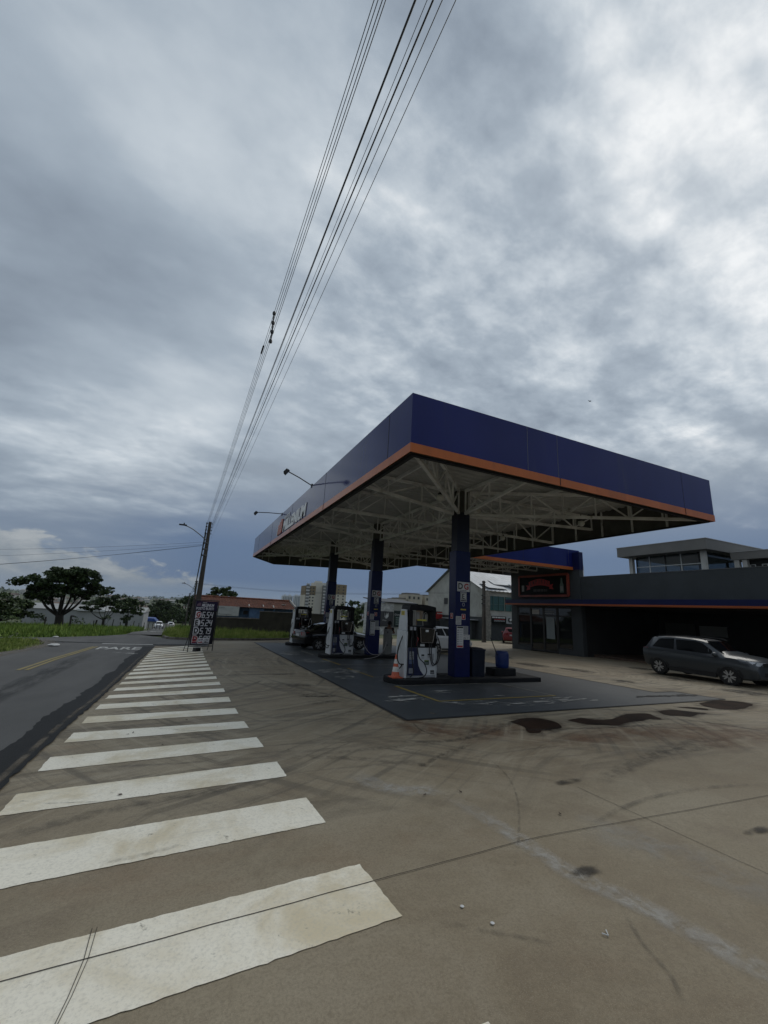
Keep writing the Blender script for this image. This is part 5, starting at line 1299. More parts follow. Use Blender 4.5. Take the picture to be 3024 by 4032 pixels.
# the wheels seen are on the car's right side; its centre lies .80 m beyond them
perp = Vector((-sin(ang), cos(ang)))          # left of the heading
mid = Vector(((fx + bx_) / 2, (fy + by_) / 2)) + perp * .84 + Vector((cos(ang), sin(ang))) * .26
suv = make_car('dark grey compact SUV with silver-spoked wheels parked before the dark shop bay', 'car', SUVP, SUV, (-1.36, 1.29), .335, SUVW, ((1.06, 1.075, .66), (.42, 1.50, .53)), ((-2.05, 1.12, .60), (-1.79, 1.46, .52)), cladding=True, rails=True, tail=(.88, 1.04), head=(.78, .90), loc=(mid.x, mid.y, gz(mid.y)), rz=ang); suv.scale = (1.055, 1.04, 1.035)
SED = [(-2.22, .42, .74, .92, .62, .74, .72, .62), (-2.15, .32, .92, 1.02, .74, .82, .76, .66), (-1.75, .26, .96, 1.06, .80, .86, .80, .66), (-1.45, .24, .95, 1.10, .82, .87, .82, .64), (-1.0, .22, .94, 1.34, .83, .87, .83, .58), (-.6, .22, .93, 1.42, .83, .87, .84, .56), (.1, .22, .92, 1.44, .83, .87, .84, .56), (.5, .22, .91, 1.36, .83, .87, .84, .57), (1.0, .22, .90, 1.05, .83, .87, .83, .66), (1.25, .22, .88, .96, .83, .87, .82, .70), (1.8, .24, .80, .88, .80, .85, .78, .66), (2.1, .28, .68, .78, .72, .78, .68, .56), (2.2, .34, .60, .68, .60, .68, .58, .46)]
SEDW = [[(-1.25, 1.00), (-.85, 1.29), (-.40, 1.345), (-.32, .99)], [(-.28, .99), (-.36, 1.345), (.10, 1.36), (.38, 1.31), (.95, .98)]]
wheel_r, wheel_f = Vector((6.65, 22.62)), Vector((9.66, 23.3)); hd = (wheel_f - wheel_r).normalized(); a_ = atan2(hd.y, hd.x)
midc = wheel_r + hd * 1.36 + Vector((-hd.y, hd.x)) * .80
sed = make_car('black saloon car refuelling behind the middle pump, its tail towards the road', 'car', BLKP, SED, (-1.36, 1.32), .315, SEDW, ((1.02, .985, .66), (.50, 1.36, .52)), ((-1.55, 1.07, .62), (-.92, 1.36, .52)), tail=(.76, .93), head=(.60, .72), loc=(midc.x, midc.y, gz(midc.y)), rz=a_)
HAT = [(-1.90, .40, .74, .92, .60, .72, .70, .60), (-1.82, .30, .95, 1.10, .72, .80, .74, .60), (-1.65, .26, .98, 1.42, .78, .83, .78, .54), (-1.0, .23, .96, 1.50, .80, .84, .80, .55), (.0, .22, .93, 1.48, .80, .84, .80, .55), (.4, .22, .92, 1.38, .80, .84, .80, .56), (.95, .22, .91, 1.02, .80, .84, .79, .64), (1.5, .24, .82, .90, .78, .82, .75, .62), (1.8, .30, .66, .76, .66, .74, .64, .50)]
HATW = [[(-1.45, 1.02), (-1.30, 1.36), (-.60, 1.40), (-.55, .99)], [(-.50, .99), (-.56, 1.40), (.05, 1.385), (.30, 1.32), (.88, .97)]]
def hatch(label, paint, loc, rz, name='parked_car', group=None):
    return make_car(label, 'car', paint, HAT, (-1.22, 1.18), .29, HATW, ((.98, 1.0, .62), (.42, 1.38, .50)), ((-1.80, 1.10, .56), (-1.66, 1.38, .50)), tail=(.80, 1.0), head=(.62, .74), loc=loc, rz=rz, name=name, group=group)
hatch('white hatchback glimpsed between the nearest pump and the nearest column', WHTP, (14.6, 22.6, gz(22.6)), radians(10))
hatch('dark red hatchback parked by the corner of the dark tower, its tail towards us', REDP, (29.6, 33.4, gz(33.4)), radians(50))
hatch('white car coming up the downhill road towards the junction', WHTP, (-5.35, 106, ground(-5.35, 106) + .03), radians(-86), 'moving_car')
hatch('white car farther right on the downhill road, its tail towards us', WHTP, (-3.2, 110, ground(-3.2, 110) + .03), radians(94), 'moving_car')

# ================================================================== PRICE SIGN
SGN = mat('price_panel_navy', (.022, .014, .050), .35, var=.1, vscale=3); SGK = mat('price_panel_black', (.010, .009, .014), .3); DIG = mat('digit_white', (.74, .74, .78), .4); SMET = mat('sign_tube', (.010, .010, .011), .4); LILAC = mat('emblem_mauve', (.26, .17, .22), .5)
ps = thing('price_sign', 'tall navy fuel price board on a black tube frame at the end of the crossing', 'sign', (.24, 20.97, gz(21)), radians(26))
W, H = 1.16, 2.10
F = face_M((0, 0, 0), (1, 0, 0))       # local front faces -y
mb = MB()
for x in (0, W): mb.tube([(x, 0, 0), (x, .0, H + .18)], .02, SMET, 8)
for z in (.22, H + .16): mb.tube([(0, 0, z), (W, 0, z)], .02, SMET, 8)
for x in (.02, W - .02): mb.tube([(x, .02, .9), (x, .42, 0)], .014, SMET, 8)
mb.build('frame', ps)
mb = MB(); mb.box(.05, W - .05, -.025, .015, .30, H + .12, SGK); mb.build('panel', ps)
mb = MB(); mb.box(.05, W - .05, H - .30, H + .12, .0255, .029, SGN, F); mb.build('header', ps)
mb = MB(); z = .032
mb.text('POSTOS', .05, DIG, F @ T(.36, H + .03, z), .01, .15, width=.2); mb.text('MILLENIUM', .12, DIG, F @ T(.33, H - .115, z), .04, .2, width=.58); mb.text('POSTO BURITI', .115, DIG, F @ T(.09, H - .265, z), .025, width=.84)
mb.build('lettering', ps)
mb = MB()
for i in range(4): mb.prism([(.10 + i * .045, H - .10), (.13 + i * .045, H - .10), (.155 + i * .045, H - .10 + (.09, .13, .15, .13)[i]), (.125 + i * .045, H - .10 + (.09, .13, .15, .13)[i])], .029, z, LILAC, F)
mb.build('emblem', ps)
SEG = {'0': 'abcdef', '1': 'bc', '2': 'abged', '3': 'abgcd', '4': 'fgbc', '5': 'afgcd', '6': 'afgedc', '7': 'abc', '8': 'abcdefg', '9': 'abcdfg'}
def digit(mb, ch, x, y, w_, h_, M, m, t=.035, z0=.026, z1=.03):
    sh = .12
    def P(px, py): return (x + px + py * sh, y + py)
    S_ = {'a': ((t * .3, h_ - t), (w_ - t * .3, h_)), 'g': ((t * .3, h_ / 2 - t / 2), (w_ - t * .3, h_ / 2 + t / 2)), 'd': ((t * .3, 0), (w_ - t * .3, t)), 'f': ((0, h_ / 2 + t * .2), (t, h_ - t * .2)), 'b': ((w_ - t, h_ / 2 + t * .2), (w_, h_ - t * .2)), 'e': ((0, t * .2), (t, h_ / 2 - t * .2)), 'c': ((w_ - t, t * .2), (w_, h_ / 2 - t * .2))}
    for s in SEG[ch]:
        (xa, ya), (xb, yb) = S_[s]; mb.prism([P(xa, ya), P(xb, ya), P(xb, yb), P(xa, yb)], z0, z1, m, M)
rows = [('G', '654', PRED), ('E', '524', PBLK), ('D', '579', PBLK), ('D', '589', PRED)]
for i, (L, num, m) in enumerate(rows):
    y0 = H - .655 - i * .355
    mb = MB(); mb.box(.055, W - .055, y0 - .018, y0 - .012, .0255, .028, SGN, F)
    a = [(.10, y0), (.28, y0), (.36, y0 + .06), (.385, y0 + .16), (.36, y0 + .26), (.28, y0 + .325), (.10, y0 + .325)]
    mb.prism(a, .0255, .029, mat('badge_rose', (.55, .46, .47), .5) if i == 3 else DIG, F)
    mb.text(L, .20, m, F @ T(.135, y0 + .085, .031), .05); mb.box(.13, .30, y0 + .02, y0 + .055, .029, .031, m, F); mb.build('fuel_badge', ps)
    mb = MB()
    for k, ch in enumerate(num): digit(mb, ch, .40 + (.0, .215, .385)[k], y0 + .02, .14, .28, F, DIG)
    mb.prism([(.575, y0 + .005), (.595, y0 + .005), (.605, y0 + .05), (.585, y0 + .05)], .026, .03, DIG, F); mb.build('price_digits', ps)
mb = MB(); rr = random.Random(2)
for i, m in enumerate((SGN, PRED, PBLK)):
    x0 = .09 + i * .29; mb.box(x0, x0 + .26, .34, .585, .0255, .028, DIG if i else mat('card_lilac', (.30, .29, .36), .5), F); mb.box(x0 + .03, x0 + .23, .375, .435, .028, .030, m, F); mb.box(x0 + .03, x0 + .23, .50, .55, .028, .030, SGN if i < 2 else PGREY, F); lines(mb, F, x0 + .03, x0 + .23, .45, .49, 1, PTXT, rr, .5, .030)
mb.build('card_stickers', ps)
mb = MB(); rbox(mb, .17, .11, .16, .10, 0, .16, BLACKM, .04); sb = mb.build('sandbag', None, 50); sb.location = (.62, 21.42, gz(21.4)); sb.rotation_euler = (0, 0, .9)
tag(sb, 'black weight lying on the ground under the fuel price board', 'weight')

# ================================================================== PERSON
SKIN = mat('skin', (.16, .085, .055), .6); UNI = mat('uniform_dark', (.016, .012, .014), .8, var=.2, vscale=6); TRO = mat('trousers_dark', (.014, .015, .018), .85, var=.2, vscale=6); HAIR = mat('cap_black', (.008, .008, .009), .8)
def skin_mesh(name, pts, edges, m, parent, root=0, sub=2):
    me = bpy.data.meshes.new(name); me.from_pydata([p[:3] for p in pts], edges, []); me.materials.append(m)
    o = bpy.data.objects.new(name, me); COL.objects.link(o); o.parent = parent
    md = o.modifiers.new('skin', 'SKIN'); md.use_smooth_shade = True
    for i, p in enumerate(pts):
        sv = me.skin_vertices[0].data[i]; r = p[3]; sv.radius = r if isinstance(r, tuple) else (r, r); sv.use_root = (i == root)
    sd = o.modifiers.new('smooth', 'SUBSURF'); sd.levels = sub; sd.render_levels = sub
    return o
per = thing('person', 'person in dark uniform and cap leaning forward on the grey service cabinet', 'person', (9.32, 19.42, gz(19.4)), radians(-110))
# local: x forward
P = [(0, 0, .92, .13), (.06, 0, 1.08, .125), (.16, 0, 1.28, .15), (.20, 0, 1.37, .10), (.24, 0, 1.44, .055), (.27, 0, 1.52, .085), (.29, 0, 1.60, .095), (.28, 0, 1.66, .07)]
E_ = [(0, 1), (1, 2), (2, 3), (3, 4), (4, 5), (5, 6), (6, 7)]
def chain(start, pts):
    i0 = start
    for p in pts: P.append(p); E_.append((i0, len(P) - 1)); i0 = len(P) - 1
    return i0
for s in (1, -1):
    wr = chain(3, [(.19, s * .17, 1.35, .06), (.30, s * .25, 1.15, .046), (.45, s * .14, 1.16, .038), (.54, s * .09, 1.185, .027)])
    pm = chain(wr, [(.58, s * .07, 1.188, .026)])
    for k in range(4): chain(pm, [(.615, s * (.045 + .018 * k), 1.188 + .004 * k, .0095), (.65 - .006 * abs(k - 1.5), s * (.04 + .02 * k), 1.18, .0085), (.672 - .008 * abs(k - 1.5), s * (.038 + .021 * k), 1.165, .0075)])
    chain(wr, [(.57, s * .035, 1.185, .0115), (.60, s * .012, 1.178, .0095)])
    chain(0, [(0, s * .10, .85, .095), (.02, s * .11, .50, .062), (-.02, s * .115, .10, .042), (.07, s * .125, .04, .035), (.16, s * .13, .03, .026)])
skin_mesh('body', P, E_, SKIN, per, 0, 2)
Q = [(0, 0, .94, .15), (.06, 0, 1.08, .15), (.16, 0, 1.28, .175), (.20, 0, 1.38, .11)]; QE = [(0, 1), (1, 2), (2, 3)]
for s in (1, -1):
    i = len(Q); Q += [(.19, s * .175, 1.35, .085), (.255, s * .22, 1.22, .068)]; QE += [(3, i), (i, i + 1)]
skin_mesh('shirt', Q, QE, UNI, per, 0, 2)
Q = [(0, 0, .93, .14)]; QE = []
for s in (1, -1):
    i = len(Q); Q += [(0, s * .10, .84, .115), (.02, s * .11, .50, .085), (-.02, s * .115, .12, .072)]; QE += [(0, i), (i, i + 1), (i + 1, i + 2)]
skin_mesh('trousers', Q, QE, TRO, per, 0, 2)
mb = MB(); mb.lathe([(.118, 0), (.12, .03), (.105, .08), (.06, .115), (.01, .125)], HAIR, 20, Matrix.Translation((.28, 0, 1.60)) @ Matrix.Rotation(.25, 4, 'Y')); mb.prism([(.08 * cos(a * pi / 8 - pi / 2) + .11, .10 * sin(a * pi / 8 - pi / 2)) for a in range(9)], 0, .012, HAIR, Matrix.Translation((.28, 0, 1.605)) @ Matrix.Rotation(.35, 4, 'Y')); mb.build('cap', per, 50)
mb = MB(); nose = [(.385, 0, 1.555), (.37, .018, 1.53), (.405, 0, 1.532), (.37, -.018, 1.53)]; mb.add(nose, [(0, 1, 2), (0, 2, 3), (1, 3, 2)], SKIN)
for s in (1, -1):
    mb.lathe([(.002, -.01), (.013, 0), (.002, .01)], HAIR, 8, Matrix.Translation((.368, s * .034, 1.575))); mb.lathe([(.004, -.008), (.028, 0), (.004, .008)], SKIN, 10, Matrix.Translation((.28, s * .098, 1.56)) @ Matrix.Rotation(pi / 2, 4, 'X'))
mb.box(.365, .375, -.025, .025, 1.488, 1.496, mat('lips', (.12, .05, .045), .6)); mb.build('face', per, 60)
# ================================================================== POLES AND WIRES
POLEM = mat('pole_concrete', (.075, .066, .056), .85, var=.35, vscale=2.5, stretch=(1, 1, .3), dirt=(.03, .027, .024), dscale=1.6); INS = mat('insulator', (.010, .010, .012), .4); GALV = mat('galvanised', (.16, .165, .17), .45, metal=.5); WIRE = mat('wire_black', (.045, .048, .055), .6)
def make_pole(label, x, y, zg, h, w0=.33, w1=.17, arm=True, racks=True, group='concrete utility poles'):
    o = thing('utility_pole', label, 'utility pole', (x, y, zg), 0, group)
    b = MB()
    vs = []
    for z, w_ in ((-.3, w0), (h, w1)):
        d = w_ * .72; t = w_ * .22; e = d * .22          # double-T section: web set back between two flanges
        ring = [(-w_ / 2, -d / 2), (-w_ / 2 + t, -d / 2), (-w_ / 2 + t, -d / 2 + e), (w_ / 2 - t, -d / 2 + e), (w_ / 2 - t, -d / 2), (w_ / 2, -d / 2), (w_ / 2, d / 2), (w_ / 2 - t, d / 2), (w_ / 2 - t, d / 2 - e), (-w_ / 2 + t, d / 2 - e), (-w_ / 2 + t, d / 2), (-w_ / 2, d / 2)]
        vs += [(px, py, z) for px, py in ring]
    n = 12; b.add(vs, [(i, (i + 1) % n, n + (i + 1) % n, n + i) for i in range(n)] + [tuple(range(n))[::-1], tuple(range(n, 2 * n))], POLEM); b.build('shaft', o)
    if racks:
        for k in range(4):
            z = h - .13 - k * .225; ww = w1 + (w0 - w1) * (h - z) / h
            for s in (-1, 1):
                b = MB(); xx = s * (ww / 2 + (.10 if s < 0 else .05)); b.bar((s * ww / 2, -.06, z), (xx, -.06, z), .02, .03, GALV)
                b.lathe([(.02, -.055), (.045, -.05), (.045, -.02), (.028, 0), (.045, .02), (.045, .05), (.02, .055)], INS, 12, Matrix.Translation((xx, -.06, z)) @ Matrix.Scale(1.0 if s < 0 else .6, 4)); b.build('insulator', o, 40)
        for z in (h - 1.45, h - 1.85, h - 2.25):
            b = MB(); ww = w1 + (w0 - w1) * (h - z) / h; b.box(-ww / 2 - .012, ww / 2 + .012, -ww * .36 - .012, ww * .36 + .012, z, z + .05, GALV); b.box(-ww / 2 - .14, -ww / 2, -.05, .05, z - .03, z + .06, INS); b.build('clamp', o)
    if arm:
        b = MB(); z0 = h - 1.28; pts = [(-.05, -.05, z0), (-.45, -.15, z0 + .30), (-.96, -.25, z0 + .62), (-1.28, -.30, z0 + .75), (-1.50, -.33, z0 + .80)]
        b.tube(spline3(pts), .03, GALV, 8); am = b.build('lamp_arm', o, 50)
        b = MB(); b.prism([(-1.80, -.40), (-1.45, -.42), (-1.34, -.36), (-1.34, -.28), (-1.45, -.22), (-1.80, -.24)], z0 + .78, z0 + .86, INS); b.box(-1.55, -1.48, -.36, -.29, z0 + .86, z0 + .96, INS); b.build('lamp_head', am, bevel=.015)
    return o
PY = 29.2
make_pole('tall concrete utility pole with street lamp arm behind the price board', .50, PY, gz(PY), 7.16 - gz(PY), .40, .18)
make_pole('second concrete utility pole down the road, with a street lamp arm', .55, 62, ground(.55, 62), 4.60 - ground(.55, 62), .34, .20)
make_pole('third concrete utility pole, smaller, farther down the road', -.10, 96, ground(-.1, 96), 3.35 - ground(-.1, 96), .34, .20, arm=False)
make_pole('farthest concrete utility pole at the bottom of the road', -.7, 128, ground(-.7, 128), 2.0 - ground(-.7, 128), .34, .20, arm=False)
make_pole('weathered concrete utility pole standing before the white two-storey building', 26.3, 33.5, gz(33.5), 5.45 - gz(33.5), .36, .22, arm=False)
o = thing('corner_pillar', 'rough pale concrete pillar beside the weathered pole at the white building corner', 'pillar', (31.3, 39.3, gz(39) - .1))
b = MB(); b.box(-.35, .35, -.3, .3, -.3, 3.0, mat('rough_pillar', (.20, .185, .16), .9, var=.35, vscale=3, dirt=(.08, .07, .06), dscale=1.5)); b.box(-.28, .28, -.24, .24, 3.0, 5.6, mat('rough_pillar', (.2, .185, .16), .9)); b.build('shaft', o)

def cable(label, p0, p1, r, sag=0.0, group='overhead cables from the roadside pole', n=28):
    p0, p1 = Vector(p0), Vector(p1); pts = [p0.lerp(p1, i / n) - Vector((0, 0, 4 * sag * (i / n) * (1 - i / n))) for i in range(n + 1)]
    b = MB(); b.tube(pts, r, WIRE, 6); o = b.build('overhead_cable', None, 60); tag(o, label, 'cable', group); return o
def thru(p, q, y):      # extend the line p->q to the given y
    p, q = Vector(p), Vector(q); t = (y - p.y) / (q.y - p.y); return p.lerp(q, t)
near_px = [(1473, 7.0), (1488.5, 6.8), (1505.7, 6.6), (1518.8, 6.4)]
def ray_z(px, py, z):
    q = Vector(((px - 1512) / 1618.4, -(py - 2016) / 1618.4, 1)); d_ = r_ * q.x + u_ * q.y + f_ * q.z; t = (z - CAM_H) / d_.z; return Vector((d_.x * t, d_.y * t, z))
labs = ['leftmost and topmost of the four thin wires fixed to the left of the pole', 'second from the left of the four thin wires fixed to the left of the pole', 'third from the left of the four thin wires fixed to the left of the pole', 'rightmost of the four thin wires fixed to the left of the pole']
LW = []
for i, (px, z) in enumerate(near_px):
    a = Vector((.31, PY - .06, 7.03 - .222 * i)); q = ray_z(px, 0, z); e = thru(a, q, -26); LW.append((a, q)); cable(labs[i], a, e, .0036)
rw = [(1633.7, 6.9, 7.06, .006, 'thick black wire nearest the four thin wires, on the right of the pole'), (1638.0, 6.7, 6.87, .0045, 'black wire running almost together with the thick wire beside it'), (1682, 6.6, 6.75, .0028, 'thin grey wire between the two thick wires'), (1705.6, 6.4, 6.63, .007, 'thickest black wire in the right-hand bunch from the pole'), (1741.7, 6.2, 6.39, .0035, 'thin wire just right of the thickest black wire'), (1795, 6.0, 6.04, .003, 'outermost thin wire on the right, nearest the canopy')]
for px, z, zp_, r__, lab in rw:
    a = Vector((.63 + (.06 if zp_ < 6.1 else 0), PY - .06, zp_)); q = ray_z(px, 0, z); cable(lab, a, thru(a, q, -26), r__)
# spacer holding the four thin wires apart
sp_y = [(LW[i][0], LW[i][1], y) for i, y in enumerate((6.47, 6.45, 6.41, 6.38))]
o = thing('wire_spacer', 'dark knobbly spacer clipped across the four thin overhead wires', 'wire spacer', tuple(thru(LW[1][0], LW[1][1], 6.43)))
base = Vector(o.location); pts = [thru(a, q, y) - base + Vector((0, 0, -.02)) for a, q, y in sp_y]
b = MB(); b.tube([tuple(p) for p in pts], .012, INS, 8); b.build('rod', o, 50)
for p in pts:
    b = MB(); b.lathe([(.006, -.035), (.024, -.028), (.030, 0), (.024, .028), (.006, .035)], INS, 12, Matrix.Translation(p)); b.build('clip', o, 50)
o = thing('cable_splice', 'short black sleeve on the leftmost thin overhead wire, below the spacer', 'cable splice', tuple(thru(LW[0][0], LW[0][1], 7.68)))
v_ = (LW[0][0] - LW[0][1]).normalized() * .16; b = MB(); b.tube([tuple(-v_), tuple(-v_ * .8), tuple(v_ * .8), tuple(v_)], [.009, .017, .017, .009], INS, 8); b.build('sleeve', o, 50)
# span between the poles down the road
for i in range(3): cable(('upper', 'middle', 'lower')[i] + ' wire of the bundle running from the roadside pole to the second pole', (.30 + .03 * i, PY, 7.0 - .3 * i), (.42, 62, 4.5 - .25 * i), .018, .35, 'cables running down the road')
for i in range(2): cable(('heavier', 'lighter')[i] + ' telephone cable sagging from the roadside pole to the second pole', (.30, PY, 5.4 - .25 * i), (.40, 62, 3.4 - .2 * i), .025, .55, 'cables running down the road')
for i in range(2): cable(('upper', 'lower')[i] + ' wire between the second and the third pole', (.45, 62, 4.5 - .6 * i), (-.1, 96, 3.3 - .5 * i), .025, .3, 'cables running down the road')
# wires crossing to the left over the field
for i, (za, xb, zb, sg) in enumerate([(5.78, -11.6, 5.0, .5), (5.64, -11.5, 4.55, .45), (5.60, -11.4, 4.10, .55), (5.55, -11.4, 4.02, .45)]):
    e = thru((.3, PY, za), (xb, 34, zb), 41); cable(('topmost', 'second', 'third', 'lowest')[i] + ' thin wire crossing from the roadside pole to the left over the field', (.3, PY, za), e, .006 if i < 3 else .010, sg, 'wires crossing the field')
for i, (z0, z1) in enumerate([(3.1, 3.7), (3.0, 3.55)]):
    cable(('upper', 'lower')[i] + ' thin wire running right from the second pole over the tiled roof', (.5, 62, z0 + 1.2), (34, 40, z1 + 1.6), .012, .9, 'wires over the tiled roof')

# ================================================================== WALL AND TILED HOUSE ACROSS THE STREET
BRW = mat('brown_wall', (.050, .044, .034), .9, var=.3, vscale=.9, dirt=(.026, .024, .020), dscale=.8, bump=.2); BLW = mat('blue_wall', (.070, .130, .235), .8, var=.22, vscale=1.6, dirt=(.10, .15, .21), dscale=2.2); TILE = None
CAP = mat('wall_cap', (.12, .11, .10), .9, var=.4, vscale=5)
wl = thing('boundary_wall', 'long dark brown rendered wall with a higher right half, behind the grass verge', 'wall', (5.8, 38, 0))
WM = Matrix.Translation((-5.8, -38, 0))
b = MB(); b.box(1.0, 5.72, 37.9, 38.1, -1.6, .72, BRW, WM); b.build('low_section', wl)
b = MB(); b.box(5.72, 11.6, 37.88, 38.12, -1.6, 1.36, BRW, WM); b.build('high_section', wl)
b = MB(); b.box(.95, 5.72, 37.85, 38.15, .72, .79, CAP, WM)
rr = random.Random(8)
for i in range(60): b.add([(1.0 + i * .078, 37.95 + rr.uniform(-.04, .1), .79), (1.05 + i * .078, 38 + rr.uniform(-.04, .1), .79), (1.02 + i * .078 + rr.uniform(-.02, .02), 38, .79 + rr.uniform(.03, .11))], [(0, 1, 2)], CAP, WM)
b.build('coping', wl)
b = MB(); b.box(5.68, 11.65, 37.84, 38.16, 1.36, 1.42, CAP, WM)
for i in range(72): b.add([(5.75 + i * .08, 37.95 + rr.uniform(-.04, .1), 1.42), (5.8 + i * .08, 38 + rr.uniform(-.04, .1), 1.42), (5.77 + i * .08 + rr.uniform(-.02, .02), 38, 1.42 + rr.uniform(.03, .10))], [(0, 1, 2)], CAP, WM)
b.build('coping', wl)
def tile_material():
    m = bpy.data.materials.new('clay_tiles'); m.use_nodes = True; t = NT(m.node_tree); bs = t.n('ShaderNodeBsdfPrincipled'); o = t.n('ShaderNodeOutputMaterial'); t.t.links.new(bs.outputs[0], o.inputs[0])
    co = t.n('ShaderNodeTexCoord').outputs['Object']; a = t.noise(co, 3.2, 7.0, .7, .3); c = t.noise(co, .7, 4, .6)
    t.put(bs.inputs['Base Color'], t.ramp(t.math('ADD', t.math('MULTIPLY', a, .75), t.math('MULTIPLY', c, .25)), [(.36, (.040, .020, .014)), (.48, (.10, .035, .020)), (.57, (.155, .055, .030)), (.68, (.20, .105, .070))])); bs.inputs['Roughness'].default_value = .9
    return m
TILE = tile_material()
hs = thing('tiled_house', 'low blue house with a long red clay tile roof behind the brown wall', 'house', (5.8, 47, -.9))
HM = Matrix.Translation((-5.8, -47, .9))
b = MB(); b.box(.9, 10.0, 44.3, 50.0, -1.8, 1.6, BLW, HM); b.build('wall', hs)
for (x0, x1, y) in ((5.55, 6.95, 43.7), (7.9, 8.05, 43.7)):
    b = MB(); b.box(x0, x1, y, 44.29, -1.8, 1.62, BLW, HM); b.build('porch_wall', hs)
for x in (5.52, 6.93, 7.95):
    b = MB(); b.prism([(43.55, 1.55), (44.5, 1.6), (44.5, 1.95)], x - .05, x + .05, mat('parapet_white', (.30, .29, .27), .8), HM @ Matrix(((0, 0, 1, 0), (1, 0, 0, 0), (0, 1, 0, 0), (0, 0, 0, 1)))); b.build('gable_parapet', hs)
# roof slopes of overlapping tile rows
b = MB(); nr, ncol = 12, 70
def slope(b, x0, x1, ya, za, yb, zb):
    vs = []; 
    for j in range(nr + 1):
        t = j / nr
        for st in ((0, .0), (1, .03)):
            for i in range(ncol + 1):
                x = x0 + (x1 - x0) * i / ncol; vs.append((x, ya + (yb - ya) * t, za + (zb - za) * t + (.045 if i % 2 else 0) + (st[1] if st[0] else 0)))
    n = ncol + 1; fs = []
    for j in range(2 * nr + 1):
        for i in range(ncol): fs.append((j * n + i, j * n + i + 1, (j + 1) * n + i + 1, (j + 1) * n + i))
    b.add(vs, fs, TILE, HM)
slope(b, .5, 10.15, 43.5, 1.60, 47.2, 2.42); slope(b, .5, 10.15, 50.6, 1.60, 47.25, 2.42); rf = b.build('roof', hs)
b = MB(); b.tube([(.5, 47.2, 2.50), (10.15, 47.2, 2.50)], .11, TILE, 8, HM); b.build('ridge', rf)
b = MB(); b.bar((10.2, 43.5, 1.72), (10.2, 47.2, 2.56), .12, .16, mat('parapet_white', (.3, .29, .27), .8), HM); b.build('verge_board', rf)
b = MB(); b.box(8.95, 9.35, 44.9, 45.25, 2.05, 2.12, mat('roof_patch', (.42, .40, .36), .6), HM @ Matrix.Translation((0, 0, -.03))); b.build('skylight', rf)
b = MB(); b.box(5.05, 5.48, 44.22, 44.29, .95, 1.27, FRAMEB, HM); wn = b.build('window', hs); b = MB()
for k in range(5): b.box(5.05 + k * .1, 5.07 + k * .1, 44.19, 44.215, .88, 1.3, FRAMEB, HM)
b.build('window_bars', wn)
# graffiti-like scuffs painted on the blue wall
b = MB(); GD = mat('blue_wall_mark', (.03, .06, .14), .8); F = face_M((0, 43.69, 0), (1, 0, 0))
for i in range(7): b.prism([(5.8 + i * .13 + rr.uniform(0, .05), .9 + rr.uniform(0, .3)), (5.87 + i * .13, 1.0 + rr.uniform(0, .3)), (5.83 + i * .13, 1.35 + rr.uniform(-.1, .1))], 0, .004, GD, HM @ F)
b.build('wall_marks', hs)
# sign board on the house front
bd = thing('house_sign', 'weathered white sign board with a plant emblem on the blue house front', 'sign', (3.5, 43.4, 1.2))
F = face_M((-1.75, 0, -.45), (1, 0, 0)); b = MB(); b.box(0, 2.78, 0, .90, -.05, 0, mat('board_white', (.42, .43, .42), .7, var=.12, vscale=1.5, dirt=(.28, .29, .26), dscale=1.0), F); b.build('board', bd)
b = MB(); b.text('ados Psicológicos', .12, PTXT, F @ T(.42, .08, .004), .008, width=1.7); b.text('LEAO', .10, PTXT, F @ T(1.0, .68, .004), .0, .2, width=.42); b.build('lettering', bd)
b = MB(); K = PTXT
for (p, q) in (((.78, .35), (.80, .62)), ((.80, .55), (.66, .78)), ((.80, .58), (.94, .78)), ((.72, .66), (.62, .70)), ((.88, .66), (.98, .70))): b.bar(F @ Vector((*p, .006)), F @ Vector((*q, .006)), .035, .01, K)
b.build('emblem', bd)

# ================================================================== BUILDINGS BEHIND THE STATION
PLAST = mat('old_plaster', (.36, .36, .33), .9, var=.15, vscale=.6, dirt=(.20, .19, .165), dscale=.35, dthr=(.48, .72)); ZINC = mat('zinc_roof', (.40, .42, .44), .45, var=.2, vscale=.7, dirt=(.28, .27, .25), dscale=.6); TEAL = mat('teal_glass', (.030, .085, .080), .25); SHOPD = mat('shop_shutter', (.035, .038, .040), .7, var=.2, vscale=2)
wb = thing('white_building', 'white two-storey building with teal windows and a loose zinc roof behind the weathered pole', 'building', (36, 45, 0))
BM_ = Matrix.Translation((-36, -45, 0))
b = MB(); b.box(31, 44, 39.5, 52, 1.9, 4.95, PLAST, BM_); b.prism([(39.5, 4.95), (52, 4.95), (46, 8.0)], 31.02, 43.98, PLAST, BM_ @ Matrix(((0, 0, 1, 0), (1, 0, 0, 0), (0, 1, 0, 0), (0, 0, 0, 1)))); b.build('wall', wb)
b = MB(); b.box(31.05, 44, 39.8, 51.9, -1.2, 1.88, SHOPD, BM_); b.box(31.0, 44, 39.35, 39.5, 1.92, 2.16, PLAST, BM_); b.build('ground_floor', wb)
b = MB()
for y0, z0, y1, z1 in ((39.0, 4.90, 46.0, 8.12), (52.5, 4.9, 46.05, 8.12)):
    n_ = 44; vs = []
    for i in range(n_ + 1):
        x = 30.7 + 13.6 * i / n_
        for t in range(2): vs.append((x, (y0, y1)[t], (z0, z1)[t] + (.05 if i % 2 else 0)))
    b.add(vs, [(2 * i, 2 * i + 2, 2 * i + 3, 2 * i + 1) for i in range(n_)], ZINC, BM_)
rf = b.build('roof', wb)
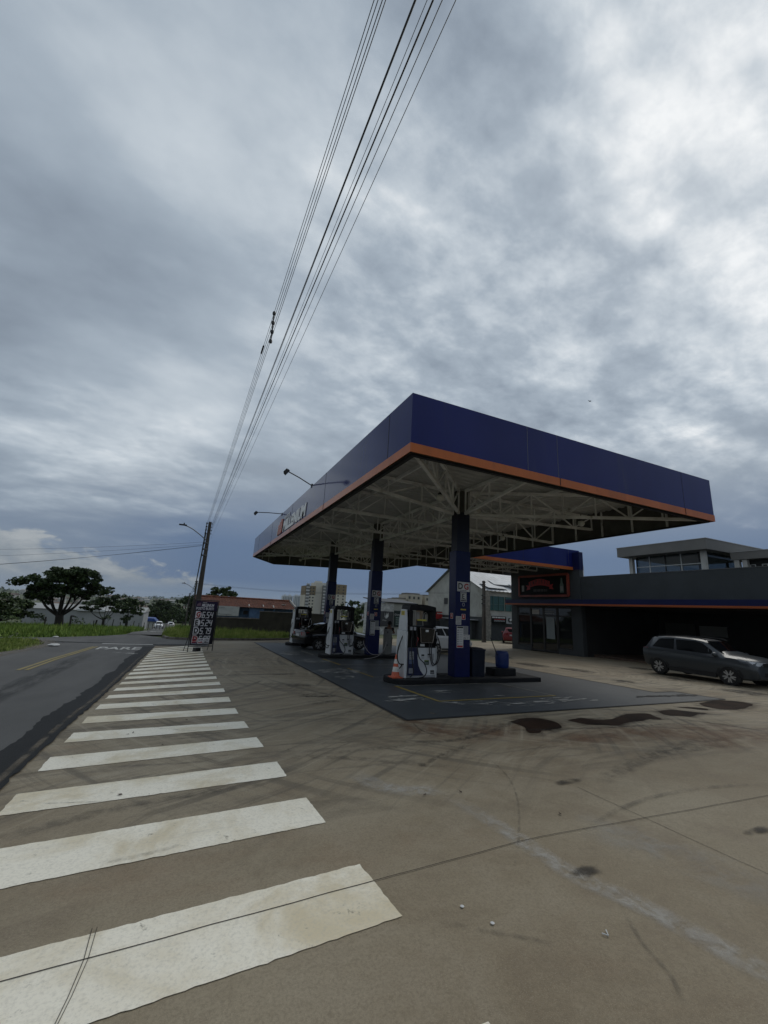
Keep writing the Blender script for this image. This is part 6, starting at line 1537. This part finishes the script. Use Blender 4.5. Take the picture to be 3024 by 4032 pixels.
for (x, y, z, rz_) in ((33.0, 40.2, 5.60, .1), (35.2, 41.2, 6.15, -.15), (37.2, 40.0, 5.7, .2)):
    b = MB(); b.box(-1.6, 1.6, -.9, .9, 0, .03, ZINC, BM_ @ Matrix.Translation((x, y, z)) @ Matrix.Rotation(rz_, 4, 'Z') @ Matrix.Rotation(.36, 4, 'X')); b.build('loose_sheet', rf)
for (x0, x1) in ((31.5, 33.9), (34.15, 36.5), (37, 39.4)):
    b = MB(); b.box(x0, x1, 39.42, 39.495, 2.72, 4.36, TEAL, BM_); wn = b.build('window', wb)
    b = MB(); b.box(x0, x1, 39.36, 39.41, 3.40, 3.46, mat('teal_frame', (.06, .12, .11), .5), BM_)
    for k in range(4): xx = x0 + (x1 - x0) * k / 3; b.box(xx - .03, xx + .03, 39.36, 39.41, 2.70, 4.38, mat('teal_frame', (.06, .12, .11), .5), BM_)
    b.build('frame', wn)
b = MB(); b.box(30.94, 30.995, 47.0, 47.8, 3.3, 4.1, FRAMEB, BM_); b.build('window', wb)
b = MB(); b.box(29.8, 31, 40.5, 46.5, 1.15, 1.22, ZINC, BM_ @ Matrix.Translation((0, 0, .35))); b.build('side_awning', wb)
b = MB(); b.box(30.4, 31, 41, 48, -1, 1.4, SHOPD, BM_); b.build('side_shed', wb)
sg = thing('shop_board', 'black shop fascia board with white and red printing under the teal windows', 'sign', (33, 39.2, 1.8)); F = face_M((-1.05, 0, -.36), (1, 0, 0))
b = MB(); b.box(-.2, 2.0, 0, .66, -.06, 0, SGB, F); b.build('board', sg); b = MB(); lines(b, F, .0, 1.9, .42, .60, 1, PWHITE, rr, .8); lines(b, F, .3, 1.9, .05, .22, 2, PGREY, rr, .6); b.box(.3, 1.9, .27, .33, .004, .007, PRED, F); b.build('lettering', sg)
sg = thing('picture_board', 'black and white picture board on the white building beside the fascia board', 'sign', (34.6, 39.2, 1.7)); F = face_M((-.55, 0, -.4), (1, 0, 0))
b = MB(); b.box(0, 1.2, 0, .8, -.06, 0, PGREY, F); b.build('board', sg); b = MB(); b.prism(blob(.6, .4, .42, .28, 3, 30), 0, .006, PBLK, F); b.prism(blob(.62, .45, .18, .14, 6, 20), .006, .009, PWHITE, F); b.build('picture', sg)
# row of shops between pump and column
sb = thing('shop_row', 'low pale shop row with painted front panels seen beyond the nearest pump', 'building', (26, 50, 0)); SM = Matrix.Translation((-26, -50, 0))
b = MB(); b.box(21.6, 23.7, 48.2, 53, -1.2, 3.0, mat('peeling_white', (.46, .46, .45), .9, var=.3, vscale=3, dirt=(.25, .24, .22), dscale=2.5), SM); b.box(23.72, 27.0, 48.3, 53, -1.2, 3.05, PLAST, SM); b.build('wall', sb)
b = MB(); b.box(27.0, 31.4, 48.5, 53, -1.2, 2.3, mat('tan_wall', (.20, .15, .11), .9, var=.3, vscale=2), SM); b.build('tan_wall', sb)
b = MB(); b.prism([(48.0, 3.02), (53.2, 3.55), (53.2, 3.65), (48.0, 3.12)], 21.4, 27.1, BLACKM, SM @ Matrix(((0, 0, 1, 0), (1, 0, 0, 0), (0, 1, 0, 0), (0, 0, 0, 1)))); b.build('roof', sb)
b = MB(); b.box(27.3, 31.2, 48.42, 48.49, -1.1, 1.1, SHOPD, SM); b.build('shutter', sb)
F = face_M((21.65, 48.15, .2), (1, 0, 0)); b = MB(); b.box(.02, 2.0, -.1, 1.75, -.05, 0, mat('panel_charcoal', (.050, .050, .053), .7), SM @ F); pn = b.build('painted_panel', sb)
b = MB()
for s in (-1, 0, 1): b.prism([(1.0 + s * .05, .85), (1.0 + s * .24 + .10, 1.15), (1.0 + s * .26, 1.62), (1.0 + s * .12 - .02, 1.30), (1.0 + s * .16 - .09, 1.1)], .0, .01 + .002 * s, PWHITE, SM @ F)
b.text('Fine', .16, PWHITE, SM @ F @ T(.55, .58, .005), .0, width=.5); lines(b, F, .2, 1.8, .05, .5, 2, mat('rose_print', (.36, .27, .29), .6), rr, .6); b.build('tulip_picture', pn)
F = face_M((23.75, 48.2, .2), (1, 0, 0)); b = MB(); b.box(.02, 1.9, -.1, 1.9, -.04, 0, mat('panel_green', (.018, .030, .028), .7), SM @ F); pn = b.build('painted_panel', sb)
b = MB(); b.text('Distrib', .22, PWHITE, SM @ F @ T(.12, 1.3, .004), .0, width=1.1); lines(b, SM @ F, .3, 1.2, .1, 1.15, 4, mat('mint_print', (.16, .22, .20), .6), rr, .55); b.build('lettering', pn)
rs = thing('red_poster', 'red and black poster board on the tan shop wall left of the nearest column', 'poster', (30.3, 48.3, 1.75)); F = face_M((-1.6, 0, -.45), (1, 0, 0))
b = MB(); b.box(0, 2.4, 0, .95, -.05, 0, PBLK, F); b.build('board', rs); b = MB(); b.prism([(1.3, .02), (2.38, .02), (2.38, .93), (1.45, .93), (1.25, .5)], 0, .006, mat('poster_red', (.33, .02, .02), .5), F); lines(b, F, 1.5, 2.3, .6, .85, 1, PWHITE, rr, .5, .009); b.build('red_panel', rs)
b = MB()
for i in range(5): b.prism(blob(.3 + .22 * i, .35 + .25 * (i % 2), .12, .16, i, 14), 0, .006, mat('poster_tan', (.26, .20, .12), .6), F)
b.build('food_picture', rs)
# apartment towers beyond
CREAM = mat('tower_cream', (.54, .50, .41), .8, var=.06, vscale=.1); BRNT = mat('tower_brown', (.215, .160, .085), .8); LITE = mat('tower_light', (.58, .55, .48), .8); WGL = mat('tower_window', (.035, .034, .032), .3)
tw = thing('apartment_tower', 'beige apartment tower with a brown top behind the far column', 'apartment tower', (122, 408, -24)); TM = Matrix.Translation((-122, -408, 24))
b = MB(); b.box(100.5, 110.5, 400, 418, -26, 12.4, CREAM, TM); b.box(131.5, 142.4, 400, 418, -26, 14.6, CREAM, TM); b.build('wall', tw)
b = MB(); b.box(100.4, 110.6, 399.9, 418.1, 12.4, 21.2, BRNT, TM); b.build('brown_top', tw)
b = MB(); b.box(131.4, 142.5, 399.9, 418.1, 14.6, 24.6, BRNT, TM); b.build('brown_top', tw)
b = MB(); b.box(110.7, 125.5, 403, 420, -26, 25.0, LITE, TM); b.box(125.5, 131.3, 405, 420, -26, 24.0, CREAM, TM); b.box(112, 118, 405, 412, 25, 26.5, LITE, TM); b.build('core', tw)
for x in (102.4, 119.5, 123.8):
    b = MB(); b.box(x - 1.4, x + 1.4, 398.2, 399.85 if x < 110 else 402.9, -26, 22.6, mat('balcony_grey', (.16, .16, .155), .8), TM)
    for k in range(14): b.box(x - 1.7, x + 1.7, 397.9, 398.3, 22.0 - k * 3.0, 23.2 - k * 3.0, mat('balcony_white', (.5, .5, .48), .7), TM)
    b.build('balcony_stack', tw)
wmesh = None
for cxw in (105.3, 108.4, 134.0, 139.2):
    for k in range(11):
        b = MB()
        if wmesh is None:
            b.box(-.75, .75, -.1, .0, -.6, .7, WGL); o_ = b.build('window', tw); wmesh = o_.data
        else:
            o_ = bpy.data.objects.new('window', wmesh); COL.objects.link(o_); o_.parent = tw
        top = 19.0 if cxw < 112 else 22.2
        o_.location = (cxw - 122, (399.88 if top - k * 3.0 > (12.0 if cxw < 112 else 14.2) else 399.97) - 408, top - k * 3.0 + 24)
WT = mat('tower_white', (.52, .54, .55), .8); WT2 = mat('tower_white_stripe', (.20, .22, .24), .8)
def far_tower(label, x, y, w_, d_, ztop, group, stripes=3):
    zg = ground(x, y); o = thing('apartment_block', label, 'apartment tower', (x, y, zg), 0, group)
    b = MB(); b.box(-w_ / 2, w_ / 2, 0, d_, -3, ztop - zg, WT); b.box(-w_ * .2, w_ * .2, d_ * .3, d_ * .6, ztop - zg, ztop - zg + 2.5, WT); b.build('wall', o)
    for k in range(stripes):
        b = MB(); xs = -w_ / 2 + w_ * (k + .5) / stripes; b.box(xs - w_ * .07, xs + w_ * .07, -.4, -.05, 0, ztop - zg - 2, WT2); b.build('window_strip', o)
for i, (px, lab) in enumerate([(184, 'leftmost of the white tower blocks beyond the tiled roof'), (197, 'second white tower block from the left beyond the tiled roof'), (209, 'third white tower block from the left, carrying roof masts'), (221, 'rightmost of the white tower blocks beyond the tiled roof')]):
    far_tower(lab, px, 900 + 12 * (i % 2), 10.5, 14, 20.5 + .8 * i, 'white tower blocks beyond the tiled roof')
far_tower('slim white tower just left of the middle column', 365, 900, 8, 10, 14.8, 'slim white towers'); far_tower('slim white tower just right of the middle column', 411, 900, 7, 10, 15.4, 'slim white towers')
for i, (x, w_, zt, lab) in enumerate([(93, 6, 7.6, 'low beige block at the left behind the nearest pump'), (99.6, 8.5, 10.2, 'stepped beige block with pink upper floors behind the nearest pump'), (109, 7, 9.9, 'square beige block behind the right of the nearest pump'), (103.5, 26, 7.3, 'long low beige block behind the others above the nearest pump')]):
    o = thing('beige_block', lab, 'building', (x, 180 + 6 * (i == 3), ground(x, 180)), 0, 'beige blocks behind the pump'); zg = ground(x, 180)
    b = MB(); b.box(-w_ / 2, w_ / 2, 0, 9, -3, zt - zg, mat('block_beige', (.40, .36, .29), .85, var=.12, vscale=.3)); b.build('wall', o)
    b = MB(); b.box(-w_ / 2 + .4, w_ / 2 - .9, 1, 7, zt - zg, zt - zg + .7, mat('block_roof', (.16, .145, .13), .85)); b.build('roof', o)
    for k in range(3):
        b = MB(); b.box(-w_ / 2 + (k + .35) * w_ / 3.4, -w_ / 2 + (k + .75) * w_ / 3.4, -.08, -.01, zt - zg - 2.2, zt - zg - 1.0, WGL); b.build('window', o)

# ================================================================== FIELD: SHED, FENCE POSTS, FAR HOUSES
SHEDW = mat('shed_white', (.30, .31, .315), .85, var=.10, vscale=.25, dirt=(.22, .22, .215), dscale=.3)
sd = thing('long_shed', 'long pale grey windowless shed behind the big spreading tree', 'shed', (-15.5, 88, -3)); DM = Matrix.Translation((15.5, -88, 3))
b = MB(); b.prism([(-23.6, 85), (-6.9, 85), (-6.9, 95), (-23.6, 95)], -6, -.62, SHEDW, DM); b.build('wall', sd)
b = MB(); b.prism([(84.8, -.60), (90, .15), (95.2, -.60)], -23.8, -6.7, mat('shed_roof', (.30, .305, .30), .7, var=.15, vscale=.4), DM @ Matrix(((0, 0, 1, 0), (1, 0, 0, 0), (0, 1, 0, 0), (0, 0, 0, 1)))); b.build('roof', sd)
b = MB(); b.box(-16.6, -12.6, 84.6, 86.5, -.72, -.42, mat('bright_sheet', (.60, .61, .62), .5), DM); b.build('bright_sheet', sd)
bh = thing('blue_roof_house', 'small pale house with a bright blue roof beside the downhill road', 'house', (-9.6, 120, ground(-9.6, 120))); zg = ground(-9.6, 120)
b = MB(); b.box(-1.6, 2.2, 0, 6, -1, -3.75 - zg, PLAST); b.build('wall', bh); b = MB(); b.prism([(-1.8, -3.75 - zg), (3.0, -3.75 - zg), (2.2, -3.0 - zg), (-.4, -2.95 - zg)], 0, 6.5, mat('blue_roof', (.02, .06, .24), .5), Matrix(((1, 0, 0, 0), (0, 0, 1, -.3), (0, 1, 0, 0), (0, 0, 0, 1)))); b.build('roof', bh)
PW = mat('post_wood', (.022, .019, .016), .9)
for i, (x, y, h) in enumerate([(-7.6, 37.5, 1.0), (-9.7, 40, .95), (-6.6, 41, .85)] + [(-6.9 + .32 * k, 42 + 2.6 * k, .8 + .1 * (k % 3)) for k in range(16)] + [(-12 - 2.2 * k, 38 + .5 * k, .9) for k in range(4)]):
    b = MB(); b.tube([(0, 0, -.2), (.01, 0, h * .6), (.03 * (i % 3 - 1), .02, h)], [.07 if i < 3 else .045, .065 if i < 3 else .04, .06 if i < 3 else .035], PW, 7)
    if i == 0: b.box(-.06, .16, -.05, .05, h - .02, h + .08, PW)
    p = b.build('fence_post', None, 50); p.location = (x, y, ground(x, y) - .02)
    tag(p, ['thick dark fence post with a bent top, nearest in the field', 'dark fence post left of the big tree trunk', 'thin dark fence post right of the thick one'][i] if i < 3 else 'thin weathered post of the field fence line', 'fence post', 'fence posts of the field')
TR = mat('litter_white', (.55, .55, .54), .6)
for (x, y, s, lab) in ((-5.05, 22.9, .20, 'crumpled white plastic bag on the asphalt by the grass patch'), (-6.3, 28.6, .12, 'small white litter scrap at the far grass edge'), (4.6, 30.6, .10, 'white litter scrap in the verge before the brown wall')):
    b = MB(); pts = [(s * (1.3 if k % 2 else 1) * cos(a * pi / 5) * sin(t * pi / 6), s * .6 * sin(a * pi / 5) * sin(t * pi / 6), s * .5 * (1 - cos(t * pi / 6)) / 2 * (1 + .3 * sin(a * 2.1))) for t in range(7) for k, a in enumerate(range(10))]
    b.add(pts, [(t * 10 + k, t * 10 + (k + 1) % 10, t * 10 + 10 + (k + 1) % 10, t * 10 + 10 + k) for t in range(6) for k in range(10)], TR); p = b.build('litter', None, 40); p.location = (x, y, ground(x, y) + .02); tag(p, lab, 'litter')
# small bits lying on the concrete
LEAF = mat('dry_leaf', (.05, .032, .022), .9)
for i, (x, y) in enumerate([(-.55, 7.62), (-.48, 7.70), (.25, 8.35), (-.05, 6.95), (1.55, 6.3), (2.62, 4.36), (3.05, 4.30), (-.35, 5.32), (3.72, 3.53), (.62, 8.9)]):
    b = MB(); b.poly([(-.035, 0, .004), (-.01, -.02, .012), (.03, -.008, .006), (.038, .01, .014), (0, .018, .005)], LEAF); p = b.build('dry_leaf', None); p.location = (x, y, gz(y) + .01); p.scale = (.7,) * 3; p.rotation_euler = (0, 0, i * 1.3); tag(p, 'curled brown dry leaf lying on the concrete or crossing stripes', 'leaf', 'dry leaves on the concrete')
for i, (x, y) in enumerate([(1.95, 2.72), (2.04, 2.52)]):
    b = MB(); b.lathe([(.012, 0), (.014, .003), (.004, .006)], TR, 8); p = b.build('pale_scrap', None); p.location = (x, y, gz(y) + .006); tag(p, ('upper', 'lower')[i] + ' of two white specks on the near concrete', 'litter', 'white specks on the concrete')
b = MB(); b.tube([(0, 0, .004), (.02, -.03, .006), (.05, .01, .004)], .004, TR, 6); p = b.build('plastic_scrap', None); p.location = (2.63, 2.2, gz(2.2) + .006); tag(p, 'thin curled white plastic scrap on the near concrete', 'litter')

# ================================================================== TREES
def leaf_mat(name, a, c, e):
    m = bpy.data.materials.new(name); m.use_nodes = True; t = NT(m.node_tree); bs = t.n('ShaderNodeBsdfPrincipled'); o = t.n('ShaderNodeOutputMaterial'); t.t.links.new(bs.outputs[0], o.inputs[0])
    co = t.n('ShaderNodeTexCoord').outputs['Object']; rn = t.n('ShaderNodeNewGeometry').outputs['Random Per Island']
    t.put(bs.inputs['Base Color'], t.ramp(t.math('ADD', t.math('MULTIPLY', rn, .45), t.math('MULTIPLY', t.noise(co, .9, 4, .6), .55)), [(.28, a), (.5, c), (.75, e)])); bs.inputs['Roughness'].default_value = .6; bs.inputs['Specular IOR Level'].default_value = .25
    return m
LF1 = leaf_mat('leaf_dark', (.014, .025, .009), (.030, .052, .016), (.060, .092, .028)); LF2 = leaf_mat('leaf_mid', (.020, .034, .011), (.040, .066, .019), (.074, .108, .032)); BARK = mat('bark', (.018, .015, .012), .95, var=.3, vscale=5)
def tree(name, label, x, y, clumps, trunk_h, r0, leaf, per, lm, seed, group=None, fork=None, zg=None):
    rr = random.Random(seed); zg = ground(x, y) - .05 if zg is None else zg
    o = thing(name, label, 'tree', (x, y, zg), 0, group)
    b = MB(); fk = Vector((rr.uniform(-.1, .1), rr.uniform(-.1, .1), trunk_h))
    b.tube([(0, 0, -.3), (.0, 0, .1), tuple(fk * .5 + Vector((.04, 0, 0))), tuple(fk)], [r0 * 1.5, r0 * 1.15, r0 * .92, r0 * .82], BARK, 9)
    for ci, (cx_, cy_, cz_, rx, rz_) in enumerate(clumps):
        e = Vector((cx_, cy_, cz_ - rz_ * .2)); d_ = e - fk; m1 = fk + d_ * .42 + Vector((d_.x * .10, d_.y * .10, -abs(d_.z) * .12)); rq = r0 * (.30 + .25 * rr.random())
        if ci % 2 and len(clumps) > 10: continue
        b.tube(spline3([tuple(fk - Vector((0, 0, trunk_h * .12))), tuple(m1), tuple(e)], 5), [rq * (1 - .8 * i / 10) for i in range(11)], BARK, 6)
        for k in range(3):
            q = e + Vector((rr.uniform(-1, 1) * rx * .8, rr.uniform(-1, 1) * rx * .8, rr.uniform(-.2, .8) * rz_)); b.tube([tuple(fk.lerp(e, .75)), tuple(fk.lerp(e, .9).lerp(q, .4)), tuple(q)], [rq * .35, rq * .25, rq * .08], BARK, 5)
    b.build('trunk', o, 60)
    vs, fs = [], []
    for (cx_, cy_, cz_, rx, rz_) in clumps:
        n_ = int(per * rx * rx)
        subs = [(rr.gauss(0, .5), rr.gauss(0, .5), rr.gauss(0, .45), rr.uniform(.25, .5)) for _ in range(9)]
        for _ in range(n_):
            sx, sy, sz, sr = subs[rr.randrange(9)]
            a = rr.uniform(0, 2 * pi); u = rr.uniform(-1, 1); rad = sr * rr.random() ** .4
            px = cx_ + rx * (sx + rad * sqrt(1 - u * u) * cos(a)); py = cy_ + rx * (sy + rad * sqrt(1 - u * u) * sin(a)); pz = cz_ + rz_ * (sz + rad * u)
            s = leaf * rr.uniform(.6, 1.3); t1 = Vector((rr.gauss(0, 1), rr.gauss(0, 1), rr.gauss(0, .5))).normalized(); t2 = t1.cross(Vector((rr.gauss(0, 1), rr.gauss(0, 1), rr.gauss(0, 1)))).normalized() * s * .5; t1 = t1 * s
            c_ = Vector((px, py, pz)); i = len(vs); vs += [c_ - t1 * .6, c_ + t2, c_ + t1 * .6, c_ - t2]; fs.append((i, i + 1, i + 2, i + 3))
    b = MB(); b.add(vs, fs, lm); b.build('crown', o); return o
# big spreading tree
cl = [(-2.75, 0, 3.45, 1.3, .60), (-1.9, .8, 4.15, 1.3, .60), (-1.6, -.9, 3.9, 1.1, .55), (-.9, .2, 4.5, 1.3, .60), (-.1, .5, 4.85, 1.2, .50), (.4, -.8, 4.35, 1.3, .60), (.9, .4, 4.65, 1.2, .55), (1.6, .1, 4.2, 1.3, .60), (2.4, -.3, 3.75, 1.1, .50), (3.1, .4, 3.4, .9, .42), (1.9, .8, 3.2, 1.0, .45), (-2.4, .6, 2.75, 1.1, .6), (-1.2, -.4, 3.2, 1.2, .6), (-.2, .9, 3.6, 1.3, .6), (.8, -.5, 3.4, 1.2, .55), (1.75, -.2, 4.9, .5, .28), (0, -1.1, 3.0, .9, .4), (-1.7, .2, 2.45, .9, .5), (1.2, .2, 2.9, .9, .45)]
cl = [(x * .78, y * .85, z + .05, a * .92, c * 1.05) for x, y, z, a, c in cl]
tree('spreading_tree', 'big dark tree with a wide flat umbrella crown in the field', -9.72, 44, cl, 1.25, .34, .17, 860, LF1, 21)
cl2 = [(0, 0, 2.6, 1.4, .8), (-1.5, .5, 2.2, 1.2, .7), (1.3, .3, 2.0, 1.2, .7), (.4, -.4, 1.5, 1.4, .7), (-1.0, -.3, 1.4, 1.2, .6), (1.9, .5, 1.3, 1.0, .5), (-2.5, .4, 1.5, 1.0, .6)]
tree('bushy_tree', 'dark bushy tree left of the big spreading tree, at the frame edge', -15.2, 48, cl2, .6, .22, .20, 380, LF2, 22)
tree('bushy_tree', 'low dark tree at the extreme left edge behind the field', -18.8, 50, [(0, 0, 1.7, 1.5, .8), (1.4, 0, 1.5, 1.3, .7), (-1.4, 0, 1.9, 1.4, .8), (.5, 0, .8, 1.4, .6)], .5, .2, .22, 320, LF2, 23)
tree('leaning_tree', 'smaller dark tree right of the big tree, with a bare forked trunk', -9.0, 60, [(-.9, 0, 3.1, 1.2, .7), (.5, .3, 3.3, 1.1, .65), (.1, -.3, 4.4, .9, .45), (1.0, .2, 3.9, .8, .4), (-1.7, .2, 2.3, .8, .5), (1.2, 0, 2.5, .8, .45)], 1.2, .16, .20, 420, LF1, 24)
tree('leaning_tree', 'rounded dark tree with drooping leaves next to the pale shed end', -8.1, 74, [(0, 0, 3.3, 1.3, .8), (-.8, .3, 2.5, 1.1, .7), (.8, .2, 2.6, 1.1, .7), (.2, .2, 4.1, 1.0, .5), (.1, -.4, 1.7, .9, .5)], 1.2, .18, .24, 380, LF1, 25)
tree('garden_tree', 'leafy round tree rising over the tiled roof behind the utility pole', 3.6, 54, [(-.95, 0, 4.3, 1.0, .65), (0, .2, 4.75, 1.0, .6), (.85, .2, 4.6, 1.0, .6), (1.25, .2, 3.9, .9, .6), (-1.25, .1, 3.7, .8, .55), (0, -.3, 3.8, 1.1, .6), (.3, .2, 5.15, .6, .30), (-.6, .1, 5.0, .55, .3)], 2.2, .14, .20, 420, LF2, 26)
tree('garden_tree', 'tree glimpsed through the opening of the middle pump, beyond the wall', 21.3, 56, [(0, 0, 1.7, 1.0, .8), (.8, 0, 1.2, 1.0, .7), (-.6, 0, 1.2, .9, .7), (.2, 0, 2.2, .6, .4)], .8, .16, .24, 300, LF1, 27)
for i, (x, y, h) in enumerate([(-12.0, 41.0, .9), (-8.2, 43.2, .8), (-11.0, 43.5, 1.0), (-7.0, 48, 1.3)]):
    tree('thorny_shrub', ['thin bare-branched shrub left of the big trunk', 'thin shrub right of the big trunk', 'small shrub at the foot of the big trunk', 'young upright shrub before the pale shed'][i], x, y, [(0, 0, h, .35, .25), (.3, 0, h * .8, .25, .2), (-.3, 0, h * .9, .25, .2)], h * .4, .035, .13, 260, LF2, 30 + i)
# belt of trees in the dip and on the far slope
rr = random.Random(17); proto = []
for k in range(3):
    n_ = 7; c_ = [(rr.uniform(-2.4, 2.4), rr.uniform(-1.5, 1.5), rr.uniform(3.0, 6.6), rr.uniform(1.6, 2.3), rr.uniform(1.0, 1.5)) for _ in range(n_)]
    proto.append(tree('valley_tree', 'dark round tree among the dense belt of trees in the dip', -14 + 5 * k, 150, c_, 2.0, .25, .45, 90, (LF1, LF2, LF1)[k], 40 + k, 'trees in the dip beyond the field'))
spots = []
for i in range(46):
    x = rr.uniform(-34, 16); y = rr.uniform(118, 210)
    if -7.5 < x < -1.0 + 0 and y < 150: continue
    if x < -5 and y < 124: continue
    spots.append((x, y))
for i, (x, y) in enumerate(spots):
    o = proto[i % 3] if i < 3 else copy_tree(proto[i % 3])
    o.location = (x, y, ground(x, y) - .3); o.rotation_euler = (0, 0, rr.uniform(0, 6.28)); s = rr.uniform(.62, 1.15); o.scale = (s, s, s)
for (x, y, s, lab) in ((-31, 66, .95, 'rounded tree on the far left beyond the field'), (-24, 62, .75, 'rounded tree partly behind the bushy tree on the left'), (37, 95, .9, 'rounded tree behind the shop row')):
    o = copy_tree(proto[1]); o.location = (x, y, ground(x, y) - .2); o.scale = (s, s, s); o['label'] = lab; o['group'] = 'rounded background trees'
# distant woods: unaccountable mass
vs, fs = [], []
for i in range(5200):
    r = 240 * (2600 / 240.0) ** rr.random(); a = rr.uniform(-.62, 1.25); x, y = r * sin(a), r * cos(a)
    if mnoise.noise(Vector((x / 170.0, y / 170.0, 5.0))) < (-.05 if r > 1700 else .06): continue
    zg = ground(x, y); R_ = rr.uniform(3.5, 7.0) * (1 + r / 2600.0)
    for k in range(11):
        c_ = Vector((x + rr.gauss(0, R_ * .6), y + rr.gauss(0, R_ * .6), zg + abs(rr.gauss(.55, .35)) * R_)); s = R_ * rr.uniform(.25, .5)
        t1 = Vector((rr.gauss(0, 1), rr.gauss(0, 1), rr.gauss(0, .6))).normalized() * s; t2 = t1.cross(Vector((rr.gauss(0, 1), rr.gauss(0, 1), 1))).normalized() * s * .7
        n_ = len(vs); vs += [c_ - t1, c_ - t2, c_ + t1, c_ + t2]; fs.append((n_, n_ + 1, n_ + 2, n_ + 3))
b = MB(); b.add(vs, fs, LF2); o = b.build('distant_woods'); tag(o, 'dark woods covering the far hillsides and the valley', 'woods', None, 'stuff')
# far town on the opposite slope
hm = []
for k, (wc, rc_) in enumerate([((.36, .35, .33), (.12, .085, .068)), ((.42, .42, .40), (.28, .275, .26)), ((.26, .235, .20), (.11, .078, .06)), ((.34, .34, .35), (.16, .115, .09))]):
    W_ = mat('town_wall_%d' % k, wc, .9); R_ = mat('town_roof_%d' % k, rc_, .9); b = MB(); w_, d_, h = rr.uniform(7, 12), rr.uniform(7, 11), rr.uniform(3, 6)
    b.box(-w_ / 2, w_ / 2, -d_ / 2, d_ / 2, -2, h, W_); b.prism([(-d_ / 2 - .5, h), (d_ / 2 + .5, h), (0, h + 2.0)], -w_ / 2 - .4, w_ / 2 + .4, R_, Matrix(((0, 0, 1, 0), (1, 0, 0, 0), (0, 1, 0, 0), (0, 0, 0, 1)))); b.box(-w_ * .2, -w_ * .02, -d_ / 2 - .06, -d_ / 2 - .01, .3, 2.0, WGL)
    me = b.build('town_house'); hm.append(me.data); bpy.data.objects.remove(me)
kind = ['small white-walled house with a brown roof in the far town', 'small house with a pale roof in the far town', 'small tan house with a red-brown roof in the far town', 'small grey-walled house with a clay roof in the far town']
cnt = 0
while cnt < 230:
    r = 330 * (2100 / 330.0) ** rr.random(); a = rr.uniform(-.50, .02) if cnt < 190 else rr.uniform(.3, 1.0); x, y = r * sin(a), r * cos(a)
    if abs(x + 2) < 9 and r < 350: continue
    k = rr.randrange(4); o = bpy.data.objects.new('town_house', hm[k]); COL.objects.link(o); s = rr.uniform(.8, 1.5) * (1 + r / 4500)
    o.location = (x, y, ground(x, y)); o.rotation_euler = (0, 0, rr.uniform(-.5, .5)); o.scale = (s, s, s * rr.uniform(.8, 1.2)); tag(o, kind[k], 'house', ('brown-roofed', 'pale-roofed', 'tan', 'grey-walled')[k] + ' houses of the far town'); cnt += 1
b = MB(); b.box(-7, 7, 0, 12, -3, 34, WT)
for k in range(3): b.box(-5.2 + k * 4.4, -3.4 + k * 4.4, -.3, -.02, 1, 32, WT2)
hb = b.build('town_tower'); hd_ = hb.data; bpy.data.objects.remove(hb)
for i in range(22):
    if i < 6: x, y = -62 + i * 5.5 * 1.5, 1900 + (i % 2) * 30
    elif i < 12: x, y = -28 + (i - 6) * 7.5, 1900 + (i % 2) * 40
    else: x, y = -190 + (i - 12) * 14 + rr.uniform(-4, 4), 1900 + rr.uniform(-60, 80)
    o = bpy.data.objects.new('town_tower', hd_); COL.objects.link(o); zt = ground(x, y); top = (5.5 if i < 12 else -1.0) + rr.uniform(-2, 1.5) + (y - 1900) * .0
    o.location = (x, y, zt - 2); o.scale = (.42 + .2 * (i < 12), .6, max(.15, (top + 2 - zt + 2) / 34.0)); tag(o, 'white high-rise in the tower cluster of the far town' if i < 12 else 'low white block left of the high-rises in the far town', 'apartment tower', 'white high-rises of the far town' if i < 12 else 'low white blocks of the far town')
# two birds against the sky
for i, (px, py, D) in enumerate([(719, 2341, 60), (2323, 1580, 70)]):
    q = Vector(((px - 1512) / 1618.4, -(py - 2016) / 1618.4, 1)); d_ = (r_ * q.x + u_ * q.y + f_ * q.z) * D
    b = MB(); b.add([(-.45, .1, .12), (0, .1, 0), (.45, .1, .10), (.1, -.1, .02), (-.1, -.1, .02), (0, .3, .02), (0, -.28, .0), (0, 0, -.06)], [(0, 1, 4), (1, 2, 3), (1, 3, 7), (4, 1, 7), (3, 6, 7), (6, 4, 7), (5, 1, 7), (1, 5, 3), (5, 1, 4)], BLACKM); p = b.build('bird', None); p.location = (d_.x, d_.y, d_.z + CAM_H)
    tag(p, ('small dark bird flying low left of the price board pole', 'tiny dark bird high in the cloudy sky above the canopy')[i], 'bird', 'birds in the sky')
# ================================================================== AIR
hz = bpy.data.materials.new('hazy_air'); hz.use_nodes = True
_h = NT(hz.node_tree); _v = _h.n('ShaderNodeVolumePrincipled'); _o = _h.n('ShaderNodeOutputMaterial')
_v.inputs['Color'].default_value = (.78, .84, .92, 1); _v.inputs['Density'].default_value = 0.00008; _h.t.links.new(_v.outputs[0], _o.inputs['Volume'])
mb = MB(); mb.box(-5400, 5400, -1700, 6300, -40, 62, hz); tag(mb.build('haze'), 'thin pale haze over the far town', None, None, 'stuff')
